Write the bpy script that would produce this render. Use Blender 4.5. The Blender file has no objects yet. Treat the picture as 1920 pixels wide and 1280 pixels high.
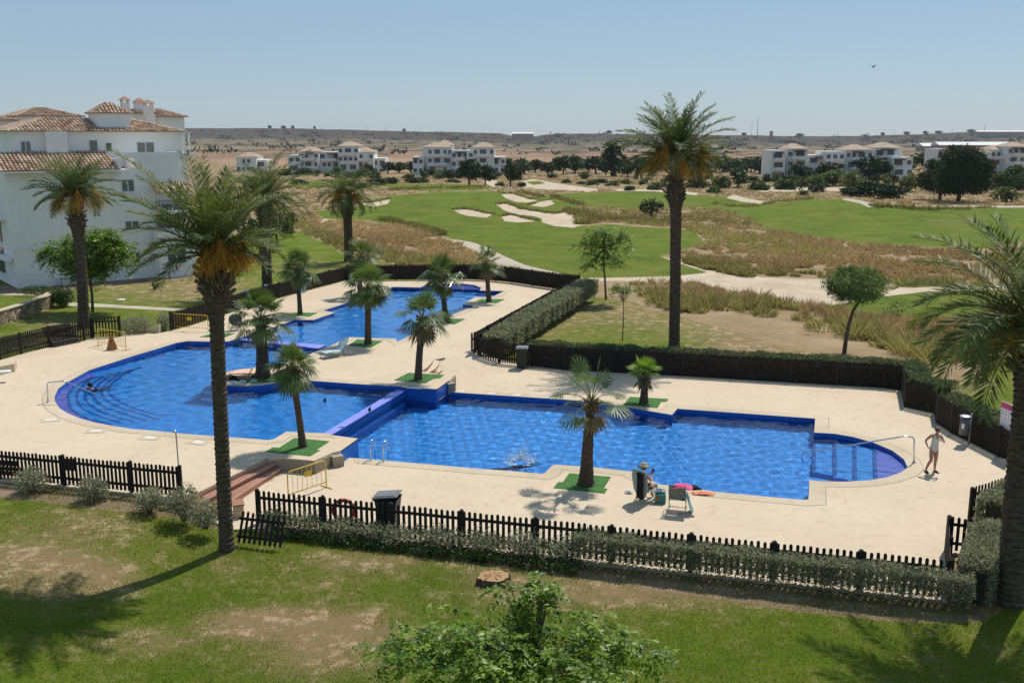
import bpy, bmesh, math, random
import numpy as np
from math import sin, cos, atan, atan2, radians, pi, hypot, sqrt, exp
from mathutils import Vector, Matrix
from mathutils.geometry import delaunay_2d_cdt

R = random.Random(7)
NR = np.random.RandomState(11)
scene = bpy.context.scene
col = scene.collection

# ------------------------------------------------------------------ camera model
CAM_H, FPX, HZ = 12.0, 1882.0, 255.0
PITCH = atan((640 - HZ) / FPX)
CP, SP = cos(PITCH), sin(PITCH)
ZU, ZL = 0.5, 0.0                         # the two pool terraces


def ray(u, v):
    x = (u - 960) / FPX
    y = (640 - v) / FPX
    return (x, CP + y * SP, -SP + y * CP)


def P(u, v, z=0.0):
    d = ray(u, v)
    t = (z - CAM_H) / d[2]
    return Vector((d[0] * t, d[1] * t, z))


def AT(u, v, Y):
    d = ray(u, v)
    t = Y / d[1]
    return Vector((d[0] * t, Y, CAM_H + d[2] * t))


def PX(p):
    x, y, z = p[0], p[1], p[2] - CAM_H
    f = y * CP - z * SP
    up = y * SP + z * CP
    return (960 + FPX * x / f, 640 - FPX * up / f)


def sstep(a, b, x):
    t = min(1.0, max(0.0, (x - a) / (b - a)))
    return t * t * (3 - 2 * t)


def lerp_tab(tab, x):
    if x <= tab[0][0]:
        return tab[0][1]
    for (a, b), (c, d) in zip(tab, tab[1:]):
        if x <= c:
            return b + (d - b) * (x - a) / (c - a)
    return tab[-1][1]


LEVEL_X = [(20, -11), (31, -10.8), (34, -9.9), (44, -5.4), (50, -3.9), (54, -1.9), (76, 3.2), (90, 9), (140, 40)]


def ground(x, y):
    s = sstep(-1.6, 1.6, lerp_tab(LEVEL_X, y) - x)
    h = (ZU - 0.07) * s - 0.07 * (1 - s)
    far = sstep(88, 190, y)
    h = h * (1 - far) - 2.0 * far
    a = sstep(95, 150, y)
    if a > 0:
        h += a * (0.55 * sin(x * 0.045 + y * 0.021 + 1.0) * sin(y * 0.034 - x * 0.012) + 0.25 * sin(x * 0.11 + 2) * sin(y * 0.07))
        h += a * 2.0 * exp(-(((x + 8) / 22) ** 2 + ((y - 185) / 26) ** 2))          # the raised green
        h += a * 2.2 * exp(-(((x - 66) / 24) ** 2 + ((y - 178) / 16) ** 2))         # the knoll on the right fairway
    return h


def G(u, v):
    z = 0.0
    for _ in range(14):
        p = P(u, v, z)
        z = 0.5 * z + 0.5 * ground(p.x, p.y)
    p = P(u, v, z)
    return Vector((p.x, p.y, ground(p.x, p.y)))


def inpoly(poly, x, y):
    c = False
    n = len(poly)
    j = n - 1
    for i in range(n):
        xi, yi = poly[i][0], poly[i][1]
        xj, yj = poly[j][0], poly[j][1]
        if (yi > y) != (yj > y) and x < (xj - xi) * (y - yi) / (yj - yi) + xi:
            c = not c
        j = i
    return c


def inpoly_np(poly, X, Y):
    c = np.zeros(X.shape, bool)
    n = len(poly)
    j = n - 1
    for i in range(n):
        xi, yi = poly[i][0], poly[i][1]
        xj, yj = poly[j][0], poly[j][1]
        if yi != yj:
            m = ((yi > Y) != (yj > Y)) & (X < (xj - xi) * (Y - yi) / (yj - yi) + xi)
            c ^= m
        j = i
    return c


# ------------------------------------------------------------------ materials
def new_mat(name):
    m = bpy.data.materials.new(name)
    m.use_nodes = True
    nt = m.node_tree
    nt.nodes.clear()
    out = nt.nodes.new('ShaderNodeOutputMaterial')
    return m, nt, out


def nd(nt, typ, **kw):
    n = nt.nodes.new(typ)
    for k, v in kw.items():
        if k.startswith('i_'):
            n.inputs[k[2:].replace('_', ' ')].default_value = v
        else:
            setattr(n, k, v)
    return n


def noise(nt, scale, detail=4, rough=0.55, vec=None, dist=0.0):
    n = nd(nt, 'ShaderNodeTexNoise')
    n.inputs['Scale'].default_value = scale
    n.inputs['Detail'].default_value = detail
    n.inputs['Roughness'].default_value = rough
    n.inputs['Distortion'].default_value = dist
    if vec is None:
        g = nd(nt, 'ShaderNodeTexCoord')
        vec = g.outputs['Object']
    nt.links.new(vec, n.inputs['Vector'])
    return n.outputs['Fac']


def ramp(nt, fac, stops):
    r = nd(nt, 'ShaderNodeValToRGB')
    el = r.color_ramp.elements
    while len(el) > 1:
        el.remove(el[-1])
    el[0].position = stops[0][0]
    c = stops[0][1]
    el[0].color = (c[0], c[1], c[2], 1) if hasattr(c, '__len__') else (c, c, c, 1)
    for p, c in stops[1:]:
        e = el.new(p)
        e.color = (c[0], c[1], c[2], 1) if hasattr(c, '__len__') else (c, c, c, 1)
    nt.links.new(fac, r.inputs['Fac'])
    return r.outputs['Color']


def mixc(nt, fac, a, b, mode='MIX'):
    m = nd(nt, 'ShaderNodeMix', data_type='RGBA', blend_type=mode)
    for sock, val in ((m.inputs[0], fac), (m.inputs[6], a), (m.inputs[7], b)):
        if isinstance(val, (int, float)):
            sock.default_value = val
        elif isinstance(val, tuple):
            sock.default_value = (val[0], val[1], val[2], 1)
        else:
            nt.links.new(val, sock)
    return m.outputs[2]


def mathn(nt, op, a, b=None, c=None):
    m = nd(nt, 'ShaderNodeMath', operation=op)
    for i, v in enumerate((a, b, c)):
        if v is None:
            continue
        if isinstance(v, (int, float)):
            m.inputs[i].default_value = v
        else:
            nt.links.new(v, m.inputs[i])
    return m.outputs[0]


def finish(nt, out, color, rough=0.8, metal=0.0, bump=None, bump_str=0.3, bump_dist=0.02, spec=0.3, trans=0.0, trans_col=None):
    b = nd(nt, 'ShaderNodeBsdfPrincipled')
    if isinstance(color, tuple):
        b.inputs['Base Color'].default_value = (color[0], color[1], color[2], 1)
    else:
        nt.links.new(color, b.inputs['Base Color'])
    b.inputs['Roughness'].default_value = rough
    b.inputs['Metallic'].default_value = metal
    b.inputs['Specular IOR Level'].default_value = spec
    if bump is not None:
        bp = nd(nt, 'ShaderNodeBump')
        bp.inputs['Strength'].default_value = bump_str
        bp.inputs['Distance'].default_value = bump_dist
        nt.links.new(bump, bp.inputs['Height'])
        nt.links.new(bp.outputs['Normal'], b.inputs['Normal'])
    s = b.outputs[0]
    if trans > 0:
        t = nd(nt, 'ShaderNodeBsdfTranslucent')
        tc = trans_col if trans_col is not None else color
        if isinstance(tc, tuple):
            t.inputs['Color'].default_value = (tc[0], tc[1], tc[2], 1)
        else:
            nt.links.new(tc, t.inputs['Color'])
        mx = nd(nt, 'ShaderNodeMixShader')
        mx.inputs[0].default_value = trans
        nt.links.new(s, mx.inputs[1])
        nt.links.new(t.outputs[0], mx.inputs[2])
        s = mx.outputs[0]
    nt.links.new(s, out.inputs['Surface'])
    return b


def simple(name, color, rough=0.7, var=0.12, scale=3.0, bump=0.0, bscale=40.0, metal=0.0, spec=0.3, detail=5):
    m, nt, out = new_mat(name)
    f = noise(nt, scale, detail)
    lo = tuple(c * (1 - var) for c in color)
    hi = tuple(min(1, c * (1 + var)) for c in color)
    c = ramp(nt, f, [(0.3, lo), (0.7, hi)])
    bf = noise(nt, bscale, 3) if bump > 0 else None
    finish(nt, out, c, rough, metal, bf, bump, 0.02, spec)
    return m


def leaf_mat(name, dark, light, rough=0.5, trans=0.3, spec=0.35, tcol=None):
    """leaf colour runs from dark to light with the per-leaf 'tone' attribute"""
    m, nt, out = new_mat(name)
    a = nd(nt, 'ShaderNodeAttribute', attribute_name='tone')
    c = ramp(nt, a.outputs['Fac'], [(0.0, dark), (1.0, light)])
    t2 = mixc(nt, 1.0, c, tcol if tcol else (1.25, 1.3, 0.6), 'MULTIPLY')
    finish(nt, out, c, rough, 0, None, spec=spec, trans=trans, trans_col=t2)
    return m


M = {}


# ------------------------------------------------------------------ object helpers
def tag(o, label=None, cat=None, group=None, kind=None):
    if label:
        o['label'] = label
    if cat:
        o['category'] = cat
    if group:
        o['group'] = group
    if kind:
        o['kind'] = kind
    return o


def thing(name, label, cat, loc=(0, 0, 0), rotz=0.0, group=None):
    o = bpy.data.objects.new(name, None)
    o.empty_display_size = 0.2
    col.objects.link(o)
    o.location = loc
    o.rotation_euler = (0, 0, rotz)
    return tag(o, label, cat, group)


def link(name, me, parent=None, loc=None):
    o = bpy.data.objects.new(name, me)
    col.objects.link(o)
    if parent is not None:
        o.parent = parent
    if loc is not None:
        o.location = loc
    return o


def copy_tree(o, parent=None):
    c = o.copy()
    col.objects.link(c)
    c.parent = parent
    for ch in list(o.children):
        copy_tree(ch, c)
    return c


def np_mesh(name, V, F, mat, tone=None, smooth=False):
    V = np.asarray(V, np.float32)
    F = np.asarray(F, np.int32)
    me = bpy.data.meshes.new(name)
    me.vertices.add(len(V))
    me.vertices.foreach_set('co', V.ravel())
    me.loops.add(F.size)
    me.loops.foreach_set('vertex_index', F.ravel())
    me.polygons.add(len(F))
    me.polygons.foreach_set('loop_start', np.arange(len(F), dtype=np.int32) * F.shape[1])
    me.update(calc_edges=True)
    me.validate()
    if tone is not None:
        a = me.attributes.new('tone', 'FLOAT', 'POINT')
        a.data.foreach_set('value', np.asarray(tone, np.float32))
    if smooth:
        me.polygons.foreach_set('use_smooth', np.ones(len(F), bool))
    me.materials.append(mat)
    return me


class MB:
    """collects shapes for one mesh"""

    def __init__(self):
        self.v, self.f, self.sm = [], [], []

    def add(self, vs, fs, smooth=False):
        b = len(self.v)
        self.v += [tuple(x) for x in vs]
        self.f += [tuple(i + b for i in f) for f in fs]
        self.sm += [smooth] * len(fs)
        return self

    def box(self, c, s, rz=0.0, mat=None):
        x, y, z = s[0] / 2, s[1] / 2, s[2] / 2
        pts = [Vector((a * x, b * y, d * z)) for d in (-1, 1) for b in (-1, 1) for a in (-1, 1)]
        m = mat if mat is not None else Matrix.Rotation(rz, 3, 'Z')
        pts = [m @ p + Vector(c) for p in pts]
        return self.add(pts, [(0, 2, 3, 1), (4, 5, 7, 6), (0, 1, 5, 4), (2, 6, 7, 3), (0, 4, 6, 2), (1, 3, 7, 5)])

    def bar(self, a, b, w, d=None, up=(0, 0, 1)):
        """box from a to b with section w x d"""
        a, b = Vector(a), Vector(b)
        d = w if d is None else d
        t = (b - a)
        L = t.length
        t.normalize()
        upv = Vector(up)
        if abs(t.dot(upv)) > 0.98:
            upv = Vector((0, 1, 0))
        s = t.cross(upv).normalized()
        n = s.cross(t)
        m = Matrix((s, t, n)).transposed()
        return self.box((a + b) / 2, (w, L, d), mat=m)

    def tube(self, pts, r, n=8, cap=True, smooth=True):
        pts = [Vector(p) for p in pts]
        k = len(pts)
        rs = r if hasattr(r, '__len__') else [r] * k
        ref = None
        vs, fs = [], []
        for i, p in enumerate(pts):
            t = (pts[min(i + 1, k - 1)] - pts[max(i - 1, 0)])
            if t.length < 1e-9:
                t = Vector((0, 0, 1))
            t.normalize()
            if ref is None:
                ref = Vector((1, 0, 0)) if abs(t.x) < 0.9 else Vector((0, 1, 0))
            s = (ref - t * ref.dot(t)).normalized()
            ref = s
            q = t.cross(s)
            for j in range(n):
                a = 2 * pi * j / n
                vs.append(p + (s * cos(a) + q * sin(a)) * rs[i])
        for i in range(k - 1):
            for j in range(n):
                fs.append((i * n + j, i * n + (j + 1) % n, (i + 1) * n + (j + 1) % n, (i + 1) * n + j))
        if cap:
            fs.append(tuple(range(n))[::-1])
            fs.append(tuple((k - 1) * n + j for j in range(n)))
        return self.add(vs, fs, smooth)

    def ball(self, c, r, n=10, m=7, sc=(1, 1, 1)):
        vs, fs = [], []
        c = Vector(c)
        for i in range(m + 1):
            th = pi * i / m
            for j in range(n):
                a = 2 * pi * j / n
                vs.append(c + Vector((r * sc[0] * sin(th) * cos(a), r * sc[1] * sin(th) * sin(a), r * sc[2] * cos(th))))
        for i in range(m):
            for j in range(n):
                fs.append((i * n + j, (i + 1) * n + j, (i + 1) * n + (j + 1) % n, i * n + (j + 1) % n))
        return self.add(vs, fs, True)

    def prism(self, poly, z0, z1):
        """vertical prism over an xy polygon (z1 may be a function of x, y)"""
        n = len(poly)
        f = z1 if callable(z1) else (lambda x, y: z1)
        g = z0 if callable(z0) else (lambda x, y: z0)
        vs = [(p[0], p[1], g(p[0], p[1])) for p in poly] + [(p[0], p[1], f(p[0], p[1])) for p in poly]
        a = sum(poly[i][0] * poly[(i + 1) % n][1] - poly[(i + 1) % n][0] * poly[i][1] for i in range(n))
        fs = [(i, (i + 1) % n, n + (i + 1) % n, n + i) for i in range(n)]
        top, bot = tuple(range(n, 2 * n)), tuple(range(n))[::-1]
        if a < 0:
            fs = [t[::-1] for t in fs]
            top, bot = top[::-1], bot[::-1]
        return self.add(vs, fs + [top, bot])

    def mesh(self, name, mat, bevel=0.0):
        me = bpy.data.meshes.new(name)
        me.from_pydata(self.v, [], self.f)
        me.update()
        me.polygons.foreach_set('use_smooth', self.sm)
        if bevel > 0:
            bm = bmesh.new()
            bm.from_mesh(me)
            bmesh.ops.bevel(bm, geom=bm.edges[:], offset=bevel, segments=1, affect='EDGES', clamp_overlap=True)
            bm.to_mesh(me)
            bm.free()
        me.materials.append(mat)
        return me

    def obj(self, name, mat, parent=None, loc=None, bevel=0.0):
        return link(name, self.mesh(name, mat, bevel), parent, loc)


def offset_poly(poly, d):
    """move a closed xy polygon outwards by d (inwards if negative)"""
    n = len(poly)
    a = sum(poly[i][0] * poly[(i + 1) % n][1] - poly[(i + 1) % n][0] * poly[i][1] for i in range(n))
    s = 1 if a > 0 else -1
    out = []
    for i in range(n):
        p0, p1, p2 = Vector(poly[i - 1][:2]), Vector(poly[i][:2]), Vector(poly[(i + 1) % n][:2])
        e1, e2 = (p1 - p0), (p2 - p1)
        if e1.length < 1e-6 or e2.length < 1e-6:
            out.append(tuple(p1))
            continue
        e1.normalize()
        e2.normalize()
        n1, n2 = Vector((e1.y, -e1.x)) * s, Vector((e2.y, -e2.x)) * s
        b = n1 + n2
        if b.length < 0.2:
            b = n1
        b.normalize()
        k = d / max(0.5, b.dot(n1))
        out.append((p1.x + b.x * k, p1.y + b.y * k))
    return out


def rounded(poly, r, seg=4):
    """round the corners of an xy polygon"""
    n = len(poly)
    out = []
    for i in range(n):
        p0, p1, p2 = Vector(poly[i - 1][:2]), Vector(poly[i][:2]), Vector(poly[(i + 1) % n][:2])
        a, b = p0 - p1, p2 - p1
        ang = a.angle(b) if a.length > 1e-6 and b.length > 1e-6 else pi
        if ang > radians(150):
            out.append(tuple(p1))
            continue
        k = min(r, a.length * 0.4, b.length * 0.4)
        q0, q2 = p1 + a.normalized() * k, p1 + b.normalized() * k
        for j in range(seg + 1):
            t = j / seg
            q = q0 * (1 - t) ** 2 + p1 * 2 * t * (1 - t) + q2 * t * t
            out.append((q.x, q.y))
    return out


def densify(poly, step):
    out = []
    n = len(poly)
    for i in range(n):
        a, b = Vector(poly[i][:2]), Vector(poly[(i + 1) % n][:2])
        k = max(1, int((b - a).length / step))
        for j in range(k):
            q = a.lerp(b, j / k)
            out.append((q.x, q.y))
    return out


def spline(pts, n=6):
    """Catmull-Rom through 2-D points"""
    out = []
    k = len(pts)
    for i in range(k - 1):
        p0 = Vector(pts[max(i - 1, 0)])
        p1, p2 = Vector(pts[i]), Vector(pts[i + 1])
        p3 = Vector(pts[min(i + 2, k - 1)])
        for j in range(n):
            t = j / n
            out.append(tuple(0.5 * (2 * p1 + (p2 - p0) * t + (2 * p0 - 5 * p1 + 4 * p2 - p3) * t * t + (3 * p1 - p0 - 3 * p2 + p3) * t ** 3)))
    out.append(tuple(pts[-1]))
    return out


def cdt(polys, extra=()):
    """constrained triangulation of the outlines in polys plus loose points: (verts, tris)"""
    vs, es = [], []
    for poly in polys:
        b = len(vs)
        n = len(poly)
        vs += [Vector((p[0], p[1])) for p in poly]
        es += [(b + i, b + (i + 1) % n) for i in range(n)]
    vs += [Vector((p[0], p[1])) for p in extra]
    ov, oe, of, _, _, _ = delaunay_2d_cdt(vs, es, [], 0, 1e-5)
    return ov, of


def sheet(name, mat, keep, polys, zf, extra=(), parent=None, skirt=None, noskirt=None):
    """flat sheet: triangulate polys, keep triangles whose centroid passes keep(x, y), lift with zf(x, y)"""
    ov, of = cdt(polys, extra)
    cx = np.array([[ov[i].x for i in f] for f in of]).mean(1)
    cy = np.array([[ov[i].y for i in f] for f in of]).mean(1)
    k = keep(cx, cy)
    used, V, F = {}, [], []
    for f, ok in zip(of, k):
        if not ok:
            continue
        t = []
        for i in f:
            if i not in used:
                used[i] = len(V)
                V.append((ov[i].x, ov[i].y, zf(ov[i].x, ov[i].y)))
            t.append(used[i])
        F.append(tuple(t))
    if skirt is not None:
        cnt = {}
        for f in F:
            for a, b in ((f[0], f[1]), (f[1], f[2]), (f[2], f[0])):
                cnt[(a, b)] = 1
        border = [e for e in cnt if (e[1], e[0]) not in cnt]
        low = {}
        for a, b in border:
            if noskirt and noskirt((V[a][0] + V[b][0]) / 2, (V[a][1] + V[b][1]) / 2):
                continue
            for i in (a, b):
                if i not in low:
                    low[i] = len(V)
                    V.append((V[i][0], V[i][1], skirt))
            F.append((b, a, low[a], low[b]))
    me = bpy.data.meshes.new(name)
    me.from_pydata(V, [], F)
    me.update()
    me.materials.append(mat)
    return link(name, me, parent)


# ------------------------------------------------------------------ leaf builders
def unit(a):
    return a / np.maximum(np.linalg.norm(a, axis=1, keepdims=True), 1e-9)


def leaf_quads(C, D, N, L, W, tone):
    """diamond leaves: base C, direction D, normal N, length L, width W (arrays)"""
    D, S = unit(D), unit(np.cross(D, N))
    L, W = L[:, None], W[:, None]
    n = len(C)
    V = np.empty((n, 4, 3))
    V[:, 0] = C
    V[:, 1] = C + D * L * 0.45 + S * W * 0.5
    V[:, 2] = C + D * L
    V[:, 3] = C + D * L * 0.45 - S * W * 0.5
    F = np.arange(n * 4).reshape(n, 4)
    return V.reshape(-1, 3), F, np.repeat(tone, 4)


def rnd_dirs(n, rs):
    return unit(rs.normal(size=(n, 3)))


def foliage(name, mat, blobs, per, leaf, rs, parent=None, shell=0.55, up=0.3, width=0.55, tone_bias=0.0, loc=None):
    """leaves spread through ellipsoid clumps; blobs = [(centre, (rx, ry, rz))]"""
    Cs, Ds, Ts = [], [], []
    for c, r in blobs:
        n = int(per * (r[0] * r[1] + r[1] * r[2] + r[0] * r[2]) / 3)
        d = rnd_dirs(n, rs)
        rad = shell + (1.08 - shell) * rs.rand(n, 1) ** 0.6
        rad *= 0.9 + 0.2 * rs.rand(n, 1)
        Cs.append(np.array(c)[None] + d * rad * np.array(r)[None])
        Ds.append(unit(d * 0.7 + rs.normal(size=(n, 3)) * 0.7 + np.array([0, 0, -0.25])))
        Ts.append(np.clip(0.35 + 0.35 * rs.rand() + rs.normal(size=n) * 0.2 + tone_bias, 0, 1))
    C, D, T = np.concatenate(Cs), np.concatenate(Ds), np.concatenate(Ts)
    n = len(C)
    N = unit(rs.normal(size=(n, 3)) + np.array([0, 0, up * 3]))
    L = leaf * (0.6 + 0.8 * rs.rand(n))
    V, F, T = leaf_quads(C - D * L[:, None] * 0.5, D, N, L, L * width, T)
    return link(name, np_mesh(name, V, F, mat, T), parent, loc)

# ------------------------------------------------------------------ world, sun, camera
SUN_EL, SUN_AZ = radians(57), atan2(0.56, 0.83)
SUN_DIR = Vector((sin(SUN_AZ) * cos(SUN_EL), cos(SUN_AZ) * cos(SUN_EL), sin(SUN_EL)))
w = bpy.data.worlds.new('World')
scene.world = w
w.use_nodes = True
nt = w.node_tree
nt.nodes.clear()
sky = nt.nodes.new('ShaderNodeTexSky')
sky.sky_type = 'NISHITA'
sky.sun_disc = False
sky.sun_elevation = SUN_EL
sky.sun_rotation = SUN_AZ
sky.altitude = 50
sky.air_density = 1.0
sky.dust_density = 0.1
sky.ozone_density = 3.0
bg = nt.nodes.new('ShaderNodeBackground')
bg.inputs['Strength'].default_value = 0.097
wo = nt.nodes.new('ShaderNodeOutputWorld')
mxs = nt.nodes.new('ShaderNodeMix')
mxs.data_type = 'RGBA'
mxs.inputs[0].default_value = 0.62
nt.links.new(sky.outputs[0], mxs.inputs[6])
mxs.inputs[7].default_value = (3.0, 4.35, 5.9, 1)          # even summer haze over the clear-sky model
nt.links.new(mxs.outputs[2], bg.inputs[0])
nt.links.new(bg.outputs[0], wo.inputs[0])

sl = bpy.data.lights.new('sun', 'SUN')
sl.energy = 4.3
sl.angle = radians(0.53)
sl.color = (1.0, 0.95, 0.87)
so = bpy.data.objects.new('sun', sl)
col.objects.link(so)
so.rotation_euler = SUN_DIR.to_track_quat('Z', 'Y').to_euler()

cam = bpy.data.cameras.new('camera')
cam.sensor_width = 36
cam.lens = 36 * FPX / 1920
cam.clip_start = 0.5
cam.clip_end = 30000
co = bpy.data.objects.new('camera', cam)
col.objects.link(co)
co.location = (0, 0, CAM_H)
co.rotation_euler = (pi / 2 - PITCH, 0, 0)
scene.camera = co
scene.view_settings.view_transform = 'Standard'
scene.view_settings.look = 'None'
scene.view_settings.exposure = 0.03
scene.view_settings.gamma = 1
scene.cycles.max_bounces = 8
scene.cycles.transparent_max_bounces = 12
scene.cycles.diffuse_bounces = 3
scene.cycles.glossy_bounces = 3
scene.cycles.transmission_bounces = 4
scene.cycles.caustics_reflective = False
scene.cycles.caustics_refractive = True
scene.cycles.sample_clamp_indirect = 4

# ------------------------------------------------------------------ ground materials
def lawn_mat(name, g1, g2, g3, dry1, dry2, soil, fine=26.0):
    m, nt, out = new_mat(name)
    tc = nd(nt, 'ShaderNodeTexCoord').outputs['Object']
    big = noise(nt, 0.22, 5, 0.6, tc)
    mid = noise(nt, 1.5, 9, 0.72, tc, 0.0)
    fin = noise(nt, fine, 4, 0.7, tc)
    g = ramp(nt, big, [(0.3, g1), (0.5, g2), (0.72, g3)])
    g = mixc(nt, mathn(nt, 'MULTIPLY', fin, 0.9), g, mixc(nt, 1.0, g, (0.45, 0.5, 0.4), 'MULTIPLY'))
    d = ramp(nt, fin, [(0.3, dry1), (0.7, dry2)])
    d = mixc(nt, ramp(nt, mid, [(0.52, 0.0), (0.62, 1.0)]), d, soil)
    a = nd(nt, 'ShaderNodeAttribute', attribute_name='dry').outputs['Fac']
    n2 = mathn(nt, 'ADD', mathn(nt, 'MULTIPLY', mid, 0.75), mathn(nt, 'MULTIPLY', big, 0.35))
    n2 = mathn(nt, 'ADD', n2, mathn(nt, 'MULTIPLY', fin, 0.18))
    f = mathn(nt, 'ADD', n2, mathn(nt, 'SUBTRACT', a, 1.06))
    f = ramp(nt, mathn(nt, 'ADD', mathn(nt, 'MULTIPLY', f, 2.6), 0.42), [(0.0, 0.0), (1.0, 1.0)])
    c = mixc(nt, f, g, d)
    hb = mathn(nt, 'ADD', fin, mathn(nt, 'MULTIPLY', noise(nt, fine * 3, 2, 0.6, tc), 0.7))
    finish(nt, out, c, 0.95, 0, hb, 0.9, 0.05, 0.1)
    return m


M['lawn'] = lawn_mat('lawn_grass', (0.118, 0.178, 0.014), (0.168, 0.222, 0.022), (0.228, 0.250, 0.040),
                     (0.23, 0.172, 0.078), (0.31, 0.228, 0.115), (0.52, 0.375, 0.23))
M['fairway'] = lawn_mat('fairway_grass', (0.098, 0.146, 0.014), (0.152, 0.194, 0.020), (0.212, 0.226, 0.040),
                        (0.17, 0.17, 0.06), (0.2, 0.18, 0.08), (0.2, 0.17, 0.08), 9.0)


def earth_mat(name, a, b, c, scale=0.5, fine=7.0, bump=0.4):
    m, nt, out = new_mat(name)
    tc = nd(nt, 'ShaderNodeTexCoord').outputs['Object']
    f = noise(nt, scale, 7, 0.65, tc, 0.4)
    g = noise(nt, fine, 4, 0.6, tc)
    k = ramp(nt, f, [(0.32, a), (0.5, b), (0.68, c)])
    k = mixc(nt, mathn(nt, 'MULTIPLY', g, 0.5), k, mixc(nt, 1.0, k, (0.6, 0.58, 0.55), 'MULTIPLY'))
    finish(nt, out, k, 0.95, 0, g, bump, 0.06, 0.1)
    return m


M['rough'] = earth_mat('rough_ground', (0.23, 0.165, 0.085), (0.31, 0.225, 0.125), (0.39, 0.295, 0.18), 0.25, 2.2, 0.8)
M['sand'] = earth_mat('sand', (0.47, 0.38, 0.27), (0.56, 0.46, 0.34), (0.64, 0.54, 0.41), 0.3, 5.0, 0.3)
M['path'] = earth_mat('path_concrete', (0.42, 0.37, 0.29), (0.5, 0.44, 0.35), (0.57, 0.5, 0.41), 0.6, 6.0, 0.2)
M['soil'] = earth_mat('bare_soil', (0.19, 0.135, 0.09), (0.25, 0.18, 0.12), (0.32, 0.235, 0.16), 0.8, 9.0, 0.6)
M['bark_mulch'] = earth_mat('bark_mulch', (0.2, 0.12, 0.06), (0.33, 0.2, 0.1), (0.42, 0.28, 0.15), 1.2, 14.0, 0.8)
M['field'] = earth_mat('ploughed_field', (0.30, 0.195, 0.125), (0.345, 0.23, 0.15), (0.38, 0.265, 0.18), 0.02, 0.4, 0.2)


def deck_mat(name, a, b, c):
    m, nt, out = new_mat(name)
    tc = nd(nt, 'ShaderNodeTexCoord').outputs['Object']
    f = noise(nt, 0.35, 6, 0.6, tc, 0.5)
    mid = noise(nt, 2.2, 5, 0.65, tc, 0.3)
    g = noise(nt, 60, 3, 0.6, tc)
    k = ramp(nt, f, [(0.3, a), (0.5, b), (0.7, c)])
    k = mixc(nt, ramp(nt, mid, [(0.52, 0.0), (0.72, 0.7)]), k, mixc(nt, 1.0, k, (0.82, 0.79, 0.73), 'MULTIPLY'))
    k = mixc(nt, mathn(nt, 'MULTIPLY', g, 0.35), k, mixc(nt, 1.0, k, (0.78, 0.76, 0.72), 'MULTIPLY'))
    finish(nt, out, k, 0.85, 0, g, 0.25, 0.01, 0.2)
    return m


M['deck'] = deck_mat('deck_resin', (0.57, 0.465, 0.335), (0.605, 0.495, 0.36), (0.635, 0.525, 0.385))
M['coping'] = deck_mat('coping_stone', (0.49, 0.40, 0.285), (0.545, 0.45, 0.325), (0.60, 0.50, 0.37))
M['joint'] = simple('deck_joint', (0.27, 0.22, 0.16), 0.9)
M['slab'] = simple('skimmer_lid', (0.66, 0.62, 0.54), 0.7, 0.08)
M['terracotta'] = deck_mat('terracotta_tread', (0.31, 0.15, 0.105), (0.36, 0.18, 0.13), (0.41, 0.22, 0.16))
M['stone'] = deck_mat('weathered_render', (0.22, 0.19, 0.145), (0.33, 0.285, 0.22), (0.42, 0.365, 0.285))

# ------------------------------------------------------------------ outlines (photograph pixels)
U_PX = [(607, 812), (536.8, 809), (514, 822.8), (502, 824.8), (467.7, 822), (407, 817.7), (330, 811.5), (288, 807), (247, 804), (205, 797),
        (174, 791), (149, 784), (126, 774), (111, 764.6), (103, 752), (102.5, 743), (109, 729), (122, 719), (142, 708), (167, 694), (201, 683),
        (247, 668), (288, 656), (330, 643), (351, 639.5), (401.5, 640.5), (428, 640), (482.5, 623.4), (500, 618), (553.5, 599.4), (587.5, 599.8),
        (627, 586.5), (606, 582), (670, 562), (702.5, 563), (726, 553), (705, 548), (737.5, 538), (787.5, 539), (797.5, 535), (830, 532.5),
        (867.5, 532), (890, 534.5), (902.5, 540), (899, 544.5), (945, 545.7), (922, 557), (890, 557), (868, 570.5), (889, 573.5), (838, 594),
        (809, 593), (781, 608), (803, 611.5), (786, 620), (745, 641), (742.5, 635), (655, 632), (611, 652.5), (580, 664), (505, 687), (482.5, 689),
        (458.4, 691), (432, 695.6), (404, 704), (396, 711), (397, 715.5), (410, 720), (432, 723), (463, 724.5), (491, 722), (524, 716.4),
        (546, 713), (570, 712.7), (651.7, 718.5), (733, 723.7), (749, 724.5), (759, 726), (617, 812.5)]
UPW = [tuple(P(u, v, ZU)[:2]) for u, v in U_PX]
W_PX = [(839, 734.6, 0), (960, 742.6, 0), (1075, 750, 0), (1119, 754, 0), (1260, 777.5, 0), (1270, 766, 0), (1528.5, 784.5, 0), (1526.6, 810.7, 0),
        (1565, 813, 0), (1600, 819, 0), (1638, 829.7, 0), (1673.4, 844.6, 0), (1695, 861, 0), (1701.8, 875.7, 0), (1689.6, 885, 0), (1662.5, 894.7, 0),
        (1630, 900, 0), (1586.7, 902.8, 0), (1540.7, 902, 0), (1517.6, 900, 0), (1516, 936, 0), (1505.5, 936.7, 0), (1429.6, 930, 0), (1335, 921, 0),
        (1300, 914.6, 0), (1237.5, 908, 0), (1198, 890.6, 0), (1189.6, 884.4, 0), (1116.7, 876, 0), (1043.7, 870.8, 0), (1035, 872.5, 0), (1023, 885.4, 0),
        (1016.7, 888, 0), (962.5, 883, 0), (900, 878.7, 0), (810, 870.6, 0), (647.5, 857, 0), (639, 844.6, ZU), (671.5, 821.7, ZU), (624.6, 813.3, ZU),
        (759, 733, ZU), (760, 725, ZU), (818, 729, ZU), (822.5, 727, ZU), (842, 713, ZU)]
WPW = [tuple(P(*q)[:2]) for q in W_PX]
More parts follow.
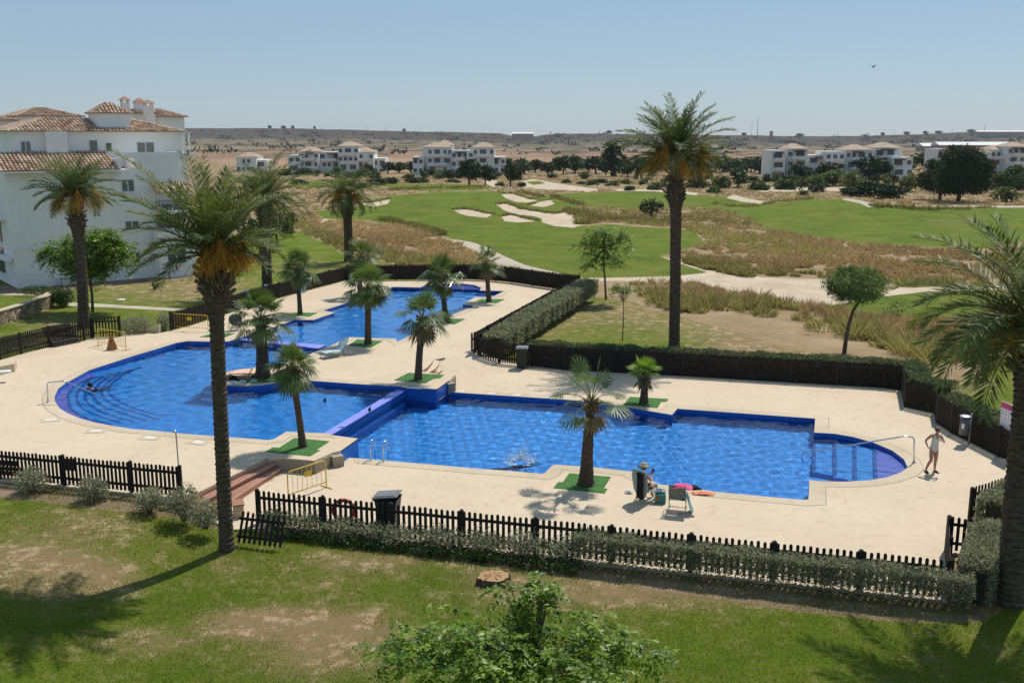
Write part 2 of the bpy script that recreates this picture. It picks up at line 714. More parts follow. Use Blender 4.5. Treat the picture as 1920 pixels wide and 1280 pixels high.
UP_OUT_PX = [(-330, 850), (-200, 872), (0, 898), (248, 925), (345, 936), (372, 922), (500, 859), (530.7, 858), (589.6, 863), (624, 847.7), (639, 844.6),
             (671.5, 821.7), (604, 813), (757, 725), (818, 729), (822.5, 727), (842, 713), (854, 702), (832, 703), (790, 696), (802, 688), (814, 674),
             (888, 660), (1086, 547), (1037, 542.5), (960, 531), (930, 528), (870, 525), (805, 525.5), (742, 526), (650, 526), (584, 543), (524, 559), (508, 563),
             (398, 597), (355, 611), (321, 620), (299, 623), (265, 623), (229, 624), (225, 631), (173, 633), (158, 639), (94, 650), (40, 664), (0, 675),
             (-120, 705), (-330, 765)]
UOW = [tuple(P(u, v, ZU)[:2]) for u, v in UP_OUT_PX]
LOW_OUT_PX = [(395, 975, 0), (430, 992, 0), (487, 990, 0), (1778, 1126, 0), (1782, 1036, 0), (1852, 1043, 0), (1824, 978, 0), (1905, 950, 0), (1985, 925, 0), (1935, 885, 0),
              (1900, 866, 0), (1871, 856, 0), (1784, 812, 0), (1757, 794, 0), (1753, 776, 0), (1697, 763, 0), (1690, 732, 0), (1656, 727, 0),
              (1481, 717, 0), (1280, 705, 0), (1060, 694, 0), (960, 679, 0.0), (937, 675, 0.1), (908, 668, 0.25), (894, 659, 0.4), (888, 660, ZU), (814, 674, ZU),
              (802, 688, ZU), (790, 696, ZU), (825, 706, ZU), (832, 709, ZU), (815, 722, ZU), (750, 718, ZU), (660, 800, ZU), (600, 838, ZU), (580, 853, ZU), (520, 849, ZU), (495, 850, ZU), (365, 918, ZU)]
LOW = [tuple(P(*q)[:2]) for q in LOW_OUT_PX]
SPQ = [tuple(P(u, v, ZU)[:2]) for u, v in [(585, 812), (600, 820), (672, 822), (650, 806), (762, 735), (819, 730), (815, 722), (745, 720)]]
RQ0, RQ1 = P(814, 674, ZU), P(888, 660, ZU)               # top line of the ramp
RD = Vector((RQ1.y - RQ0.y, -(RQ1.x - RQ0.x))).normalized()
_q = P(836, 683, ZU / 3)
RL = max(1.5, ((_q.x - RQ0.x) * RD.x + (_q.y - RQ0.y) * RD.y) * 1.5)
print('ramp length', RL)


def zlow(x, y):
    t = ((x - RQ0.x) * RD.x + (y - RQ0.y) * RD.y) / RL
    if x < -6:
        return 0.0
    return ZU * (1 - min(1, max(0, t)))


def low_px(u, v):
    p = P(u, v, 0)
    z = 0
    for _ in range(8):
        z = zlow(p.x, p.y)
        p = P(u, v, z)
    return p


# steps: curved ones beside the ramp
CUR = [[(790, 696), (802, 688), (809, 681), (814, 674)], [(805, 697.5), (815, 692), (821, 686), (825, 680)], [(823, 698), (829, 694), (833.5, 689), (836, 683)]]

deck_extra = [(p.x, p.y) for p in (low_px(u, v) for u in range(800, 1010, 12) for v in range(640, 735, 6))]


def near_edge(poly, x, y, d):
    q = Vector((x, y))
    n = len(poly)
    for i in range(n):
        a, b = Vector(poly[i]), Vector(poly[(i + 1) % n])
        ab = b - a
        t = min(1, max(0, (q - a).dot(ab) / max(ab.length_squared, 1e-9)))
        if (a + ab * t - q).length < d:
            return True
    return False


def near_pool(x, y):
    return near_edge(UPW, x, y, 0.03) or near_edge(WPW, x, y, 0.03)


struct = lambda o: tag(o, kind='structure')
struct(sheet('pool_terrace', M['deck'], lambda X, Y: inpoly_np(UOW, X, Y) & ~inpoly_np(UPW, X, Y), [UOW, UPW], lambda x, y: ZU, skirt=-0.6, noskirt=near_pool))
steps_hole = [tuple(P(u, v, ZU)[:2]) for u, v in CUR[0]] + [tuple(P(u, v, 0.05)[:2]) for u, v in CUR[2][::-1]]
struct(sheet('lower_pool_terrace', M['deck'], lambda X, Y: inpoly_np(LOW, X, Y) & ~inpoly_np(WPW, X, Y) & ~inpoly_np(steps_hole, X, Y) & ~inpoly_np(SPQ, X, Y) & ~inpoly_np(UPW, X, Y),
             [LOW, WPW, steps_hole, SPQ, UPW], zlow, deck_extra, skirt=-0.6, noskirt=near_pool))
mb, mr = MB(), MB()
for k in range(3):                      # each riser dies out where its tread meets the ramp
    z = ZU * (2 - k) / 3
    zt = [z + ZU / 3 * (i / 3) ** 1.3 for i in range(4)]
    a = [P(u, v, z + ZU / 3) for u, v in CUR[k]]
    if k < 2:
        b = [P(u, v, z) for u, v in CUR[k + 1]]
    else:
        b = [P(u + 16, v + 3, 0.0) for u, v in CUR[2]]
    zl = {(round(p.x, 4), round(p.y, 4)): q for p, q in zip(a, zt)}
    zt[3] = zlow(a[3].x, a[3].y)
    zl[(round(a[3].x, 4), round(a[3].y, 4))] = zt[3]
    zl[(round(b[3].x, 4), round(b[3].y, 4))] = zlow(b[3].x, b[3].y)
    ring = [tuple(p[:2]) for p in a] + [tuple(p[:2]) for p in b[::-1]]
    mb.prism(ring, -0.3, lambda x, y: zl.get((round(x, 4), round(y, 4)), z + (0.012 if k == 2 else 0)))
    for i in range(3):
        p, q = a[i], a[i + 1]
        o_ = Vector((.02, -.02, 0))
        mr.add([(p.x + .02, p.y - .02, zt[i]), (q.x + .02, q.y - .02, zt[i + 1]), (q.x + .02, q.y - .02, max(z + ZU / 3, zt[i + 1]) if i < 2 else zt[3] + .002), (p.x + .02, p.y - .02, z + ZU / 3)], [(0, 1, 2, 3)])
struct(mb.obj('curved_steps', M['deck']))
struct(mr.obj('curved_step_risers', M['terracotta']))

# brick steps at the front: two treads between the terraces
l1 = [P(345, 936, ZU), P(372, 922, ZU), P(500, 859, ZU)]
l2 = [P(360, 949, ZU * 2 / 3), P(385, 936, ZU * 2 / 3), P(516, 867.5, ZU * 2 / 3)]
l3 = [P(392, 962, ZU / 3), P(441, 934.5, ZU / 3), P(527.6, 876, ZU / 3)]
mb = MB()
mb.prism([tuple(p[:2]) for p in l1] + [tuple(p[:2]) for p in l2[::-1]], -0.4, ZU * 2 / 3)
mb.prism([tuple(p[:2]) for p in l2] + [tuple(p[:2]) for p in l3[::-1]], -0.4, ZU / 3)
struct(mb.obj('terracotta_steps', M['terracotta']))
mb = MB()
for L_, z in ((l1, ZU), (l2, ZU * 2 / 3), (l3, ZU / 3)):
    mb.bar(L_[0] + Vector((0.02, -0.02, -0.02)), L_[2] + Vector((0.02, -0.02, -0.02)), 0.05, 0.05)
struct(mb.obj('step_nosing', simple('nosing', (0.40, 0.26, 0.18), 0.8)))
# walls under the near and far planters
mb = MB()
wall_px = [(503, 858.2), (530.7, 858.4), (589.6, 863.4), (624, 848), (637, 846)]
wp = [P(u, v, ZU) for u, v in wall_px]
for a, b in zip(wp, wp[1:]):
    mb.bar((a.x, a.y, 0.17), (b.x, b.y, 0.17), 0.05, 0.52)
a, b = P(843, 713.2, ZU), P(854, 702.4, ZU)
mb.bar((a.x, a.y, 0.17), (b.x, b.y, 0.17), 0.05, 0.52)
c = P(630, 848, ZU)
mb.box((c.x + .02, c.y - 0.02, 0.16), (0.42, 0.42, 0.5), 0.5)
c = P(842, 714, ZU)
mb.box((c.x + .05, c.y, 0.16), (0.4, 0.4, 0.5), 0.5)
struct(mb.obj('terrace_wall', M['stone']))


# copings and joints round both pools
def ring_sheet(name, mat, inner, w, z, keep):
    outer = offset_poly(inner, w)
    return sheet(name, mat, lambda X, Y: inpoly_np(outer, X, Y) & ~inpoly_np(inner, X, Y) & keep(X, Y), [inner, outer], lambda x, y: z)


UPC = rounded(UPW, 0.25, 3)
WPC = rounded(WPW, 0.25, 3)
inU = lambda X, Y: inpoly_np(UOW, X, Y)
inL = lambda X, Y: inpoly_np(LOW, X, Y) & ~inpoly_np(UOW, X, Y) & ~inpoly_np(SPQ, X, Y) & ~inpoly_np(UPW, X, Y) & (Y < 52)
j_in, j_out = offset_poly(UPW, 0.50), offset_poly(UPW, 0.525)
struct(ring_sheet('upper_coping', M['coping'], UPW, 0.50, ZU + 0.006, inU))
struct(sheet('upper_coping_joint', M['joint'], lambda X, Y: inpoly_np(j_out, X, Y) & ~inpoly_np(j_in, X, Y) & ~inpoly_np(UPW, X, Y) & inU(X, Y), [j_in, j_out], lambda x, y: ZU + 0.003))
j_in, j_out = offset_poly(WPW, 0.55), offset_poly(WPW, 0.575)
struct(ring_sheet('lower_coping', M['coping'], WPW, 0.55, ZL + 0.006, inL))
struct(sheet('lower_coping_joint', M['joint'], lambda X, Y: inpoly_np(j_out, X, Y) & ~inpoly_np(j_in, X, Y) & ~inpoly_np(WPW, X, Y) & inL(X, Y), [j_in, j_out], lambda x, y: ZL + 0.003))


# ------------------------------------------------------------------ pools
def tile_mat(name, a, b, size=0.30):
    m, nt, out = new_mat(name)
    tc = nd(nt, 'ShaderNodeTexCoord').outputs['Object']
    br = nd(nt, 'ShaderNodeTexBrick')
    br.offset = 0
    br.inputs['Scale'].default_value = 1 / size
    br.inputs['Mortar Size'].default_value = 0.012
    br.inputs['Row Height'].default_value = 0.5
    br.inputs['Color1'].default_value = (*a, 1)
    br.inputs['Color2'].default_value = (*b, 1)
    br.inputs['Mortar'].default_value = (a[0] * 1.3, a[1] * 1.3, a[2] * 1.15, 1)
    nt.links.new(tc, br.inputs['Vector'])
    f = noise(nt, 0.8, 4, 0.6, tc)
    k = mixc(nt, mathn(nt, 'MULTIPLY', f, 0.35), br.outputs['Color'], mixc(nt, 1.0, br.outputs['Color'], (0.7, 0.8, 0.9), 'MULTIPLY'))
    finish(nt, out, k, 0.35, 0, None, spec=0.4)
    return m


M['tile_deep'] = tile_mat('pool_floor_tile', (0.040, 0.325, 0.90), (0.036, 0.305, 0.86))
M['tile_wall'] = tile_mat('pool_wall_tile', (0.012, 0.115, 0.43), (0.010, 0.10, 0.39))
M['tile_edge'] = simple('dark_edge_tile', (0.016, 0.11, 0.46), 0.4, 0.1, 4)
M['tile_wet'] = tile_mat('wet_weir_tile', (0.27, 0.29, 0.80), (0.25, 0.27, 0.76))
M['tile_ledge'] = tile_mat('pool_ledge_tile', (0.18, 0.20, 0.74), (0.17, 0.185, 0.70))


def water_mat(name, tint):
    m, nt, out = new_mat(name)
    fr = nd(nt, 'ShaderNodeFresnel')
    fr.inputs['IOR'].default_value = 1.333
    gl = nd(nt, 'ShaderNodeBsdfGlossy')
    gl.inputs['Roughness'].default_value = 0.0
    rf = nd(nt, 'ShaderNodeBsdfRefraction')
    rf.inputs['IOR'].default_value = 1.333
    rf.inputs['Roughness'].default_value = 0.0
    rf.inputs['Color'].default_value = (*tint, 1)
    mx = nd(nt, 'ShaderNodeMixShader')
    nt.links.new(fr.outputs[0], mx.inputs[0])
    nt.links.new(rf.outputs[0], mx.inputs[1])
    nt.links.new(gl.outputs[0], mx.inputs[2])
    nt.links.new(mx.outputs[0], out.inputs['Surface'])
    return m


M['water'] = water_mat('pool_water', (0.90, 0.97, 0.99))


def waves(seed, lmin, lmax, slope, n=18, az=0.7):
    """sum of small ripples; slope is the r.m.s. steepness"""
    rr = random.Random(seed)
    W = []
    for i in range(n):
        lam = lmin * (lmax / lmin) ** rr.random()
        a = rr.gauss(az, 1.0)
        k = 2 * pi / lam
        W.append((k * cos(a), k * sin(a), rr.uniform(0, 6.28), slope / k / sqrt(n / 2)))
    return lambda x, y: sum(A * np.sin(kx * x + ky * y + p) for kx, ky, p, A in W)


def water_sheet(name, polys, keep, z, step, wv):
    """water surface with real ripples, so that it bends the view and the sunlight"""
    A_ = np.array(polys[0])
    gx = np.arange(A_[:, 0].min(), A_[:, 0].max(), step)
    gy = np.arange(A_[:, 1].min(), A_[:, 1].max(), step * 0.87)
    X, Y = np.meshgrid(gx, gy)
    X[1::2] += step / 2
    X, Y = X.ravel(), Y.ravel()
    k = keep(X, Y)
    ov, of = cdt(polys, zip(X[k], Y[k]))
    T = np.array([list(f) for f in of if len(f) == 3])
    vx, vy = np.array([q.x for q in ov]), np.array([q.y for q in ov])
    T = T[keep(vx[T].mean(1), vy[T].mean(1))]
    u, inv = np.unique(T, return_inverse=True)
    vx, vy = vx[u], vy[u]
    me = np_mesh(name, np.stack([vx, vy, z + wv(vx, vy)], 1), inv.reshape(-1, 3), M['water'], smooth=True)
    o = link(name, me)
    o.cycles.is_caustics_caster = True
    return o


ZWU, ZWB, ZWL = ZU - 0.17, ZU - 0.09, ZL - 0.16
ZFU, ZFL = ZU - 1.15, ZL - 1.20


def wall_strip(name, poly, z0, z1, skip=()):
    mb = MB()
    n = len(poly)
    for i in range(n):
        if i in skip:
            continue
        a, b = poly[i], poly[(i + 1) % n]
        mb.add([(a[0], a[1], z0), (b[0], b[1], z0), (b[0], b[1], z1), (a[0], a[1], z1)], [(0, 1, 2, 3)])
    return mb


pool_u = wall_strip('w', UPW, ZFU, ZU, skip=(len(UPW) - 1, len(UPW) - 2))
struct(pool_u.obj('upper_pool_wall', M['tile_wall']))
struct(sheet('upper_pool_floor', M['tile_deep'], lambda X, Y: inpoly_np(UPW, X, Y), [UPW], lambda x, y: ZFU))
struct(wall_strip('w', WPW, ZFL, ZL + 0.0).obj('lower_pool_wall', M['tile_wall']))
up_face = [P(639, 844.8, ZU), P(671.5, 821.9, ZU), P(624.6, 813.5, ZU)]
mb = MB()
for a, b in zip(up_face, up_face[1:]):
    mb.add([(a.x, a.y, -0.05), (b.x, b.y, -0.05), (b.x, b.y, ZU - 0.04), (a.x, a.y, ZU - 0.04)], [(0, 1, 2, 3)])
up_face = [P(757, 725.2, ZU), P(818, 729.2, ZU), P(822.5, 727.2, ZU), P(842, 713.2, ZU)]
for a, b in zip(up_face, up_face[1:]):
    mb.add([(a.x, a.y - .004, -0.05), (b.x, b.y - .004, -0.05), (b.x, b.y - .004, ZU - 0.04), (a.x, a.y - .004, ZU - 0.04)], [(0, 1, 2, 3)])
struct(mb.obj('planter_tile_face', M['tile_wall']))
struct(sheet('lower_pool_floor', M['tile_deep'], lambda X, Y: inpoly_np(WPW, X, Y), [WPW], lambda x, y: ZFL))

# spill wall between the upper and the lower pool, and the weir inside the upper pool
sp = [P(607, 812, ZWU), P(624.6, 813.6, ZWU), P(759, 733.6, ZWU), P(743, 731, ZWU)]
sp2 = [tuple(p[:2]) for p in sp]
dirv = (Vector(sp2[2]) - Vector(sp2[1])).normalized()
sp2[2] = tuple(Vector(sp2[2]) + dirv * 0.35)
sp2[3] = tuple(Vector(sp2[3]) + dirv * 0.9)
sp2[0] = tuple(Vector(sp2[0]) - dirv * 0.25)
sp2[1] = tuple(Vector(sp2[1]) - dirv * 0.25)
mb = MB().prism(sp2, ZFL, ZWU + 0.012)
o = mb.obj('spill_wall', M['tile_wall'])
o.data.materials.append(M['tile_wet'])
o.data.polygons[len(o.data.polygons) - 2].material_index = 1
struct(o)
dv = [P(441, 636, ZWB), P(449, 633.8, ZWB), P(612, 647, ZWB), P(597, 653.5, ZWB)]
mb = MB().prism([tuple(p[:2]) for p in dv], ZFU, ZWB + 0.012)
o = mb.obj('weir_wall', M['tile_wall'])
o.data.materials.append(M['tile_wet'])
o.data.polygons[len(o.data.polygons) - 2].material_index = 1
struct(o)
d0, d1 = Vector(dv[0][:2]), Vector(dv[3][:2])


def back_side(X, Y):
    return (d1.x - d0.x) * (Y - d0.y) - (d1.y - d0.y) * (X - d0.x) > 0


wdiv = [tuple(d0 - (d1 - d0) * 0.3), tuple(d1 + (d1 - d0) * 0.3), tuple(d1 + (d1 - d0) * 0.3 + Vector((0, .02))), tuple(d0 - (d1 - d0) * 0.3 + Vector((0, .02)))]
UW = offset_poly(UPW, 0.02)
struct(water_sheet('upper_pool_water', [UPW, wdiv], lambda X, Y: inpoly_np(UPW, X, Y) & ~back_side(X, Y), ZWU, 0.12, waves(3, 0.34, 1.2, 0.055)))
struct(water_sheet('back_pool_water', [UPW, wdiv], lambda X, Y: inpoly_np(UPW, X, Y) & back_side(X, Y), ZWB, 0.20, waves(6, 0.50, 1.8, 0.045)))
struct(water_sheet('lower_pool_water', [WPW], lambda X, Y: inpoly_np(WPW, X, Y), ZWL, 0.08, waves(4, 0.24, 0.85, 0.075)))
sl.cycles.is_caustics_light = True


# steps under water: slabs that run on under the deck
def step_slab(name, curve, outside, z, z0, mat):
    ring = [tuple(P(u, v, z)[:2]) for u, v in curve] + [tuple(P(u, v, z)[:2]) for u, v in outside]
    q = [Vector(p) for p in ring[:len(curve)]]
    qo = [Vector(p) for p in offset_poly(ring, -0.13)[:len(curve)]]
    eb = MB()
    for a, b, c, d in zip(q, q[1:], qo[1:], qo):
        eb.add([(a.x, a.y, z + .004), (b.x, b.y, z + .004), (c.x, c.y, z + .004), (d.x, d.y, z + .004), (a.x, a.y, z - .12), (b.x, b.y, z - .12)], [(0, 1, 2, 3), (4, 5, 1, 0)])
    eo = struct(eb.obj('underwater_step_edge', M['tile_edge']))
    eo.cycles.is_caustics_receiver = True
    return struct(MB().prism(ring, z0, z).obj(name, mat))


ARC = [[(176, 708), (158, 716), (143, 726), (132, 738), (131, 752), (136, 766), (150, 778), (172, 787), (212, 797)],
       [(194, 709), (170, 718), (156, 730), (148, 744), (148, 757), (156, 769), (176, 780), (200, 789), (232, 799)],
       [(211, 709), (190, 719), (174, 730), (165, 743), (163, 755), (170, 766), (190, 780), (222, 791), (257, 801)],
       [(228, 709), (208, 719), (192, 730), (182, 742), (178, 754), (185, 766), (206, 779), (243, 792), (279, 803)],
       [(250, 709), (228, 718), (212, 728), (198, 741), (194, 754), (203, 767), (228, 781), (268, 794), (303, 806)],
       [(268, 708), (244, 718), (227, 728), (213, 740), (209, 753), (216, 766), (244, 782), (290, 797), (322, 800)]]
OUTS = [(322, 830), (200, 812), (120, 790), (85, 770), (80, 735), (100, 712), (160, 685), (220, 665)]
for k, arc in enumerate(ARC):
    z = ZWU - 0.06 - k * 0.14
    z0 = ZFU
    a = spline(arc, 5)
    outs = [(arc[-1][0], 835)] + [q for q in OUTS if q[0] < arc[-1][0] - 5] + [(arc[0][0], 672)]
    step_slab('underwater_step', a, outs, z, z0, M['tile_ledge'] if k == 0 else M['tile_deep'])
RST = [[(1638, 822), (1637, 860), (1639, 903)], [(1600, 812), (1599, 860), (1599.5, 908)], [(1561, 805), (1561, 860), (1561.5, 908)], [(1524.5, 805), (1523, 860), (1521, 905)]]
for k, arc in enumerate(RST):
    z = ZWL - 0.05 - k * 0.2
    step_slab('underwater_step', arc, [(1640, 925), (1730, 905), (1740, 870), (1700, 830), (1640, 800)] if k == 0 else [(1640, 925), (1735, 905), (1740, 870), (1700, 830), (1640, 795)],
              z, ZFL, M['tile_ledge'] if k == 0 else M['tile_deep'])
BST = [[(782, 541.5), (815, 543), (860, 543.5), (905, 545.5)], [(790, 545), (820, 546.5), (860, 547), (902, 549)], [(770, 546), (820, 550), (860, 551), (905, 553)]]
for k, arc in enumerate(BST):
    z = ZWB - 0.08 - k * 0.2
    step_slab('underwater_step', arc, [(925, 541), (905, 528), (860, 524), (800, 527), (775, 535)], z, ZFU, M['tile_ledge'] if k == 0 else M['tile_deep'])

for _o in list(col.objects):
    if _o.name.split('.')[0] in ('upper_pool_floor', 'lower_pool_floor', 'upper_pool_wall', 'lower_pool_wall', 'underwater_step', 'spill_wall', 'weir_wall', 'planter_tile_face'):
        _o.cycles.is_caustics_receiver = True

# ------------------------------------------------------------------ terrain: one sheet cut into regions
REG = [
    ('rough_ground', 'rough', None),
    ('field', 'field', [(-2000, 290), (380, 300), (470, 312), (560, 318), (1000, 318), (1300, 325), (1455, 330), (1455, 280), (-2000, 270)]),
    ('fairway', 'fairway', [(520, 337), (640, 340), (760, 345), (880, 345), (930, 350), (900, 357), (780, 358), (720, 350), (560, 352)]),
    ('lawn', 'lawn', [(-3000, 470), (0, 500), (60, 500), (350, 500), (440, 440), (520, 430), (548, 430), (585, 445), (620, 462), (640, 476), (700, 487), (760, 500), (840, 515),
                      (650, 545), (400, 640), (0, 720), (-400, 800), (-3000, 900)]),
    ('fairway', 'fairway', [(585, 396), (660, 391), (700, 374), (733, 367), (790, 362), (850, 359), (940, 359), (1000, 371), (1060, 362), (1140, 360), (1228, 357), (1305, 365),
                            (1365, 369), (1442, 382), (1527, 372), (1582, 374), (1634, 383), (1732, 388), (1920, 387), (2900, 392), (2900, 440), (1930, 453), (1847, 466),
                            (1741, 463), (1612, 457), (1527, 444), (1425, 427), (1407, 409), (1356, 394), (1288, 386), (1198, 391), (1110, 388), (1085, 384), (1090, 400), (1075, 412),
                            (1085, 424), (1143, 420), (1190, 425), (1240, 427), (1300, 433), (1322, 456), (1290, 466), (1240, 480), (1255, 487), (1326, 511), (1262, 518),
                            (1180, 520), (1100, 521), (1040, 520), (1000, 512), (965, 500), (930, 484), (893, 464), (850, 449), (827, 440), (790, 424), (720, 419), (690, 412), (640, 414), (613, 412)]),
    ('fairway', 'fairway', [(1544, 575), (1655, 556), (1740, 546), (1905, 543), (2300, 545), (2300, 610), (1800, 600), (1640, 593)]),
    ('sand', 'sand', [(1237, 480), (1271, 489), (1326, 499), (1380, 512), (1430, 520), (1550, 524), (1700, 540), (1850, 535), (2300, 540), (2300, 545), (1900, 543), (1740, 546),
                      (1655, 556), (1544, 575), (1450, 562), (1400, 550), (1300, 530), (1180, 527), (1100, 526), (1040, 521), (1100, 521), (1180, 520), (1262, 518), (1326, 511), (1255, 487)]),
    ('sand', 'sand', [(850, 393), (877, 393), (900, 397), (923, 402), (913, 408), (877, 405), (860, 400)]),
    ('sand', 'sand', [(940, 364), (963, 364), (978, 369), (990, 374), (1010, 375), (993, 379.5), (967, 377), (947, 371)]),
    ('sand', 'sand', [(990, 385.5), (1013, 378), (1032, 375), (1040, 382), (1020, 388)]),
    ('sand', 'sand', [(930, 383), (953, 382), (977, 392), (1007, 397), (1040, 401), (1067, 393), (1100, 389), (1078, 399), (1072, 408), (1097, 420), (1075, 427), (1040, 424), (1016, 417), (1016, 410), (1000, 405), (963, 402), (943, 393)]),
    ('sand', 'sand', [(940, 407), (957, 403), (983, 410), (1007, 415), (970, 417), (947, 415)]),
    ('sand', 'sand', [(672, 382), (700, 380), (713, 376), (732, 374), (727, 382), (700, 387)]),
    ('sand', 'sand', [(905, 340), (930, 338), (940, 348), (925, 352)]),
    ('sand', 'sand', [(972, 341), (1000, 336), (1050, 345), (1130, 356), (1100, 360), (1030, 356), (980, 352)]),
    ('fairway', 'fairway', [(985, 341), (1010, 339), (1022, 344), (1000, 347)]),
    ('sand', 'sand', [(1362, 371), (1375, 365), (1400, 372), (1440, 379), (1440, 384), (1390, 378)]),
    ('sand', 'sand', [(1150, 354), (1240, 356), (1310, 362), (1305, 366), (1228, 359), (1160, 358)]),
    ('path', 'path', [(1578, 374), (1590, 372), (1640, 381), (1740, 386), (1920, 386), (2600, 390), (2600, 393), (1920, 389), (1730, 390), (1630, 385)]),
    ('sand', 'sand', [(1400, 352), (1440, 350), (1530, 352), (1700, 350), (1690, 357), (1540, 358), (1430, 360)]),
    ('sand', 'sand', [(590, 411), (613, 410), (640, 412), (632, 418), (600, 418)]),
    ('path', 'path', [(835, 448), (860, 450), (885, 454), (912, 463), (945, 480), (985, 497), (1050, 512), (1085, 530), (1060, 540), (1000, 512), (960, 503), (925, 490), (905, 476), (880, 464), (845, 454)]),
    ('lawn', 'lawn', [(915, 660), (1000, 610), (1105, 556), (1190, 566), (1210, 578), (1290, 598), (1390, 625), (1480, 655), (1600, 672), (1700, 690), (1760, 720), (1870, 690), (2300, 660),
                      (2500, 900), (1900, 900), (1690, 770), (900, 720)]),
    ('bark_mulch', 'bark_mulch', [(925, 652), (960, 632), (1000, 612), (1028, 598), (1012, 612), (985, 628), (950, 645)]),
    ('bare_soil', 'soil', [(-800, 560), (0, 551), (60, 549), (200, 537), (310, 527), (372, 520), (372, 514), (60, 536), (-800, 520)]),
    ('path', 'path', [(128, 566.5), (200, 570), (333, 578), (352, 590), (345, 583.5), (200, 576), (128, 573.5)]),
    ('path', 'path', [(352, 590), (345, 583.5), (333, 578), (380, 581), (372, 600)]),
    ('path', 'path', [(-300, 551), (0, 549), (80, 552), (82, 555), (0, 552.5), (-300, 555)]),
    ('lawn', 'lawn', [(-4000, 900), (-200, 905), (0, 930), (345, 968), (430, 985), (487, 985), (700, 1008), (1776, 1124), (1850, 1060), (1830, 985), (1900, 945), (2100, 890), (3600, 800), (3600, 5000), (-4000, 5000)]),
    ('bare_soil', 'soil', [(-4000, 870), (-200, 895), (0, 912), (250, 938), (350, 950), (420, 988), (400, 992), (340, 972), (0, 932), (-200, 908), (-4000, 900)]),
    ('bare_soil', 'soil', [(487, 983), (700, 1006), (1200, 1060), (1776, 1123), (1835, 1075), (1850, 1165), (1700, 1168), (1500, 1146), (1200, 1100), (900, 1056), (700, 1026), (500, 1003)]),
    ('bark_mulch', 'bark_mulch', [(1835, 1060), (1900, 1055), (1960, 1090), (1920, 1120), (1850, 1160), (1842, 1110)]),
]
DRY = [(1010, 1110, 170, 40, .35), (160, 985, 120, 40, .3), (90, 1070, 110, 45, .5), (210, 1090, 70, 25, .3), (500, 1168, 120, 28, .85), (650, 1185, 110, 44, .6), (120, 1085, 130, 40, .35), (600, 1240, 160, 45, .35), (700, 1050, 170, 22, .4),
       (420, 1060, 50, 30, .25), (930, 1080, 60, 25, .4), (1200, 1110, 160, 28, .45), (280, 1205, 120, 30, .3), (0, 1040, 60, 40, .2), (1400, 1120, 140, 25, .25), (640, 1085, 100, 25, .15),
       (1060, 585, 130, 30, .2), (1250, 600, 200, 30, .22), (1410, 640, 110, 40, .5), (1590, 680, 150, 25, .45), (300, 545, 160, 22, .3), (330, 600, 60, 10, .15), (100, 610, 70, 14, .25),
       (560, 500, 80, 20, .12), (700, 505, 60, 12, .25), (1180, 580, 60, 12, .25), (1000, 640, 60, 20, .2), (1800, 720, 60, 20, .3), (1780, 415, 100, 8, .3), (1530, 420, 60, 6, .15), (960, 470, 120, 10, .12),
       (390, 535, 60, 15, .3), (60, 640, 60, 10, .2)]


def frange(a, b, s):
    out = []
    while a < b:
        out.append(a)
        a += s
    return out


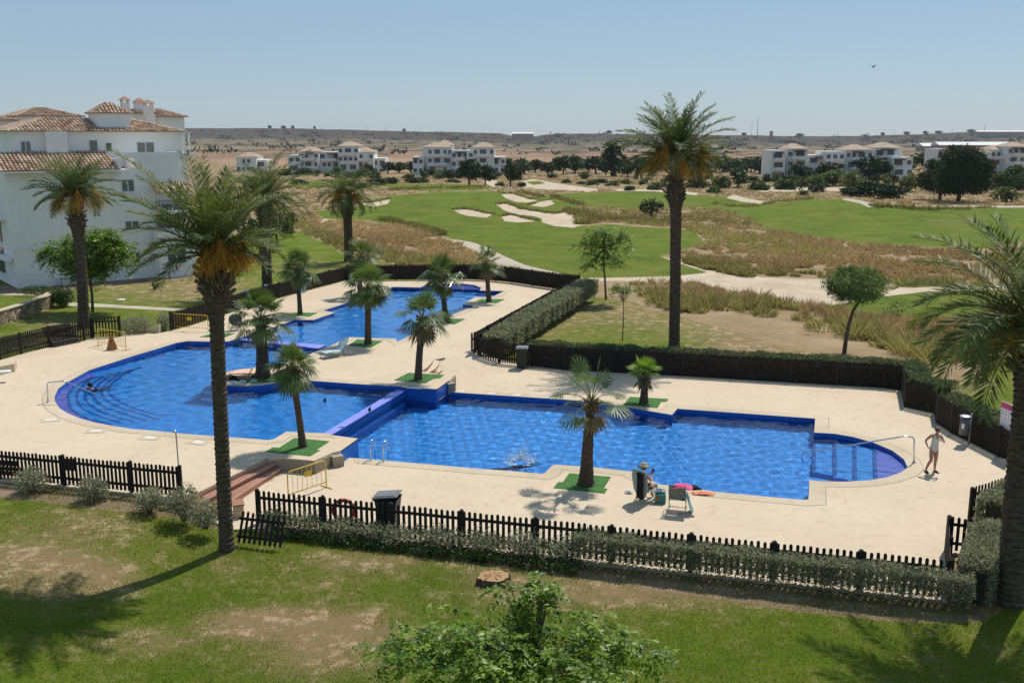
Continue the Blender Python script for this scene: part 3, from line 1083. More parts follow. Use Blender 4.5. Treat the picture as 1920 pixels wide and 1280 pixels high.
def build_terrain():
    polys = []
    for _, _, poly in REG:
        if poly:
            q = []
            n = len(poly)
            for i in range(n):
                a, b = Vector(poly[i]), Vector(poly[(i + 1) % n])
                k = max(1, int((b - a).length / 14)) if (b - a).length < 900 else 20
                q += [tuple(a.lerp(b, j / k)) for j in range(k)]
            polys.append(q)
    hole_w = densify(offset_poly(UOW, -0.35), 1.0)
    hole_l = densify(offset_poly(LOW, -0.35), 1.0)
    hp = [PX((x, y, ZU - 0.1)) for x, y in hole_w]
    hl = [PX((x, y, zlow(x, y) - 0.1)) for x, y in hole_l]
    extra = []
    vs = frange(299, 345, 4) + frange(345, 560, 9) + frange(560, 1320, 16) + frange(1320, 2200, 60) + frange(2200, 4600, 300)
    vs = [296] + vs
    rr = random.Random(3)
    for i, v in enumerate(vs):
        if v < 1320:
            us = frange(-4000, -160, 240) + frange(-160, 2080, 20 if v < 1300 else 60) + frange(2080, 5600, 240)
        else:
            us = frange(-4000, 5600, 200)
        for u in us:
            extra.append((u + rr.uniform(-3, 3), v + (rr.uniform(-1, 1) if v > 300 else 0)))
    hs = [(560, 815), (600, 850), (690, 850), (700, 820), (840, 735), (845, 712), (740, 705)]
    ov, of = cdt(polys + [hp, hl, hs], extra)
    X = np.array([q.x for q in ov])
    Y = np.array([q.y for q in ov])
    W3 = [G(x, max(y, 295.5)) for x, y in zip(X, Y)]
    T = np.array([list(f) for f in of])
    cx, cy = X[T].mean(1), Y[T].mean(1)
    reg = np.zeros(len(T), int)
    for i, (_, _, poly) in enumerate(REG):
        if poly:
            reg[inpoly_np(poly, cx, cy)] = i
    keep = ~inpoly_np(hp, cx, cy) & ~inpoly_np(hl, cx, cy) & ~inpoly_np(hs, cx, cy)
    rough_i = [i for i, r in enumerate(REG)]
    dry = np.full(len(X), 0.25)
    for u, v, a, b, s in DRY:
        dry += s * np.exp(-(((X - u) / a) ** 2 + ((Y - v) / b) ** 2) * 1.1)
    dry[(Y < 480)] -= 0.10
    names = {}
    for i, (n, mk, _) in enumerate(REG):
        names.setdefault((n, mk), []).append(i)
    for (n, mk), ids in names.items():
        sel = np.isin(reg, ids) & keep
        tris = T[sel]
        if not len(tris):
            continue
        u, inv = np.unique(tris, return_inverse=True)
        V = np.array([W3[k] for k in u])
        me = np_mesh(n, V, inv.reshape(-1, 3), M[mk], smooth=True)
        a = me.attributes.new('dry', 'FLOAT', 'POINT')
        a.data.foreach_set('value', np.clip(dry[u], 0, 1.3).astype(np.float32))
        # faces up
        nn = np.empty(len(me.polygons) * 3, np.float32)
        me.polygons.foreach_get('normal', nn)
        if nn[2::3].mean() < 0:
            me.flip_normals()
        struct(link(n, me))


build_terrain()

# far plain and mesas
RIDGE = [(-3000, 238), (-500, 240), (380, 240.5), (560, 241), (700, 245), (800, 247), (900, 249), (940, 250.5), (953, 254.5), (1000, 256), (1030, 252), (1100, 250.5), (1250, 252), (1400, 254),
         (1480, 255.5), (1600, 255.5), (1680, 253), (1760, 250.5), (1830, 247.5), (1930, 245.5), (2500, 244), (5000, 240)]


def far_scrub(V, n, rows):
    """low dark scrub dotted over the plain and the ridge slopes"""
    rs = np.random.RandomState(31)
    C, S = [], []
    while len(C) < 950:
        i, j = rs.randint(1, rows - 2), rs.randint(int(n * .32), int(n * .68))
        t = rs.rand()
        a = V[i * n + j] * (1 - t) + V[i * n + j + 1] * t
        b = V[(i + 1) * n + j] * (1 - t) + V[(i + 1) * n + j + 1] * t
        if sin(i * 2.3 + j * 0.21) + 0.6 * sin(j * 0.9 + i) < rs.normal() * 0.8 - (0.6 if i > 6 else -0.2):
            continue
        q = rs.rand()
        C.append(a * (1 - q) + b * q)
        S.append((1.6 + 3.4 * rs.rand() ** 2) * (1.0 + a[1] / 2600))
    C, S = np.repeat(np.array(C), 16, axis=0), np.repeat(np.array(S), 16)
    m = len(C)
    C = C + rs.normal(size=(m, 3)) * np.stack([S * .8, S * .5, S * .22], 1) + np.stack([S * 0, S * 0, S * .25], 1)
    Vq, F, T = leaf_quads(C, rs.normal(size=(m, 3)) + np.array([0, 0, .3]), rs.normal(size=(m, 3)), S * 0.7, S * 0.5, np.clip(.4 + rs.normal(size=m) * .25, 0, 1))
    tag(link('far_scrub', np_mesh('far_scrub', Vq, F, leaf_mat('far_scrub_leaf', (0.04, 0.045, 0.026), (0.10, 0.10, 0.06), 0.8, 0.1, 0.1), T)), 'dark scrub dotted over the far plain and ridge', 'scrub', kind='stuff')


def build_far():
    rows = [(0, 297.0), (0.10, 290), (0.22, 284), (0.34, 279), (0.46, 274.5), (0.56, 270), (0.66, 266), (0.74, 262), (0.82, 258), (0.90, 253), (0.96, 249), (1.0, 246)]
    us = frange(-3000, 5000, 22)
    V, F, K = [], [], []
    rr = random.Random(5)
    for i, (t, v) in enumerate(rows):
        D = (640 if i == 0 else 760) + 2400 * t ** 1.3
        for j, u in enumerate(us):
            r = lerp_tab(RIDGE, u)
            vv = 297 + (v - 297) * (297 - r) / (297 - 246)
            if 0 < i < len(rows) - 1:
                vv += 0.9 * sin(u * 0.013 + i * 2.1) + 0.7 * sin(u * 0.041 + i * 1.3)
            else:
                vv += (0.5 * sin(u * 0.05) * sin(u * 0.017) + rr.uniform(-.25, .25)) if i else 0
            dd = D + (60 * sin(u * 0.01 + i) + rr.uniform(-25, 25) if i else 0)
            if i == 0:
                V.append(tuple(G(u, 297)))
                V[-1] = (V[-1][0], V[-1][1], V[-1][2] - 0.05)
            else:
                V.append(tuple(AT(u, vv, dd)))
            K.append(t)
    for off, dz in ((500, 0), (2500, -10), (5000, -160)):
        for u in us:
            r = lerp_tab(RIDGE, u)
            p = AT(u, r, 3160)
            d = Vector((p.x, p.y)).normalized()
            V.append((p.x + d.x * off, p.y + d.y * off, p.z - 1 + dz))
            K.append(1.0)
    n = len(us)
    m = len(rows) + 3
    for i in range(m - 1):
        for j in range(n - 1):
            F.append((i * n + j, i * n + j + 1, (i + 1) * n + j + 1, (i + 1) * n + j))
    m_, nt, out = new_mat('far_country')
    tc = nd(nt, 'ShaderNodeTexCoord').outputs['Object']
    a = nd(nt, 'ShaderNodeAttribute', attribute_name='tone').outputs['Fac']
    sx = nd(nt, 'ShaderNodeMapping')
    sx.inputs['Scale'].default_value = (0.5, 0.12, 4)
    nt.links.new(tc, sx.inputs['Vector'])
    n1 = noise(nt, 0.006, 6, 0.7, sx.outputs[0])
    n2 = noise(nt, 0.05, 7, 0.75, sx.outputs[0])
    base = ramp(nt, mathn(nt, 'ADD', a, mathn(nt, 'MULTIPLY', mathn(nt, 'SUBTRACT', n1, 0.5), 0.22)),
                [(0.0, (0.29, 0.195, 0.13)), (0.20, (0.28, 0.19, 0.13)), (0.24, (0.13, 0.11, 0.075)), (0.29, (0.29, 0.22, 0.155)), (0.38, (0.27, 0.21, 0.15)), (0.44, (0.14, 0.12, 0.085)), (0.5, (0.22, 0.175, 0.125)),
                 (0.60, (0.17, 0.14, 0.10)), (0.66, (0.21, 0.17, 0.12)), (0.72, (0.105, 0.088, 0.064)), (0.86, (0.085, 0.070, 0.054)), (1.0, (0.075, 0.062, 0.05))])
    k = mixc(nt, ramp(nt, n2, [(0.48, 0.0), (0.60, 0.8)]), base, (0.055, 0.055, 0.038))
    k = mixc(nt, ramp(nt, noise(nt, 0.11, 6, 0.7, sx.outputs[0]), [(0.58, 0.0), (0.68, 0.6)]), k, (0.36, 0.29, 0.21))
    finish(nt, out, k, 1.0, 0, n2, 0.5, 6.0, 0.0)
    me = np_mesh('hills', V, np.array(F), m_, K, smooth=True)
    nn = np.empty(len(me.polygons) * 3, np.float32)
    me.polygons.foreach_get('normal', nn)
    if nn[2::3].mean() < 0:
        me.flip_normals()
    struct(link('hills', me))
    far_scrub(np.array(V), n, len(rows))


build_far()

# ------------------------------------------------------------------ plant materials
M['frond'] = leaf_mat('date_frond', (0.048, 0.072, 0.016), (0.225, 0.26, 0.08), 0.5, 0.30, 0.25)
M['frond_far'] = leaf_mat('date_frond_mid', (0.048, 0.072, 0.018), (0.18, 0.22, 0.07), 0.5, 0.30, 0.25)
M['fan'] = leaf_mat('fan_leaf', (0.045, 0.080, 0.018), (0.17, 0.235, 0.06), 0.45, 0.30, 0.4)
M['dead_fan'] = leaf_mat('dead_fan_leaf', (0.13, 0.095, 0.05), (0.34, 0.27, 0.15), 0.8, 0.25, 0.1)
M['fan_young'] = leaf_mat('fan_leaf_young', (0.14, 0.24, 0.03), (0.30, 0.42, 0.06), 0.45, 0.35, 0.4)
M['fruit'] = leaf_mat('date_stalk', (0.36, 0.17, 0.02), (0.70, 0.40, 0.07), 0.6, 0.3, 0.2, (1, 0.9, 0.6))
M['melia'] = leaf_mat('feathery_leaf', (0.055, 0.115, 0.012), (0.25, 0.37, 0.03), 0.45, 0.38, 0.35)
M['dark_leaf'] = leaf_mat('dark_leaf', (0.014, 0.026, 0.008), (0.055, 0.075, 0.022), 0.6, 0.15, 0.2)
M['mid_leaf'] = leaf_mat('mid_leaf', (0.026, 0.048, 0.014), (0.09, 0.13, 0.035), 0.6, 0.2, 0.2)
M['pale_leaf'] = leaf_mat('pale_leaf', (0.075, 0.10, 0.03), (0.19, 0.22, 0.075), 0.6, 0.25, 0.2)
M['needle'] = leaf_mat('fine_needle', (0.06, 0.105, 0.033), (0.215, 0.285, 0.09), 0.55, 0.25, 0.25)
M['hedge'] = leaf_mat('grey_hedge_leaf', (0.13, 0.14, 0.085), (0.42, 0.42, 0.29), 0.6, 0.42, 0.25, (1.1, 1.1, 0.8))
M['hedge_green'] = leaf_mat('green_hedge_leaf', (0.05, 0.065, 0.03), (0.19, 0.215, 0.12), 0.6, 0.3, 0.25)
M['straw'] = leaf_mat('dry_grass_blade', (0.22, 0.158, 0.075), (0.62, 0.47, 0.25), 0.8, 0.35, 0.1, (1.1, 1.0, 0.8))
M['straw_green'] = leaf_mat('olive_grass_blade', (0.13, 0.115, 0.05), (0.45, 0.385, 0.20), 0.8, 0.35, 0.1)
M['bush'] = leaf_mat('bush_leaf', (0.02, 0.04, 0.012), (0.08, 0.13, 0.03), 0.5, 0.2, 0.3)


def bark_mat(name, a, b, scale=8, stretch=3.0):
    m, nt, out = new_mat(name)
    tc = nd(nt, 'ShaderNodeTexCoord').outputs['Object']
    mp = nd(nt, 'ShaderNodeMapping')
    mp.inputs['Scale'].default_value = (1, 1, stretch)
    nt.links.new(tc, mp.inputs['Vector'])
    f = noise(nt, scale, 5, 0.65, mp.outputs[0])
    c = ramp(nt, f, [(0.3, a), (0.68, b)])
    finish(nt, out, c, 0.95, 0, f, 0.9, 0.06, 0.1)
    return m


M['date_bark'] = bark_mat('date_palm_bark', (0.045, 0.034, 0.025), (0.15, 0.118, 0.085), 5, 2.5)
M['fan_bark'] = bark_mat('fan_palm_bark', (0.05, 0.038, 0.028), (0.16, 0.12, 0.085), 7, 3)
M['boot'] = bark_mat('leaf_boot', (0.10, 0.07, 0.045), (0.30, 0.22, 0.14), 9, 1.5)
M['petiole'] = simple('leaf_stalk', (0.17, 0.18, 0.06), 0.6, 0.3, 3)
M['bark'] = bark_mat('tree_bark', (0.07, 0.055, 0.04), (0.2, 0.16, 0.12), 14, 0.4)


# ------------------------------------------------------------------ palms
def trunk_mesh(pts, r0, r1, bulge, n, seed, ring=0.15, tooth=0.13, flare=0.25, bulge_at=0.45):
    """ringed palm trunk: leaf-base scars give it a toothed outline"""
    rr = random.Random(seed)
    mb = MB()
    P_, L = [Vector(p) for p in pts], 0
    ln = sum((b - a).length for a, b in zip(P_, P_[1:]))
    k = max(6, int(ln / ring))
    vs, fs = [], []
    cum = [0]
    for a, b in zip(P_, P_[1:]):
        cum.append(cum[-1] + (b - a).length)

    def at(s):
        for i in range(len(P_) - 1):
            if s <= cum[i + 1] or i == len(P_) - 2:
                return P_[i].lerp(P_[i + 1], (s - cum[i]) / (cum[i + 1] - cum[i]))
    ph = [rr.uniform(0, 6.28) for _ in range(n)]
    for i in range(k + 1):
        for half in (0, 1):
            t = min(1.0, (i + half * 0.7) / k)
            c = at(t * ln)
            r = r0 + (r1 - r0) * t
            r *= 1 + flare * exp(-t * ln / 0.35)
            d = (1 - t) * ln
            if bulge:
                r *= 1 + bulge * exp(-((d - bulge_at) / 0.55) ** 2)
            for j in range(n):
                a = 2 * pi * j / n + (i % 2) * pi / n
                w = 1 + tooth * (half * (0.6 + 0.8 * rr.random()) - 0.3)
                vs.append((c.x + r * w * cos(a), c.y + r * w * sin(a), c.z + rr.uniform(-.02, .02)))
    rows = 2 * (k + 1)
    for i in range(rows - 1):
        for j in range(n):
            fs.append((i * n + j, i * n + (j + 1) % n, (i + 1) * n + (j + 1) % n, (i + 1) * n + j))
    fs.append(tuple((rows - 1) * n + j for j in range(n)))
    mb.add(vs, fs)
    return mb


def frond_arrays(rs, n_fronds, L, e_hi, e_lo, bend, leaflets=46, wleaf=0.035, lleaf=0.46, az0=0.0, bias=None, vary=0.12, extra=()):
    Vq, Fq, Tq, base = [], [], [], 0
    st = MB()
    ga = pi * (3 - sqrt(5))
    for i in range(n_fronds):
        q = (i + 0.5) / n_fronds
        az = az0 + i * ga + rs.normal() * 0.15
        e0 = e_hi + (e_lo - e_hi) * q ** 1.1 + rs.normal() * 0.07
        bd = bend * (0.75 + 0.5 * rs.rand()) * (0.55 + 0.6 * q)
        if i >= n_fronds - len(extra):
            az, e0, bd = extra[i - n_fronds + len(extra)]
        Li = L * (0.85 + vary * rs.normal()) * (0.78 + 0.32 * sin(pi * min(1, q * 1.15)))
        if bias is not None:
            Li *= 1 + bias[1] * cos(az - bias[0])
        k = 12
        pts, el = [Vector((0.08 * cos(az), 0.08 * sin(az), 0.0))], e0
        side_sw = rs.normal() * 0.25
        for s in range(k):
            t = (s + 0.5) / k
            el = e0 - bd * t ** 1.25
            a2 = az + side_sw * t
            pts.append(pts[-1] + Vector((cos(el) * cos(a2), cos(el) * sin(a2), sin(el))) * (Li / k))
        st.tube([tuple(p) for p in pts[::2]], [0.030 * (1 - 0.85 * j / (k // 2)) + 0.004 for j in range(k // 2 + 1)], 4, False)
        A_ = np.array([tuple(p) for p in pts])
        tt = np.linspace(0.16, 0.995, leaflets)
        idx = np.minimum((tt * k).astype(int), k - 1)
        fr = tt * k - idx
        C = A_[idx] * (1 - fr[:, None]) + A_[idx + 1] * fr[:, None]
        Tn = unit(A_[idx + 1] - A_[idx])
        side = unit(np.cross(Tn, np.tile([0, 0, 1.0], (leaflets, 1))))
        upv = np.cross(side, Tn)
        ll = lleaf * 1.12 * (L / 3.4) * (0.35 + 0.75 * np.sin(np.pi * (0.12 + 0.80 * tt)) ** 0.8)
        tone = np.clip(0.42 + rs.normal() * 0.17 + rs.normal(size=leaflets) * 0.10 + (0.10 if q < 0.25 else 0), 0, 1)
        for sgn in (-1, 1):
            ang = 0.72 + 0.30 * (1 - tt) + rs.normal(size=leaflets) * 0.09
            D = Tn * np.cos(ang)[:, None] + side * (sgn * np.sin(ang))[:, None] + upv * (0.20 + 0.16 * rs.normal(size=leaflets))[:, None]
            D[:, 2] -= 0.12
            N = upv * 0.8 - side * sgn * 0.6 + rs.normal(size=(leaflets, 3)) * 0.25
            V, F, T = leaf_quads(C, D, N, ll * (0.9 + 0.2 * rs.rand(leaflets)), np.full(leaflets, wleaf * L / 3.0), tone)
            Vq.append(V)
            Fq.append(F + base)
            Tq.append(T)
            base += len(V)
    return np.concatenate(Vq), np.concatenate(Fq), np.concatenate(Tq), st


def fruit_mesh(rs, n, L, mat, spread=1.0, az0=0.0, arc=2 * pi):
    """date bunches: an arching stalk with a brush of hanging strands at its end"""
    V, F, T, base = [], [], [], 0

    def strip(p0, p1, wd, t0, t1):
        nonlocal base
        d = p1 - p0
        s_ = np.cross(d, np.array([0.3, 0.2, 1.0]) + rs.normal(size=3) * 0.4)
        s_ = s_ / max(np.linalg.norm(s_), 1e-6) * wd
        V.extend([p0 - s_, p0 + s_, p1 + s_ * .7, p1 - s_ * .7])
        F.append([base, base + 1, base + 2, base + 3])
        T.extend([t0, t0, t1, t1])
        base += 4
    for i in range(n):
        az = az0 + arc * (i + 0.8 * rs.rand()) / n
        ro = L * spread * (0.26 + 0.26 * rs.rand())
        zt = L * (0.05 + 0.28 * rs.rand())
        c0, c1 = np.array([0.1 * cos(az), 0.1 * sin(az), -0.05]), np.array([ro * .6 * cos(az), ro * .6 * sin(az), zt + .12])
        nd_ = np.array([ro * cos(az), ro * sin(az), zt - 0.05])
        for k in range(3):
            strip(c0, c1, 0.03, .45, .5)
            strip(c1, nd_, 0.025, .5, .6)
        tb = 0.35 + 0.4 * rs.rand()
        ln = L * (0.34 + 0.22 * rs.rand())
        for s in range(95):
            st_ = nd_ + rs.normal(size=3) * 0.04 - np.array([0, 0, 0.22 * ln * rs.rand()])
            d = np.array([cos(az) * .30, sin(az) * .30, -1.0]) + rs.normal(size=3) * np.array([.40, .40, .12])
            l1 = ln * (0.5 + 0.6 * rs.rand())
            m_ = st_ + d * l1 * 0.5
            e_ = m_ + (d * np.array([.55, .55, 1.0])) * l1 * 0.5
            t = min(1, max(0, tb + rs.normal() * 0.22))
            strip(st_, m_, 0.011, t, t)
            strip(m_, e_, 0.011, t, min(1, t + .1))
    return np.array(V), np.array(F), T


def date_palm(label, px, zbase, r0, r1, L, nf, seed, e_hi=1.5, e_lo=-0.35, bend=1.15, fruit=(5, 1.0), bulge=0.45, leaflets=46, bias=None, dead=0, mat='frond', wleaf=0.035, crown_up=0.0, fruit_off=(0, 0, 0.2), bulge_at=0.45, spread=1.2, extra=(), lleaf=0.46):
    b = P(px[0][0], px[0][1], zbase)
    pts = [b] + [AT(u, v, b.y) for u, v in px[1:]]
    t = thing('date_palm', label, 'palm tree', b, 0, 'tall date palms round the pool')
    loc = [p - b for p in pts]
    loc[0] = loc[0] - Vector((0, 0, 0.15))
    trunk_mesh(loc, r0, r1, bulge, 14, seed, bulge_at=bulge_at).obj('trunk', M['date_bark'], t)
    rs = np.random.RandomState(seed)
    top = loc[-1] + Vector((0, 0, crown_up))
    V, F, T, st = frond_arrays(rs, nf, L, e_hi, e_lo, bend, leaflets, wleaf=wleaf, bias=bias, extra=extra, lleaf=lleaf)
    c = link('crown', np_mesh('crown', V, F, M[mat], T), t, top)
    st.obj('frond_ribs', M['petiole'], c)
    # boots: cut frond stubs round the top of the trunk
    mb = MB()
    for i in range(46):
        a = i * 2.4
        h = -(bulge_at + 0.45) + (bulge_at + 0.55) * i / 46
        rr_ = r1 * (1.0 + bulge * exp(-((-h - bulge_at) / 0.55) ** 2))
        d = Vector((cos(a), sin(a), 0.75)).normalized()
        p = top + Vector((cos(a) * rr_ * 0.75, sin(a) * rr_ * 0.75, h))
        mb.bar(p, p + d * (0.30 + 0.12 * rs.rand()), 0.11, 0.045, (-sin(a), cos(a), 0.01))
    mb.obj('leaf_boots', M['boot'], t)
    if fruit:
        V, F, T = fruit_mesh(rs, fruit[0], fruit[1], M['fruit'], spread, *fruit[2:])
        link('fruit_stalks', np_mesh('fruit_stalks', V, F, M['fruit'], T), t, top + Vector((0, 0, -0.05)) + Vector(fruit_off))
    return t


date_palm('tallest foreground date palm, dark trunk on the front lawn with orange fruit stalks', [(425, 1030), (419, 900), (411, 720), (404, 540), (401, 485)], -0.05, 0.205, 0.20, 3.0, 50, 21,
          e_hi=1.54, e_lo=0.38, bend=0.9, fruit=(7, 1.6, 4.3, 3.0), bulge=1.05, leaflets=60, lleaf=0.45, bias=(pi * 0.95, 0.08), wleaf=0.032, crown_up=0.1, fruit_off=(0.05, -0.05, 0.2), bulge_at=0.75, spread=1.0,
          extra=[(3.0, 0.45, 1.25), (3.4, 0.25, 1.0), (2.6, 0.6, 1.3), (0.2, 0.5, 1.3), (5.9, 0.35, 1.2), (4.2, 0.2, 1.2)])
date_palm('date palm in front of the left white building, behind the left picket fence', [(158, 615), (153, 510), (147, 440), (140, 372)], ZU - .07, 0.33, 0.30, 3.4, 52, 22,
          e_hi=1.5, e_lo=0.2, bend=1.3, fruit=(11, 2.2), bulge=0.5, bulge_at=1.4, spread=1.25, mat='frond_far')
date_palm('date palm behind the back left fence with its crown half hidden by the foreground palm', [(502, 552), (499, 480), (496, 410), (494, 375)], ZU - .07, 0.38, 0.35, 4.1, 56, 23,
          e_hi=1.45, e_lo=-0.2, bend=1.25, fruit=(4, 1.3), bulge=0.3, bias=(0.0, 0.12), bulge_at=1.2, mat='frond_far')
date_palm('dark date palm with drooping fronds in the dry grass beyond the back fence', [(654, 492), (653, 440), (651, 400), (650, 368)], 0.3, 0.42, 0.38, 3.7, 56, 24,
          e_hi=1.5, e_lo=-0.4, bend=1.5, fruit=(9, 1.9), bulge=0.5, bulge_at=1.3, mat='frond_far', leaflets=40)
date_palm('slender date palm standing alone beyond the hedge in front of the golf course', [(1264, 664), (1266, 540), (1267, 420), (1267, 345), (1267, 303)], -0.05, 0.30, 0.29, 3.85, 66, 25,
          e_hi=1.54, e_lo=0.15, bend=1.3, fruit=(13, 2.5), bulge=0.75, bulge_at=1.75, spread=1.3, mat='frond_far', leaflets=52)
date_palm('thick date palm cut off by the right edge, fronds hanging over the deck', [(1894, 1130), (1904, 960), (1921, 780), (1938, 620)], -0.05, 0.31, 0.29, 3.85, 42, 26,
          e_hi=1.5, e_lo=-0.3, bend=1.5, fruit=(11, 1.7), bulge=0.35, bulge_at=0.7, leaflets=60, bias=(pi, 0.06), wleaf=0.034,
          extra=[(3.1, 0.95, 1.6), (3.55, 0.6, 1.75), (2.75, 0.75, 1.7), (3.3, 0.2, 1.6), (3.8, 0.35, 1.6), (2.9, 0.3, 1.5)])


def fan_arrays(rs, n, rl, lp, e_hi, e_lo, seg=26, droop=0.45):
    V, F, T = [], [], []
    st = MB()
    ga = pi * (3 - sqrt(5))
    base = 0
    for i in range(n):
        q = (i + 0.5) / n
        az = i * ga + rs.normal() * 0.2
        el = e_hi + (e_lo - e_hi) * q + rs.normal() * 0.1
        d = Vector((cos(el) * cos(az), cos(el) * sin(az), sin(el)))
        l = lp * (0.7 + 0.5 * rs.rand())
        p0 = d * 0.05
        mid = d * l * 0.55 + Vector((0, 0, 0.02))
        d2 = (d + Vector((0, 0, -0.30 * cos(el)))).normalized()
        c = mid + d2 * l * 0.45
        st.tube([p0, mid, c], [0.022, 0.016, 0.012], 4, False)
        s = d2.cross(Vector((0, 0, 1)))
        if s.length < 0.1:
            s = Vector((-sin(az), cos(az), 0))
        s.normalize()
        r = rl * (0.8 + 0.35 * rs.rand())
        nrm = s.cross(d2)
        span = radians(105 + 25 * rs.rand())
        tn = min(1, max(0, 0.45 + rs.normal() * 0.18 + (0.15 if q < .3 else -0.12 * q)))
        for k in range(seg):
            a = -span + 2 * span * (k + 0.5) / seg
            da = span / seg * 1.05
            rk = r * (0.72 + 0.30 * cos(a * 0.8)) * (0.93 + 0.14 * rs.rand())

            def dr(x):
                v = d2 * cos(x) + s * sin(x)
                return v
            up = nrm * (0.05 if k % 2 else -0.02) * r
            m1, m2 = c + dr(a - da) * rk * 0.56 + up, c + dr(a + da) * rk * 0.56 + up
            m1.z -= droop * 0.10 * r
            m2.z -= droop * 0.10 * r
            t_ = c + dr(a) * rk
            t_.z -= droop * r * (0.45 + 0.35 * rs.rand()) * max(0.25, cos(el))
            V += [tuple(c), tuple(m1), tuple(t_), tuple(m2)]
            F.append((base, base + 1, base + 2, base + 3))
            T += [tn, tn, min(1, tn + 0.12), tn]
            base += 4
    return V, F, T, st


def fan_palm(label, px, zb, r0, r1, n, rl, lp, seed, e_hi=1.45, e_lo=-0.5, mat='fan', droop=0.5, skirt=True, tooth=0.12, flare=0.35, seg=26):
    b = P(px[0][0], px[0][1], zb)
    pts = [b] + [AT(u, v, b.y) for u, v in px[1:]]
    t = thing('fan_palm', label, 'palm tree', b, 0, 'small fan palms in the pool deck')
    loc = [p - b for p in pts]
    trunk_mesh(loc, r0 * .86, r1 * .86, 0.0, 12, seed, ring=0.09, tooth=tooth, flare=flare).obj('trunk', M['fan_bark'], t)
    rs = np.random.RandomState(seed)
    V, F, T, st = fan_arrays(rs, n, rl, lp, e_hi, e_lo, seg, droop)
    c = link('crown', np_mesh('crown', V, np.array(F), M[mat], T), t, loc[-1])
    st.obj('leaf_stalks', M['petiole'], c)
    if skirt:
        V, F, T, st = fan_arrays(rs, 6, rl * 0.85, lp * 0.7, -0.75, -1.25, 14, 0.5)
        link('dead_leaves', np_mesh('dead_leaves', V, np.array(F), M['dead_fan'], T), t, loc[-1] - Vector((0, 0, .12)))
    if skirt:
        mb = MB()
        for i in range(34):
            a = i * 2.4
            h = -0.42 + 0.45 * i / 34
            d = Vector((cos(a), sin(a), 0.5)).normalized()
            p = loc[-1] + Vector((cos(a) * r1 * 0.8, sin(a) * r1 * 0.8, h))
            mb.bar(p, p + d * (0.14 + 0.1 * rs.rand()), 0.07, 0.03, (-sin(a), cos(a), 0.01))
        mb.obj('leaf_boots', M['boot'], t)
    return t


fan_palm('stout fan palm with a flared shaggy trunk on the green mat beside the front fence', [(1099, 908), (1101, 850), (1105, 790), (1109, 752)], 0, 0.27, 0.155, 13, 0.66, 1.0, 31, 1.5, -0.25, droop=0.35, seg=24)
fan_palm('fan palm on the near planter beside the terracotta steps, trunk leaning left', [(568, 838), (562, 790), (553, 730), (549, 690)], ZU, 0.15, 0.12, 30, 0.62, 0.55, 32, 1.45, -0.75, droop=0.75)
fan_palm('fan palm on the green mat at the end of the spill wall', [(784, 711), (786, 670), (789, 630), (791, 595)], ZU, 0.19, 0.17, 14, 0.85, 0.75, 33, 1.5, -0.3, droop=0.6)
fan_palm('thick-trunked fan palm on the rounded island beside the sunbather', [(493, 708), (492, 670), (490, 630), (489, 598)], ZU, 0.36, 0.27, 26, 0.85, 0.95, 34, 1.5, -0.35, droop=0.4)
fan_palm('fan palm on the mat behind the light blue sun lounger', [(690, 645), (690, 600), (690, 560), (690, 540)], ZU, 0.20, 0.19, 28, 0.85, 0.85, 35, 1.4, -0.6, droop=0.9)
fan_palm('slim fan palm on the mat at the left side of the back pool', [(563, 590), (561, 560), (559, 530), (558, 505)], ZU, 0.17, 0.15, 28, 0.78, 0.75, 36, 1.4, -0.55, droop=0.85)
fan_palm('pale fan palm on the farthest left mat, half behind another palm crown', [(675, 556), (675, 530), (676, 505), (677, 482)], ZU, 0.20, 0.17, 22, 0.8, 0.85, 37, 1.45, -0.4, droop=0.7)
fan_palm('leaning fan palm over the back pool with a sucker at its foot', [(836, 599), (833, 570), (830, 540), (828, 520)], ZU, 0.20, 0.17, 24, 0.85, 0.8, 38, 1.45, -0.5, droop=0.7)
fan_palm('small fan palm on the mat near the far right corner of the back pool', [(917, 566), (915, 540), (913, 515), (912, 495)], ZU, 0.19, 0.16, 20, 0.72, 0.75, 39, 1.45, -0.4, droop=0.6)
fan_palm('short young fan palm with yellow green leaves beyond the right pool', [(1207, 756), (1208, 735), (1208, 712), (1208, 702)], 0, 0.19, 0.16, 22, 0.50, 0.45, 40, 1.5, 0.05, 'fan_young', 0.15)
fan_palm('leafy palm sucker sprouting at the foot of the leaning fan palm', [(834, 604), (834, 601), (834, 598), (834, 595)], ZU, 0.12, 0.10, 14, 0.42, 0.3, 41, 1.3, -0.2, droop=0.7, skirt=False)


# ------------------------------------------------------------------ broadleaf trees
def sprays(C, D, rs, length, pairs, leaf, droop=0.5):
    """feathery compound leaves: stalk positions C, directions D"""
    n = len(C)
    D = unit(D)
    side = unit(np.cross(D, np.tile([0, 0, 1.0], (n, 1))) + 1e-6)
    tone = np.clip(0.45 + rs.normal(size=n) * 0.22, 0, 1)
    Cs, Ds, Ns, Ts = [], [], [], []
    for k in range(pairs):
        t = (k + 1) / pairs
        pos = C + D * (length * t)[:, None] + np.array([0, 0, -1.0])[None] * (droop * length * t * t)[:, None]
        for sgn in (-1, 1):
            d = D * 0.45 + side * sgn + np.array([0, 0, -0.35])[None] + rs.normal(size=(n, 3)) * 0.2
            Cs.append(pos)
            Ds.append(d)
            Ns.append(np.tile([0, 0, 1.0], (n, 1)) + rs.normal(size=(n, 3)) * 0.35)
            Ts.append(np.clip(tone + rs.normal(size=n) * 0.1, 0, 1))
    C2, D2, N2, T2 = map(np.concatenate, (Cs, Ds, Ns, Ts))
    L = leaf * (0.7 + 0.6 * rs.rand(len(C2)))
    return leaf_quads(C2, D2, N2, L, L * 0.42, T2)


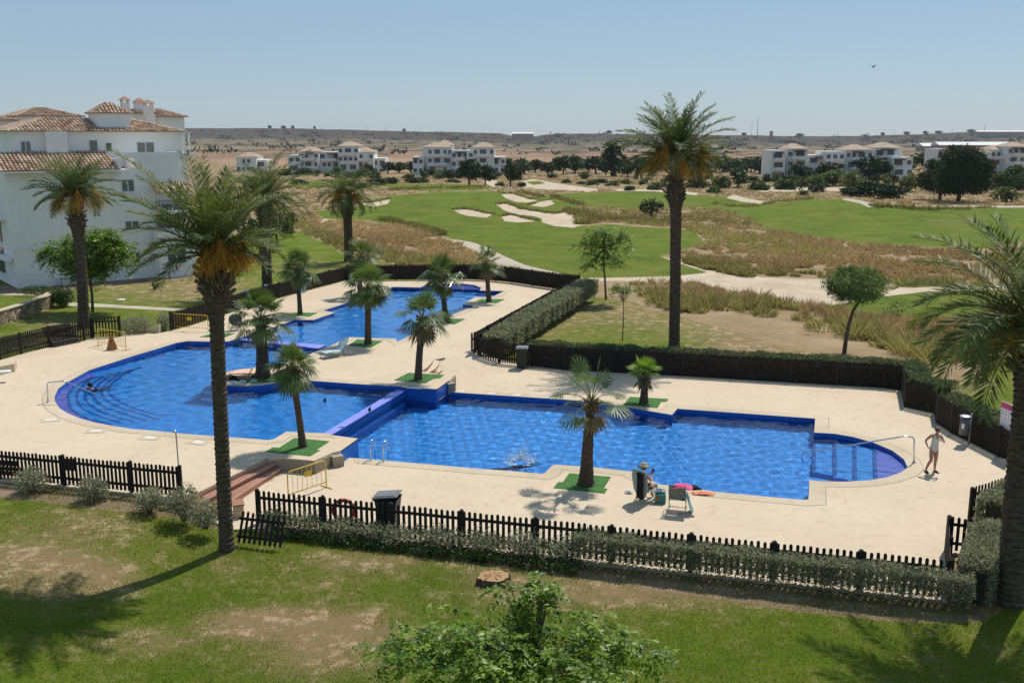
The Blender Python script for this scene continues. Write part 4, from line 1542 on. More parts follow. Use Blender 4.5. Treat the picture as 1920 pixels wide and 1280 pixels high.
def feather_tree(name, label, b, trunk, blobs, seed, nspray, length, pairs, leaf, mat='melia', r=0.09, group=None):
    """trunk: local points; blobs: (centre, radii) local"""
    t = thing(name, label, 'tree', b, 0, group)
    rs = np.random.RandomState(seed)
    mb = MB()
    k = len(trunk)
    mb.tube(trunk, [r * (1 - 0.5 * i / (k - 1)) for i in range(k)], 8)
    for c, rad in blobs:
        i = min(k - 1, max(1, int(k * 0.6)))
        s = Vector(trunk[i])
        c = Vector(c)
        m = s.lerp(c, 0.5) + Vector((0, 0, -0.05 * (c - s).length))
        mb.tube([s, m, c], [r * 0.45, r * 0.3, r * 0.12], 6)
        for _ in range(4):
            d = Vector(rnd_dirs(1, rs)[0])
            mb.tube([c, c + Vector((d.x * rad[0], d.y * rad[1], abs(d.z) * rad[2])) * 0.85], [r * 0.08, r * 0.03], 4)
    mb.obj('trunk', M['bark'], t)
    tot = sum(b_[1][0] * b_[1][1] for b_ in blobs)
    Cs, Ds = [], []
    for c, rad in blobs:
        n = max(8, int(nspray * rad[0] * rad[1] / tot))
        d = rnd_dirs(n, rs)
        q = 0.3 + 0.7 * rs.rand(n, 1) ** 0.7
        Cs.append(np.array(c)[None] + d * q * np.array(rad)[None])
        Ds.append(d * np.array([1, 1, 0.3]) + rs.normal(size=(n, 3)) * 0.35)
    C, D = np.concatenate(Cs), np.concatenate(Ds)
    V, F, T = sprays(C, D, rs, length * (0.6 + 0.7 * rs.rand(len(C))), pairs, leaf)
    link('crown', np_mesh('crown', V, F, M[mat], T), t)
    return t


def px_blobs(b, Y, items=(), ragged=2):
    """blobs given as (u, v, half-width px, half-height px, depth offset)"""
    out = []
    for u, v, hw, hh, dy in items:
        c = AT(u, v, Y + dy)
        s = (Y + dy) / FPX * 1.03
        out.append((tuple(c - b), (hw * s, 0.5 * (hw + hh) * s, hh * s)))
    rr = random.Random(int(items[0][0]))
    for c, r in list(out):
        for _ in range(ragged):
            a, e = rr.uniform(0, 6.28), rr.uniform(-.5, 1.0)
            k = rr.uniform(0.28, 0.45)
            out.append(((c[0] + r[0] * .95 * cos(a) * cos(e), c[1] + r[1] * .95 * sin(a) * cos(e), c[2] + r[2] * .95 * sin(e)), (r[0] * k, r[1] * k, r[2] * k)))
    return out


# foreground tree at the bottom edge
b = Vector((0.15, 15.6, -0.05))
bl = px_blobs(b, 15.6, ragged=1, items=[(760, 1210, 60, 34, -.3), (720, 1225, 36, 26, .2), (840, 1180, 60, 32, 0.3), (900, 1200, 70, 36, -.5), (960, 1205, 60, 36, .4), (1010, 1215, 70, 45, -.4), (1080, 1195, 60, 40, .1),
                        (1130, 1190, 55, 30, -.2), (1190, 1225, 50, 28, .2), (1215, 1215, 26, 18, 0), (985, 1140, 18, 16, 0.1), (1018, 1098, 16, 9, .1), (960, 1108, 22, 9, 0), (1030, 1120, 10, 8, 0), (870, 1240, 90, 40, -.8), (1060, 1260, 110, 40, -.9),
                        (960, 1270, 120, 50, -.6), (1000, 1160, 14, 34, 0)])
feather_tree('feathery_tree', 'bright green feathery tree rising into the bottom edge of the view', b, [(0, 0, 0), (0.05, 0.05, 1.6), (0.1, 0, 2.6), (0.2, 0, 3.4), (0.35, 0, 4.4)], bl, 51, 820, 0.34, 6, 0.125, r=0.07)

b = P(168, 585, ZU - .07)
Y = b.y
b = Vector((AT(170, 540, Y).x, Y, ZU - .07))
bl = px_blobs(b, Y, [(165, 475, 62, 36, 0), (120, 478, 36, 26, .5), (215, 480, 36, 28, -.4), (160, 450, 34, 22, .3), (190, 452, 36, 22, -.2), (160, 510, 34, 18, -.6), (235, 455, 14, 10, 0), (88, 476, 16, 10, 0)])
feather_tree('garden_tree', 'bushy bright green tree in front of the left white building, behind a palm trunk', b, [(0, 0, 0), (0.05, 0, 1.2), (0, 0, 2.2), (-0.1, 0, 3.0)], bl, 52, 1700, 0.5, 4, 0.24, r=0.11)

b = P(1136, 562, ZU - .3)
bl = px_blobs(b, b.y, [(1130, 450, 24, 26, 0), (1160, 465, 22, 24, .3), (1100, 462, 24, 16, -.3), (1115, 440, 18, 16, 0), (1150, 440, 18, 14, 0), (1120, 485, 20, 16, .2), (1165, 440, 14, 12, .2), (1098, 498, 8, 5, 0), (1150, 490, 16, 12, 0)])
feather_tree('young_tree', 'young open-crowned tree with a slim curved trunk at the end of the diagonal hedge', b, [(0, 0, 0), (-0.1, 0, 1.6), (-0.25, 0, 2.8), (-0.2, 0, 3.8), (-0.1, 0, 4.6)], bl, 53, 620, 0.45, 4, 0.20, r=0.08)

b = P(1167, 640, 0)
bl = px_blobs(b, b.y, [(1166, 538, 16, 9, 0), (1153, 541, 8, 5, .1), (1177, 542, 8, 5, -.1)])
feather_tree('sapling', 'thin sapling with a tiny crown on the dry lawn behind the fence', b, [(0, 0, 0), (0.03, 0, 1.2), (0, 0, 2.4), (-.05, 0, 3.2)], bl, 54, 70, 0.3, 3, 0.17, r=0.035)


# round trimmed tree with fine needles
def leaf_tree(name, label, b, trunk, blobs, seed, per, leaf, mat, r, group=None, width=0.5, shell=0.3, cat='tree'):
    t = thing(name, label, cat, b, 0, group)
    rs = np.random.RandomState(seed)
    mb = MB()
    k = len(trunk)
    mb.tube(trunk, [r * (1 - 0.35 * i / (k - 1)) for i in range(k)], 8)
    for c, rad in blobs[:8]:
        mb.tube([trunk[-1], c], [r * 0.5, r * 0.15], 5)
    mb.obj('trunk', M['bark'], t)
    foliage('crown', M[mat], blobs, per, leaf, rs, t, shell, 0.2, width)
    return t


b = P(1583, 660, 0)
Y = b.y
leaf_tree('round_tree', 'round clipped green tree with a leaning trunk casting shade on the dry lawn', b, [(0, 0, -.1), (0.05, 0, .8), (0.15, 0, 1.6), (0.35, 0, 2.4), (0.7, 0, 3.0)],
          px_blobs(b, Y, [(1606, 535, 50, 30, 0), (1580, 532, 28, 24, 0), (1634, 538, 30, 24, 0), (1600, 515, 34, 14, .3), (1610, 555, 40, 16, -.4), (1606, 535, 40, 28, -1.0), (1606, 530, 40, 28, 1.0), (1562, 545, 14, 12, 0), (1652, 530, 14, 12, .3), (1590, 508, 16, 10, 0), (1628, 512, 16, 10, .2)]), 55, 1500, 0.24, 'needle', 0.13, width=0.17, shell=0.2)
b = G(1221, 406)
leaf_tree('dark_tree', 'small dark round tree among the dry grass behind the slender palm', b, [(0, 0, -.2), (0, 0, 1.6), (0, 0, 2.4)],
          px_blobs(b, b.y, [(1221, 386, 20, 13, 0), (1210, 390, 10, 9, .4), (1232, 390, 11, 9, -.3)]), 56, 160, 0.40, 'dark_leaf', 0.25)
# trees beside the left building's lawn
TL = [('leafy_tree', 'green leafy tree with a dark bush at its foot on the back left lawn', (519, 455), [(520, 420, 24, 24, 0), (510, 410, 18, 18, .4), (532, 428, 16, 18, -.3)], 'mid_leaf'),
      ('leafy_tree', 'darker leafy tree right of the green tree on the back left lawn', (538, 436), [(538, 415, 12, 17, 0), (545, 410, 8, 12, .3)], 'dark_leaf'),
      ('leafy_tree', 'pale-trunked leafy tree behind the fruit stalks of the foreground palm', (488, 488), [(474, 440, 28, 26, 0), (492, 430, 22, 22, 1), (462, 425, 20, 20, -.6)], 'mid_leaf')]
for i, (nm, lab, base, items, mt) in enumerate(TL):
    b = P(base[0], base[1], 0.2)
    leaf_tree(nm, lab, b, [(0, 0, -.2), (0, 0, 1.0), (0, 0, 1.9)], px_blobs(b, b.y, items), 60 + i, 260, 0.3, mt, 0.14)

# the two big pines on the right
b = G(1796, 378)
leaf_tree('stone_pine', 'huge dark umbrella pine towering over the dry grass on the right', b, [(0, 0, -.3), (0.3, 0, 3.0), (0.5, 0, 5.5)],
          px_blobs(b, b.y, [(1806, 322, 44, 34, 0), (1780, 335, 28, 28, 1), (1832, 330, 28, 32, -1), (1810, 298, 34, 24, 0), (1795, 292, 26, 18, 2), (1825, 302, 24, 20, 1), (1815, 350, 38, 14, -2), (1785, 352, 26, 12, -1)]), 66, 190, 0.5, 'dark_leaf', 0.55)
b = G(1762, 374)
leaf_tree('stone_pine', 'smaller dark pine left of the huge umbrella pine', b, [(0, 0, -.3), (0, 0, 2.5), (-0.3, 0, 4.0)],
          px_blobs(b, b.y, [(1752, 330, 28, 26, 0), (1735, 342, 18, 16, 1), (1762, 345, 22, 20, -1), (1750, 308, 14, 10, 0)]), 67, 190, 0.45, 'dark_leaf', 0.4)

def region(u, v):
    k = 0
    for i, (_, _, poly) in enumerate(REG):
        if poly and inpoly(poly, u, v):
            k = i
    return REG[k][0]


# ------------------------------------------------------------------ tree belt: a few kinds, copied
PROTO = {}


def proto_tree(key, mat, shape, seed, leaf=0.13, per=900):
    rs = np.random.RandomState(seed)
    t = thing('belt_tree', None, 'tree')
    blobs = []
    for i in range(11):
        d = rnd_dirs(1, rs)[0]
        q = 0.5
        blobs.append(((d[0] * q * shape[0], d[1] * q * shape[0], shape[2] + d[2] * q * shape[1]), (0.52 * shape[0], 0.52 * shape[0], 0.5 * shape[1])))
    mb = MB().tube([(0, 0, -0.1), (0.02, 0, shape[2])], [0.055, 0.035], 6)
    mb.obj('trunk', M['bark'], t)
    foliage('crown', M[mat], blobs, per, leaf, rs, t, 0.45, 0.2, 0.7)
    PROTO[key] = [t, False]


proto_tree('pine', 'dark_leaf', (0.55, 0.42, 0.60), 71)
proto_tree('pine_mid', 'mid_leaf', (0.55, 0.42, 0.58), 72)
proto_tree('pale', 'pale_leaf', (0.60, 0.42, 0.50), 73)
proto_tree('shrub', 'mid_leaf', (0.75, 0.42, 0.38), 74)
proto_tree('shrub_dark', 'dark_leaf', (0.75, 0.42, 0.38), 75)
proto_tree('cypress', 'dark_leaf', (0.22, 0.48, 0.52), 76, 0.10, 1500)
BELT = [('pine', 880, 348, 46, 44), ('pine', 910, 347, 36, 30), ('pine', 957, 348, 38, 34), ('pine_mid', 983, 326, 24, 30), ('pine', 1004, 324, 22, 26), ('pine', 1027, 330, 24, 28), ('pine', 1056, 327, 30, 32),
        ('pine_mid', 1078, 326, 32, 34), ('pine', 1117, 326, 30, 40), ('cypress', 1151, 330, 58, 46), ('pine', 1202, 334, 32, 36), ('pine_mid', 1177, 332, 26, 28), ('pine', 1136, 328, 24, 28),
        ('pine_mid', 1326, 322, 24, 30), ('pine_mid', 1356, 320, 26, 42), ('pine', 1378, 321, 22, 30), ('pine_mid', 1400, 322, 26, 42), ('pine', 1426, 326, 30, 38), ('pine_mid', 1440, 318, 20, 24),
        ('shrub', 1305, 352, 26, 42), ('shrub', 1352, 352, 26, 38), ('pine_mid', 1384, 352, 34, 36), ('shrub', 1340, 362, 18, 26), ('shrub', 1420, 356, 20, 42), ('shrub', 1476, 356, 24, 52), ('pine', 1492, 337, 28, 38),
        ('pine', 1557, 343, 34, 44), ('pale', 1562, 348, 30, 42), ('pale', 1596, 353, 30, 42), ('pine', 1630, 338, 38, 58), ('shrub_dark', 1634, 368, 34, 52), ('shrub_dark', 1668, 371, 32, 50), ('shrub_dark', 1597, 367, 20, 38),
        ('pale', 1702, 360, 34, 32), ('pine_mid', 1736, 318, 30, 52), ('pine_mid', 1700, 322, 22, 34), ('shrub', 1881, 356, 34, 48), ('pine_mid', 1904, 353, 36, 34), ('pale', 1887, 377, 26, 50), ('shrub', 1925, 356, 36, 46),
        ('shrub_dark', 594, 324, 22, 34), ('shrub', 570, 328, 16, 34), ('pine', 692, 327, 18, 26), ('pine', 727, 325, 20, 26), ('pine_mid', 748, 325, 20, 26), ('pine', 770, 324, 20, 28), ('pine', 786, 322, 18, 20),
        ('shrub_dark', 708, 346, 16, 34), ('shrub_dark', 735, 344, 15, 26), ('shrub_dark', 772, 343, 14, 26), ('shrub', 792, 342, 13, 24), ('pine', 843, 340, 20, 26), ('shrub', 650, 335, 16, 34), ('shrub', 620, 332, 14, 26),
        ('shrub', 1228, 356, 18, 28), ('shrub_dark', 978, 350, 12, 16), ('shrub', 1256, 342, 18, 28), ('pine', 1286, 336, 24, 32), ('shrub', 1110, 349, 14, 26), ('shrub', 1130, 344, 12, 22), ('pale', 1096, 336, 16, 24),
        ('pine_mid', 1160, 325, 22, 22), ('shrub', 1505, 366, 12, 22), ('shrub_dark', 1530, 360, 18, 30), ('shrub', 1450, 330, 20, 34), ('shrub', 1515, 338, 22, 34), ('pale', 1530, 350, 22, 30), ('shrub', 1775, 340, 24, 40),
        ('shrub', 1840, 344, 24, 40), ('pine_mid', 1310, 318, 22, 28), ('pine_mid', 1290, 320, 18, 26), ('pine', 1240, 322, 20, 26), ('pine', 1218, 322, 20, 24), ('shrub', 560, 345, 12, 30), ('shrub', 680, 352, 12, 30),
        ('shrub_dark', 1180, 357, 12, 20), ('shrub', 930, 325, 18, 26), ('pine', 945, 322, 20, 22), ('shrub', 820, 330, 14, 24), ('pine_mid', 1100, 318, 18, 26), ('pine', 1455, 316, 18, 22)]
rrx = random.Random(21)
for u in range(955, 1446, 15):
    if rrx.random() < 0.85:
        v = 318 + 9 * rrx.random()
        BELT.append((rrx.choice(['pine', 'pine_mid', 'pine_mid']), u + rrx.uniform(-6, 6), v, rrx.uniform(18, 27), rrx.uniform(24, 36)))
for a_, b_, v0_ in ((540, 725, 331), (772, 948, 332), (1440, 1715, 340), (1755, 1925, 330)):
    for u in range(a_, b_, 13):
        if rrx.random() < 0.8:
            BELT.append((rrx.choice(['shrub', 'shrub_dark', 'pine_mid', 'pale']), u + rrx.uniform(-5, 5), v0_ + rrx.uniform(-2, 5), rrx.uniform(9, 19), rrx.uniform(14, 26)))
for u in range(640, 1920, 30):
    v = rrx.uniform(333, 352)
    if 1450 < u < 1500 or region(u, v) != 'rough_ground':
        continue
    BELT.append((rrx.choice(['shrub', 'shrub', 'shrub_dark', 'pale']), u + rrx.uniform(-8, 8), v, rrx.uniform(9, 15), rrx.uniform(18, 30)))
BLAB = {'pine': ('dark round pine in the tree belt before the tan field', 'dark round pines of the tree belt'),
        'pine_mid': ('mid green round tree in the tree belt before the tan field', 'mid green trees of the tree belt'),
        'pale': ('pale yellow green bushy tree among the scrub beyond the fairway', 'pale trees of the scrub'),
        'shrub': ('low grey green shrub in the scrub beyond the fairway', 'low shrubs beyond the fairway'),
        'shrub_dark': ('low dark green shrub in the scrub beyond the fairway', 'dark shrubs beyond the fairway'),
        'cypress': ('tall narrow dark cypress rising above the tree belt', None)}
rrb = random.Random(9)
for key, u, v, hpx, wpx in BELT:
    src, used = PROTO[key]
    o = src if not used else copy_tree(src)
    PROTO[key][1] = True
    g = G(u, v)
    s = g.length / FPX
    o.location = g - Vector((0, 0, 0.3))
    o.rotation_euler = (0, 0, rrb.uniform(0, 6.28))
    base_w = {'pine': 1.05, 'pine_mid': 1.05, 'pale': 1.15, 'shrub': 1.4, 'shrub_dark': 1.4, 'cypress': 0.44}[key]
    o.scale = (wpx * s / base_w * 1.12, wpx * s / base_w * 1.12, hpx * s / 0.98 * 1.12)
    o.name = {'shrub': 'shrub', 'shrub_dark': 'shrub', 'cypress': 'cypress'}.get(key, 'belt_tree')
    o['label'] = BLAB[key][0]
    o['category'] = 'shrub' if 'shrub' in key else 'tree'
    if BLAB[key][1]:
        o['group'] = BLAB[key][1]

# ------------------------------------------------------------------ dry grass: tussocks
T1 = [(535, 402), (585, 398), (613, 413), (720, 421), (790, 426), (836, 450), (900, 480), (950, 505), (985, 514), (840, 512), (760, 497), (700, 484), (640, 472), (585, 443), (548, 428)]
T2 = [(1085, 392), (1198, 393), (1288, 388), (1356, 396), (1407, 411), (1425, 428), (1527, 446), (1612, 459), (1741, 465), (1930, 470), (1930, 530), (1850, 534), (1700, 537), (1550, 521), (1430, 516), (1380, 508),
      (1326, 495), (1271, 485), (1292, 468), (1327, 458), (1303, 433), (1240, 425), (1190, 422), (1143, 417), (1085, 421), (1075, 411)]
T3 = [(1188, 532), (1300, 533), (1400, 553), (1450, 565), (1545, 578), (1640, 596), (1800, 604), (2100, 604), (2100, 690), (1870, 692), (1790, 690), (1720, 672), (1600, 632), (1480, 602), (1380, 588), (1290, 584), (1215, 570)]


# grassy lips over the bunkers and dark clumps along the fairway: (line, size, how many, tone)
LIPS = [([(851, 392.5), (877, 392), (905, 398), (923, 401.5)], 0.5, 60, 0.25), ([(941, 363), (965, 363), (980, 369), (1008, 374)], 0.6, 60, 0.2), ([(992, 384), (1013, 377), (1035, 374)], 0.5, 36, 0.2),
        ([(931, 382), (955, 382), (977, 391), (1007, 396), (1042, 400), (1067, 392)], 0.55, 110, 0.2), ([(942, 406), (958, 402), (985, 409), (1006, 414)], 0.5, 60, 0.2), ([(674, 381), (702, 379), (730, 373)], 0.6, 40, 0.2),
        ([(975, 360), (1000, 366), (1013, 369)], 1.2, 50, 0.15), ([(1040, 369), (1062, 377), (1088, 385)], 1.3, 90, 0.1), ([(1070, 398), (1090, 404), (1110, 412), (1090, 420)], 1.5, 90, 0.2),
        ([(722, 412), (760, 422), (795, 430), (826, 441)], 1.1, 120, 0.1), ([(1110, 414), (1160, 412), (1220, 416), (1260, 420)], 1.2, 90, 0.15), ([(735, 356), (800, 353), (900, 352)], 1.2, 120, 0.3), ([(1340, 382), (1400, 388), (1450, 380), (1520, 372)], 1.0, 110, 0.3),
        ([(1290, 492), (1340, 505), (1400, 516)], 0.9, 60, 0.3), ([(1640, 386), (1750, 392), (1860, 391)], 1.2, 90, 0.2)]


def tussocks():
    rs = np.random.RandomState(77)
    groups = {0: [], 1: []}
    v = 323.0
    while v < 700:
        g0 = G(960, v)
        D = g0.length
        px = FPX / D
        step_v = max(1.8, 0.80 * px * (CAM_H + 1) / D * 1.5)
        step_u = max(3.4, 0.92 * px)
        u = 380.0 if v < 400 else 520.0
        while u < 2080:
            uu, vv = u + rs.normal() * step_u * 0.4, v + rs.normal() * step_v * 0.4
            u += step_u
            in1, in2, in3 = inpoly(T1, uu, vv), inpoly(T2, uu, vv), inpoly(T3, uu, vv)
            if in1 or in2 or in3:
                pr = 0.95
            elif vv < 396 and region(uu, vv) == 'rough_ground':
                pr = 0.62 if vv > 335 else 0.35
            else:
                continue
            if rs.rand() > pr:
                continue
            g = G(uu, vv)
            patch = sin(g.x * 0.13 + 1.3) * sin(g.y * 0.08 + g.x * 0.05) + rs.normal() * 0.35
            if sin(g.x * 0.31 + 2 * sin(g.y * 0.11)) * sin(g.y * 0.23 + g.x * 0.09) < (-0.45 if in2 else -0.75) and rs.rand() < .7:
                continue
            edge = 0
            if in3 and not inpoly(T3, uu - 10, vv + 22):
                edge = 1
            if in1 and (not inpoly(T1, uu - 14, vv + 16) or not inpoly(T1, uu, vv + 14)):
                edge = 1
            if in2 and (not inpoly(T2, uu, vv + 12) or vv < 425):
                edge = 1 if rs.rand() < .7 else 0
            kind = 1 if (edge or (patch > 0.5 and not in1)) else 0
            groups[kind].append((g.x, g.y, g.z, D, (1.0 if edge else 0.85) * (0.6 + 0.75 * rs.rand()) * (1.3 if in3 else 1.0), 0.5 + 0.25 * patch))
        v += step_v
    for line, size, n_, tn in LIPS:
        pts = spline(line, 8)
        for k in range(n_):
            q = pts[rs.randint(len(pts))]
            g = G(q[0] + rs.normal() * 1.5, q[1] + rs.normal() * 0.8)
            groups[1].append((g.x, g.y, g.z, g.length, size * (0.7 + 0.6 * rs.rand()), tn + rs.normal() * 0.1))
    out = []
    for kind, mat, name in ((0, 'straw', 'dry_grass'), (1, 'straw_green', 'olive_grass')):
        A_ = np.array(groups[kind])
        Cs, Ds, Ls, Ws, Ts = [], [], [], [], []
        for lo, hi, nb in ((0, 70, 170), (70, 95, 115), (95, 130, 66), (130, 200, 34), (200, 900, 15)):
            q = A_[(A_[:, 3] >= lo) & (A_[:, 3] < hi)]
            if not len(q):
                continue
            q = np.repeat(q, nb, axis=0)
            n = len(q)
            a = rs.rand(n) * 2 * pi
            r = np.sqrt(rs.rand(n)) * q[:, 4] * 0.62
            Cs.append(np.stack([q[:, 0] + r * np.cos(a), q[:, 1] + r * np.sin(a), q[:, 2] - 0.03], 1))
            lean = 1.0 * r / q[:, 4] + 0.30 + 0.45 * rs.rand(n)
            Ds.append(np.stack([np.cos(a) * lean + rs.normal(size=n) * .2, np.sin(a) * lean + rs.normal(size=n) * .2, np.ones(n) * 0.85], 1))
            Ls.append(q[:, 4] * (0.55 + 0.45 * rs.rand(n)) * (1.0 - 0.62 * (r / (q[:, 4] * 0.62)) ** 2))
            Ws.append(np.full(n, 0.02) + q[:, 3] * 0.00055)
            Ts.append(np.clip(q[:, 5] + rs.normal(size=n) * 0.22, 0, 1))
        C, D, L, W, T = map(np.concatenate, (Cs, Ds, Ls, Ws, Ts))
        n = len(C)
        N = unit(rs.normal(size=(n, 3)))
        V, F, T = leaf_quads(C, D, N, L, W, T)
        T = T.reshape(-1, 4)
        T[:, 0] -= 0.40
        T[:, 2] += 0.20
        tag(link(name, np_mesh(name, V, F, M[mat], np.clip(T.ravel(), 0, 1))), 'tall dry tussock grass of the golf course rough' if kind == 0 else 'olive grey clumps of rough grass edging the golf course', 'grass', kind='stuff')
        out.append(n)
    return out


print('tussock blades', tussocks())


# ------------------------------------------------------------------ hedges and shrubs
def hedge(name, label, path, width, height, per_m2, leaf, seed, mat='hedge', core=0.0, cat='hedge', group=None, zf=None, thin=1.0, topw=0.85):
    """path: world points on the ground; leaves fill a box-shaped band, thickest near its faces"""
    rs = np.random.RandomState(seed)
    b = Vector(path[0])
    t = None
    Cs = []
    for p, q in zip(path, path[1:]):
        p, q = Vector(p), Vector(q)
        L = (q - p).length
        d = (q - p).normalized()
        s = Vector((-d.y, d.x, 0)).normalized()
        area = L * (2 * height + width)
        n = int(area * per_m2 * thin)
        a = rs.rand(n) * (L + width * 0.6) - width * 0.3
        f = rs.rand(n)
        face = rs.rand(n) * (2 * height + width)
        w_ = np.where(face < height, -1.0, np.where(face < 2 * height, 1.0, 0.0))
        dep = np.abs(rs.normal(size=n)) * 0.09
        bump = 0.06 * np.sin(a * 2.1 + seed) + 0.05 * np.sin(a * 5.3) + rs.normal(size=n) * 0.025
        x = np.where(w_ == 0, (rs.rand(n) - 0.5) * width, w_ * (width / 2 + bump * 0.6 - dep))
        z = np.where(w_ == 0, height + bump - dep, rs.rand(n) ** topw * height)
        # round the top edges
        over = np.clip(np.abs(x) / (width / 2), 0, 1.2)
        z = np.where(w_ == 0, z - 0.10 * over ** 3, z)
        zz = np.array([zf(p.x + d.x * ai, p.y + d.y * ai) if zf else p.z + (q.z - p.z) * ai / L for ai in a])
        Cs.append(np.stack([p.x + d.x * a + s.x * x, p.y + d.y * a + s.y * x, zz + z], 1))
    C = np.concatenate(Cs) - np.array(b)[None]
    n = len(C)
    D = rnd_dirs(n, rs) + np.array([0, 0, 0.35])
    N = rs.normal(size=(n, 3)) + np.array([0, 0, 0.5])
    L = leaf * (0.6 + 0.8 * rs.rand(n))
    T = np.clip(0.5 + rs.normal(size=n) * 0.25, 0, 1)
    V, F, T = leaf_quads(C, D, N, L, L * 0.55, T)
    o = link(name, np_mesh(name, V, F, M[mat], T), None, b)
    if core:
        mb = MB()
        for p, q in zip(path, path[1:]):
            mb.bar(Vector(p) - b + Vector((0, 0, height * 0.48)), Vector(q) - b + Vector((0, 0, height * 0.48)), width * core, height * 0.9)
        mb.obj('branches', M['twig'], o)
    return tag(o, label, cat, group)


M['twig'] = simple('twig', (0.05, 0.045, 0.03), 1.0, 0.4, 12)


def bush(name, label, u, v, wpx, hpx, z, seed, mat='hedge', leaf=0.09, per=1500, group=None, cat='shrub', shell=0.4):
    b = P(u, v, z)
    s = b.length / FPX
    rx, h = wpx * s / 2, hpx * s
    rs = np.random.RandomState(seed)
    t = thing(name, label, cat, b, 0, group)
    blobs = [((0, 0, h * 0.5), (rx * 0.8, rx * 0.8, h * 0.5))]
    for i in range(6):
        a = i * 2 * pi / 6 + rs.rand()
        blobs.append(((rx * 0.5 * cos(a), rx * 0.5 * sin(a), h * (0.35 + 0.3 * rs.rand())), (rx * 0.5, rx * 0.5, h * 0.38)))
    foliage('foliage', M[mat], blobs, per, leaf, rs, t, shell, 0.2, 0.5)
    mb = MB()
    for i in range(7):
        a = i * 0.9
        mb.tube([(0.04 * cos(a), 0.04 * sin(a), -.05), (rx * .5 * cos(a), rx * .5 * sin(a), h * .6)], [0.02, 0.008], 5)
    mb.obj('stems', M['bark'], t)
    return t


# ------------------------------------------------------------------ mown grass blades on the near lawn
def lawn_blades(n=170000):
    rs = np.random.RandomState(99)
    lawn = [o for o in bpy.data.objects if o.name.startswith('lawn')][0]
    x = rs.uniform(-16, 16, n * 2)
    y = rs.uniform(20.5, 34, n * 2) - (2.0 * rs.rand(n * 2))
    p = [PX((a, b, -.07)) for a, b in zip(x, y)]
    poly = REG[[i for i, r in enumerate(REG) if r[0] == 'lawn'][-1]][2]
    ok = inpoly_np(poly, np.array([q[0] for q in p]), np.array([q[1] for q in p]))
    x, y = x[ok][:n], y[ok][:n]
    px = np.array([PX((a, b, -.07)) for a, b in zip(x, y)])
    dry = np.full(len(x), 0.25)
    for u, v, a, b, s in DRY:
        dry += s * np.exp(-(((px[:, 0] - u) / a) ** 2 + ((px[:, 1] - v) / b) ** 2) * 1.1)
    clump = np.sin(x * 3.1 + np.sin(y * 2.3) * 2) * np.sin(y * 3.7 + x * 1.1) * 0.25
    keep = rs.rand(len(x)) < np.clip(1.35 - dry * 1.35 + clump, 0.05, 1)
    x, y, dry = x[keep], y[keep], dry[keep]
    z = np.array([ground(a, b) for a, b in zip(x, y)])
    m = len(x)
    C = np.stack([x, y, z - 0.005], 1)
    D = rs.normal(size=(m, 3)) * 0.55 + np.array([0, 0, 0.8])
    V, F, T = leaf_quads(C, D, rs.normal(size=(m, 3)), 0.045 + 0.04 * rs.rand(m), np.full(m, 0.016), np.clip(0.45 + rs.normal(size=m) * 0.25 + (dry - .4) * .6, 0, 1))
    tag(link('lawn_grass', np_mesh('lawn_grass', V, F, leaf_mat('mown_grass_blade', (0.12, 0.168, 0.014), (0.34, 0.345, 0.06), 0.6, 0.3, 0.2), T)), 'short mown grass of the front lawn', 'grass', kind='stuff')


lawn_blades()

# ------------------------------------------------------------------ fences
M['fence'] = simple('fence_stain', (0.020, 0.015, 0.012), 0.75, 0.35, 6, 0.3, 30)
M['fence_back'] = simple('reed_screen', (0.026, 0.021, 0.017), 0.95, 0.4, 9, 0.5, 40)


def picket_run(mb, a, b, h, sp, w, side):
    """pickets with rounded tops and two rails between two base points"""
    a, b = Vector(a), Vector(b)
    d = b - a
    L = Vector((d.x, d.y, 0)).length
    if L < 0.05:
        return
    e = Vector((d.x, d.y, 0)).normalized()
    s = Vector((-e.y, e.x, 0)) * side
    n = max(1, int(round(L / sp)))
    th = 0.022
    for i in range(n):
        t = (i + 0.5) / n
        p = a + d * t
        hh = h * (0.985 + 0.03 * R.random())
        q = p + s * 0.045
        tilt = R.uniform(-0.006, 0.006)
        pts = []
        for x, z in ((-w / 2, 0.05), (w / 2, 0.05), (w / 2, hh - w * 0.5), (w * 0.32, hh - w * 0.12), (0, hh), (-w * 0.32, hh - w * 0.12), (-w / 2, hh - w * 0.5)):
            pts.append(q + e * (x + tilt * z) + Vector((0, 0, z)))
        k = len(pts)
        vs = [p_ - s * th / 2 for p_ in pts] + [p_ + s * th / 2 for p_ in pts]
        fs = [tuple(range(k))[::-1], tuple(range(k, 2 * k))] + [(j, (j + 1) % k, k + (j + 1) % k, k + j) for j in range(k)]
        mb.add(vs, fs)
    for z in (0.24 * h, 0.78 * h):
        mb.bar(a + s * 0.012 + Vector((0, 0, z)), b + s * 0.012 + Vector((0, 0, z)), 0.035, 0.09)


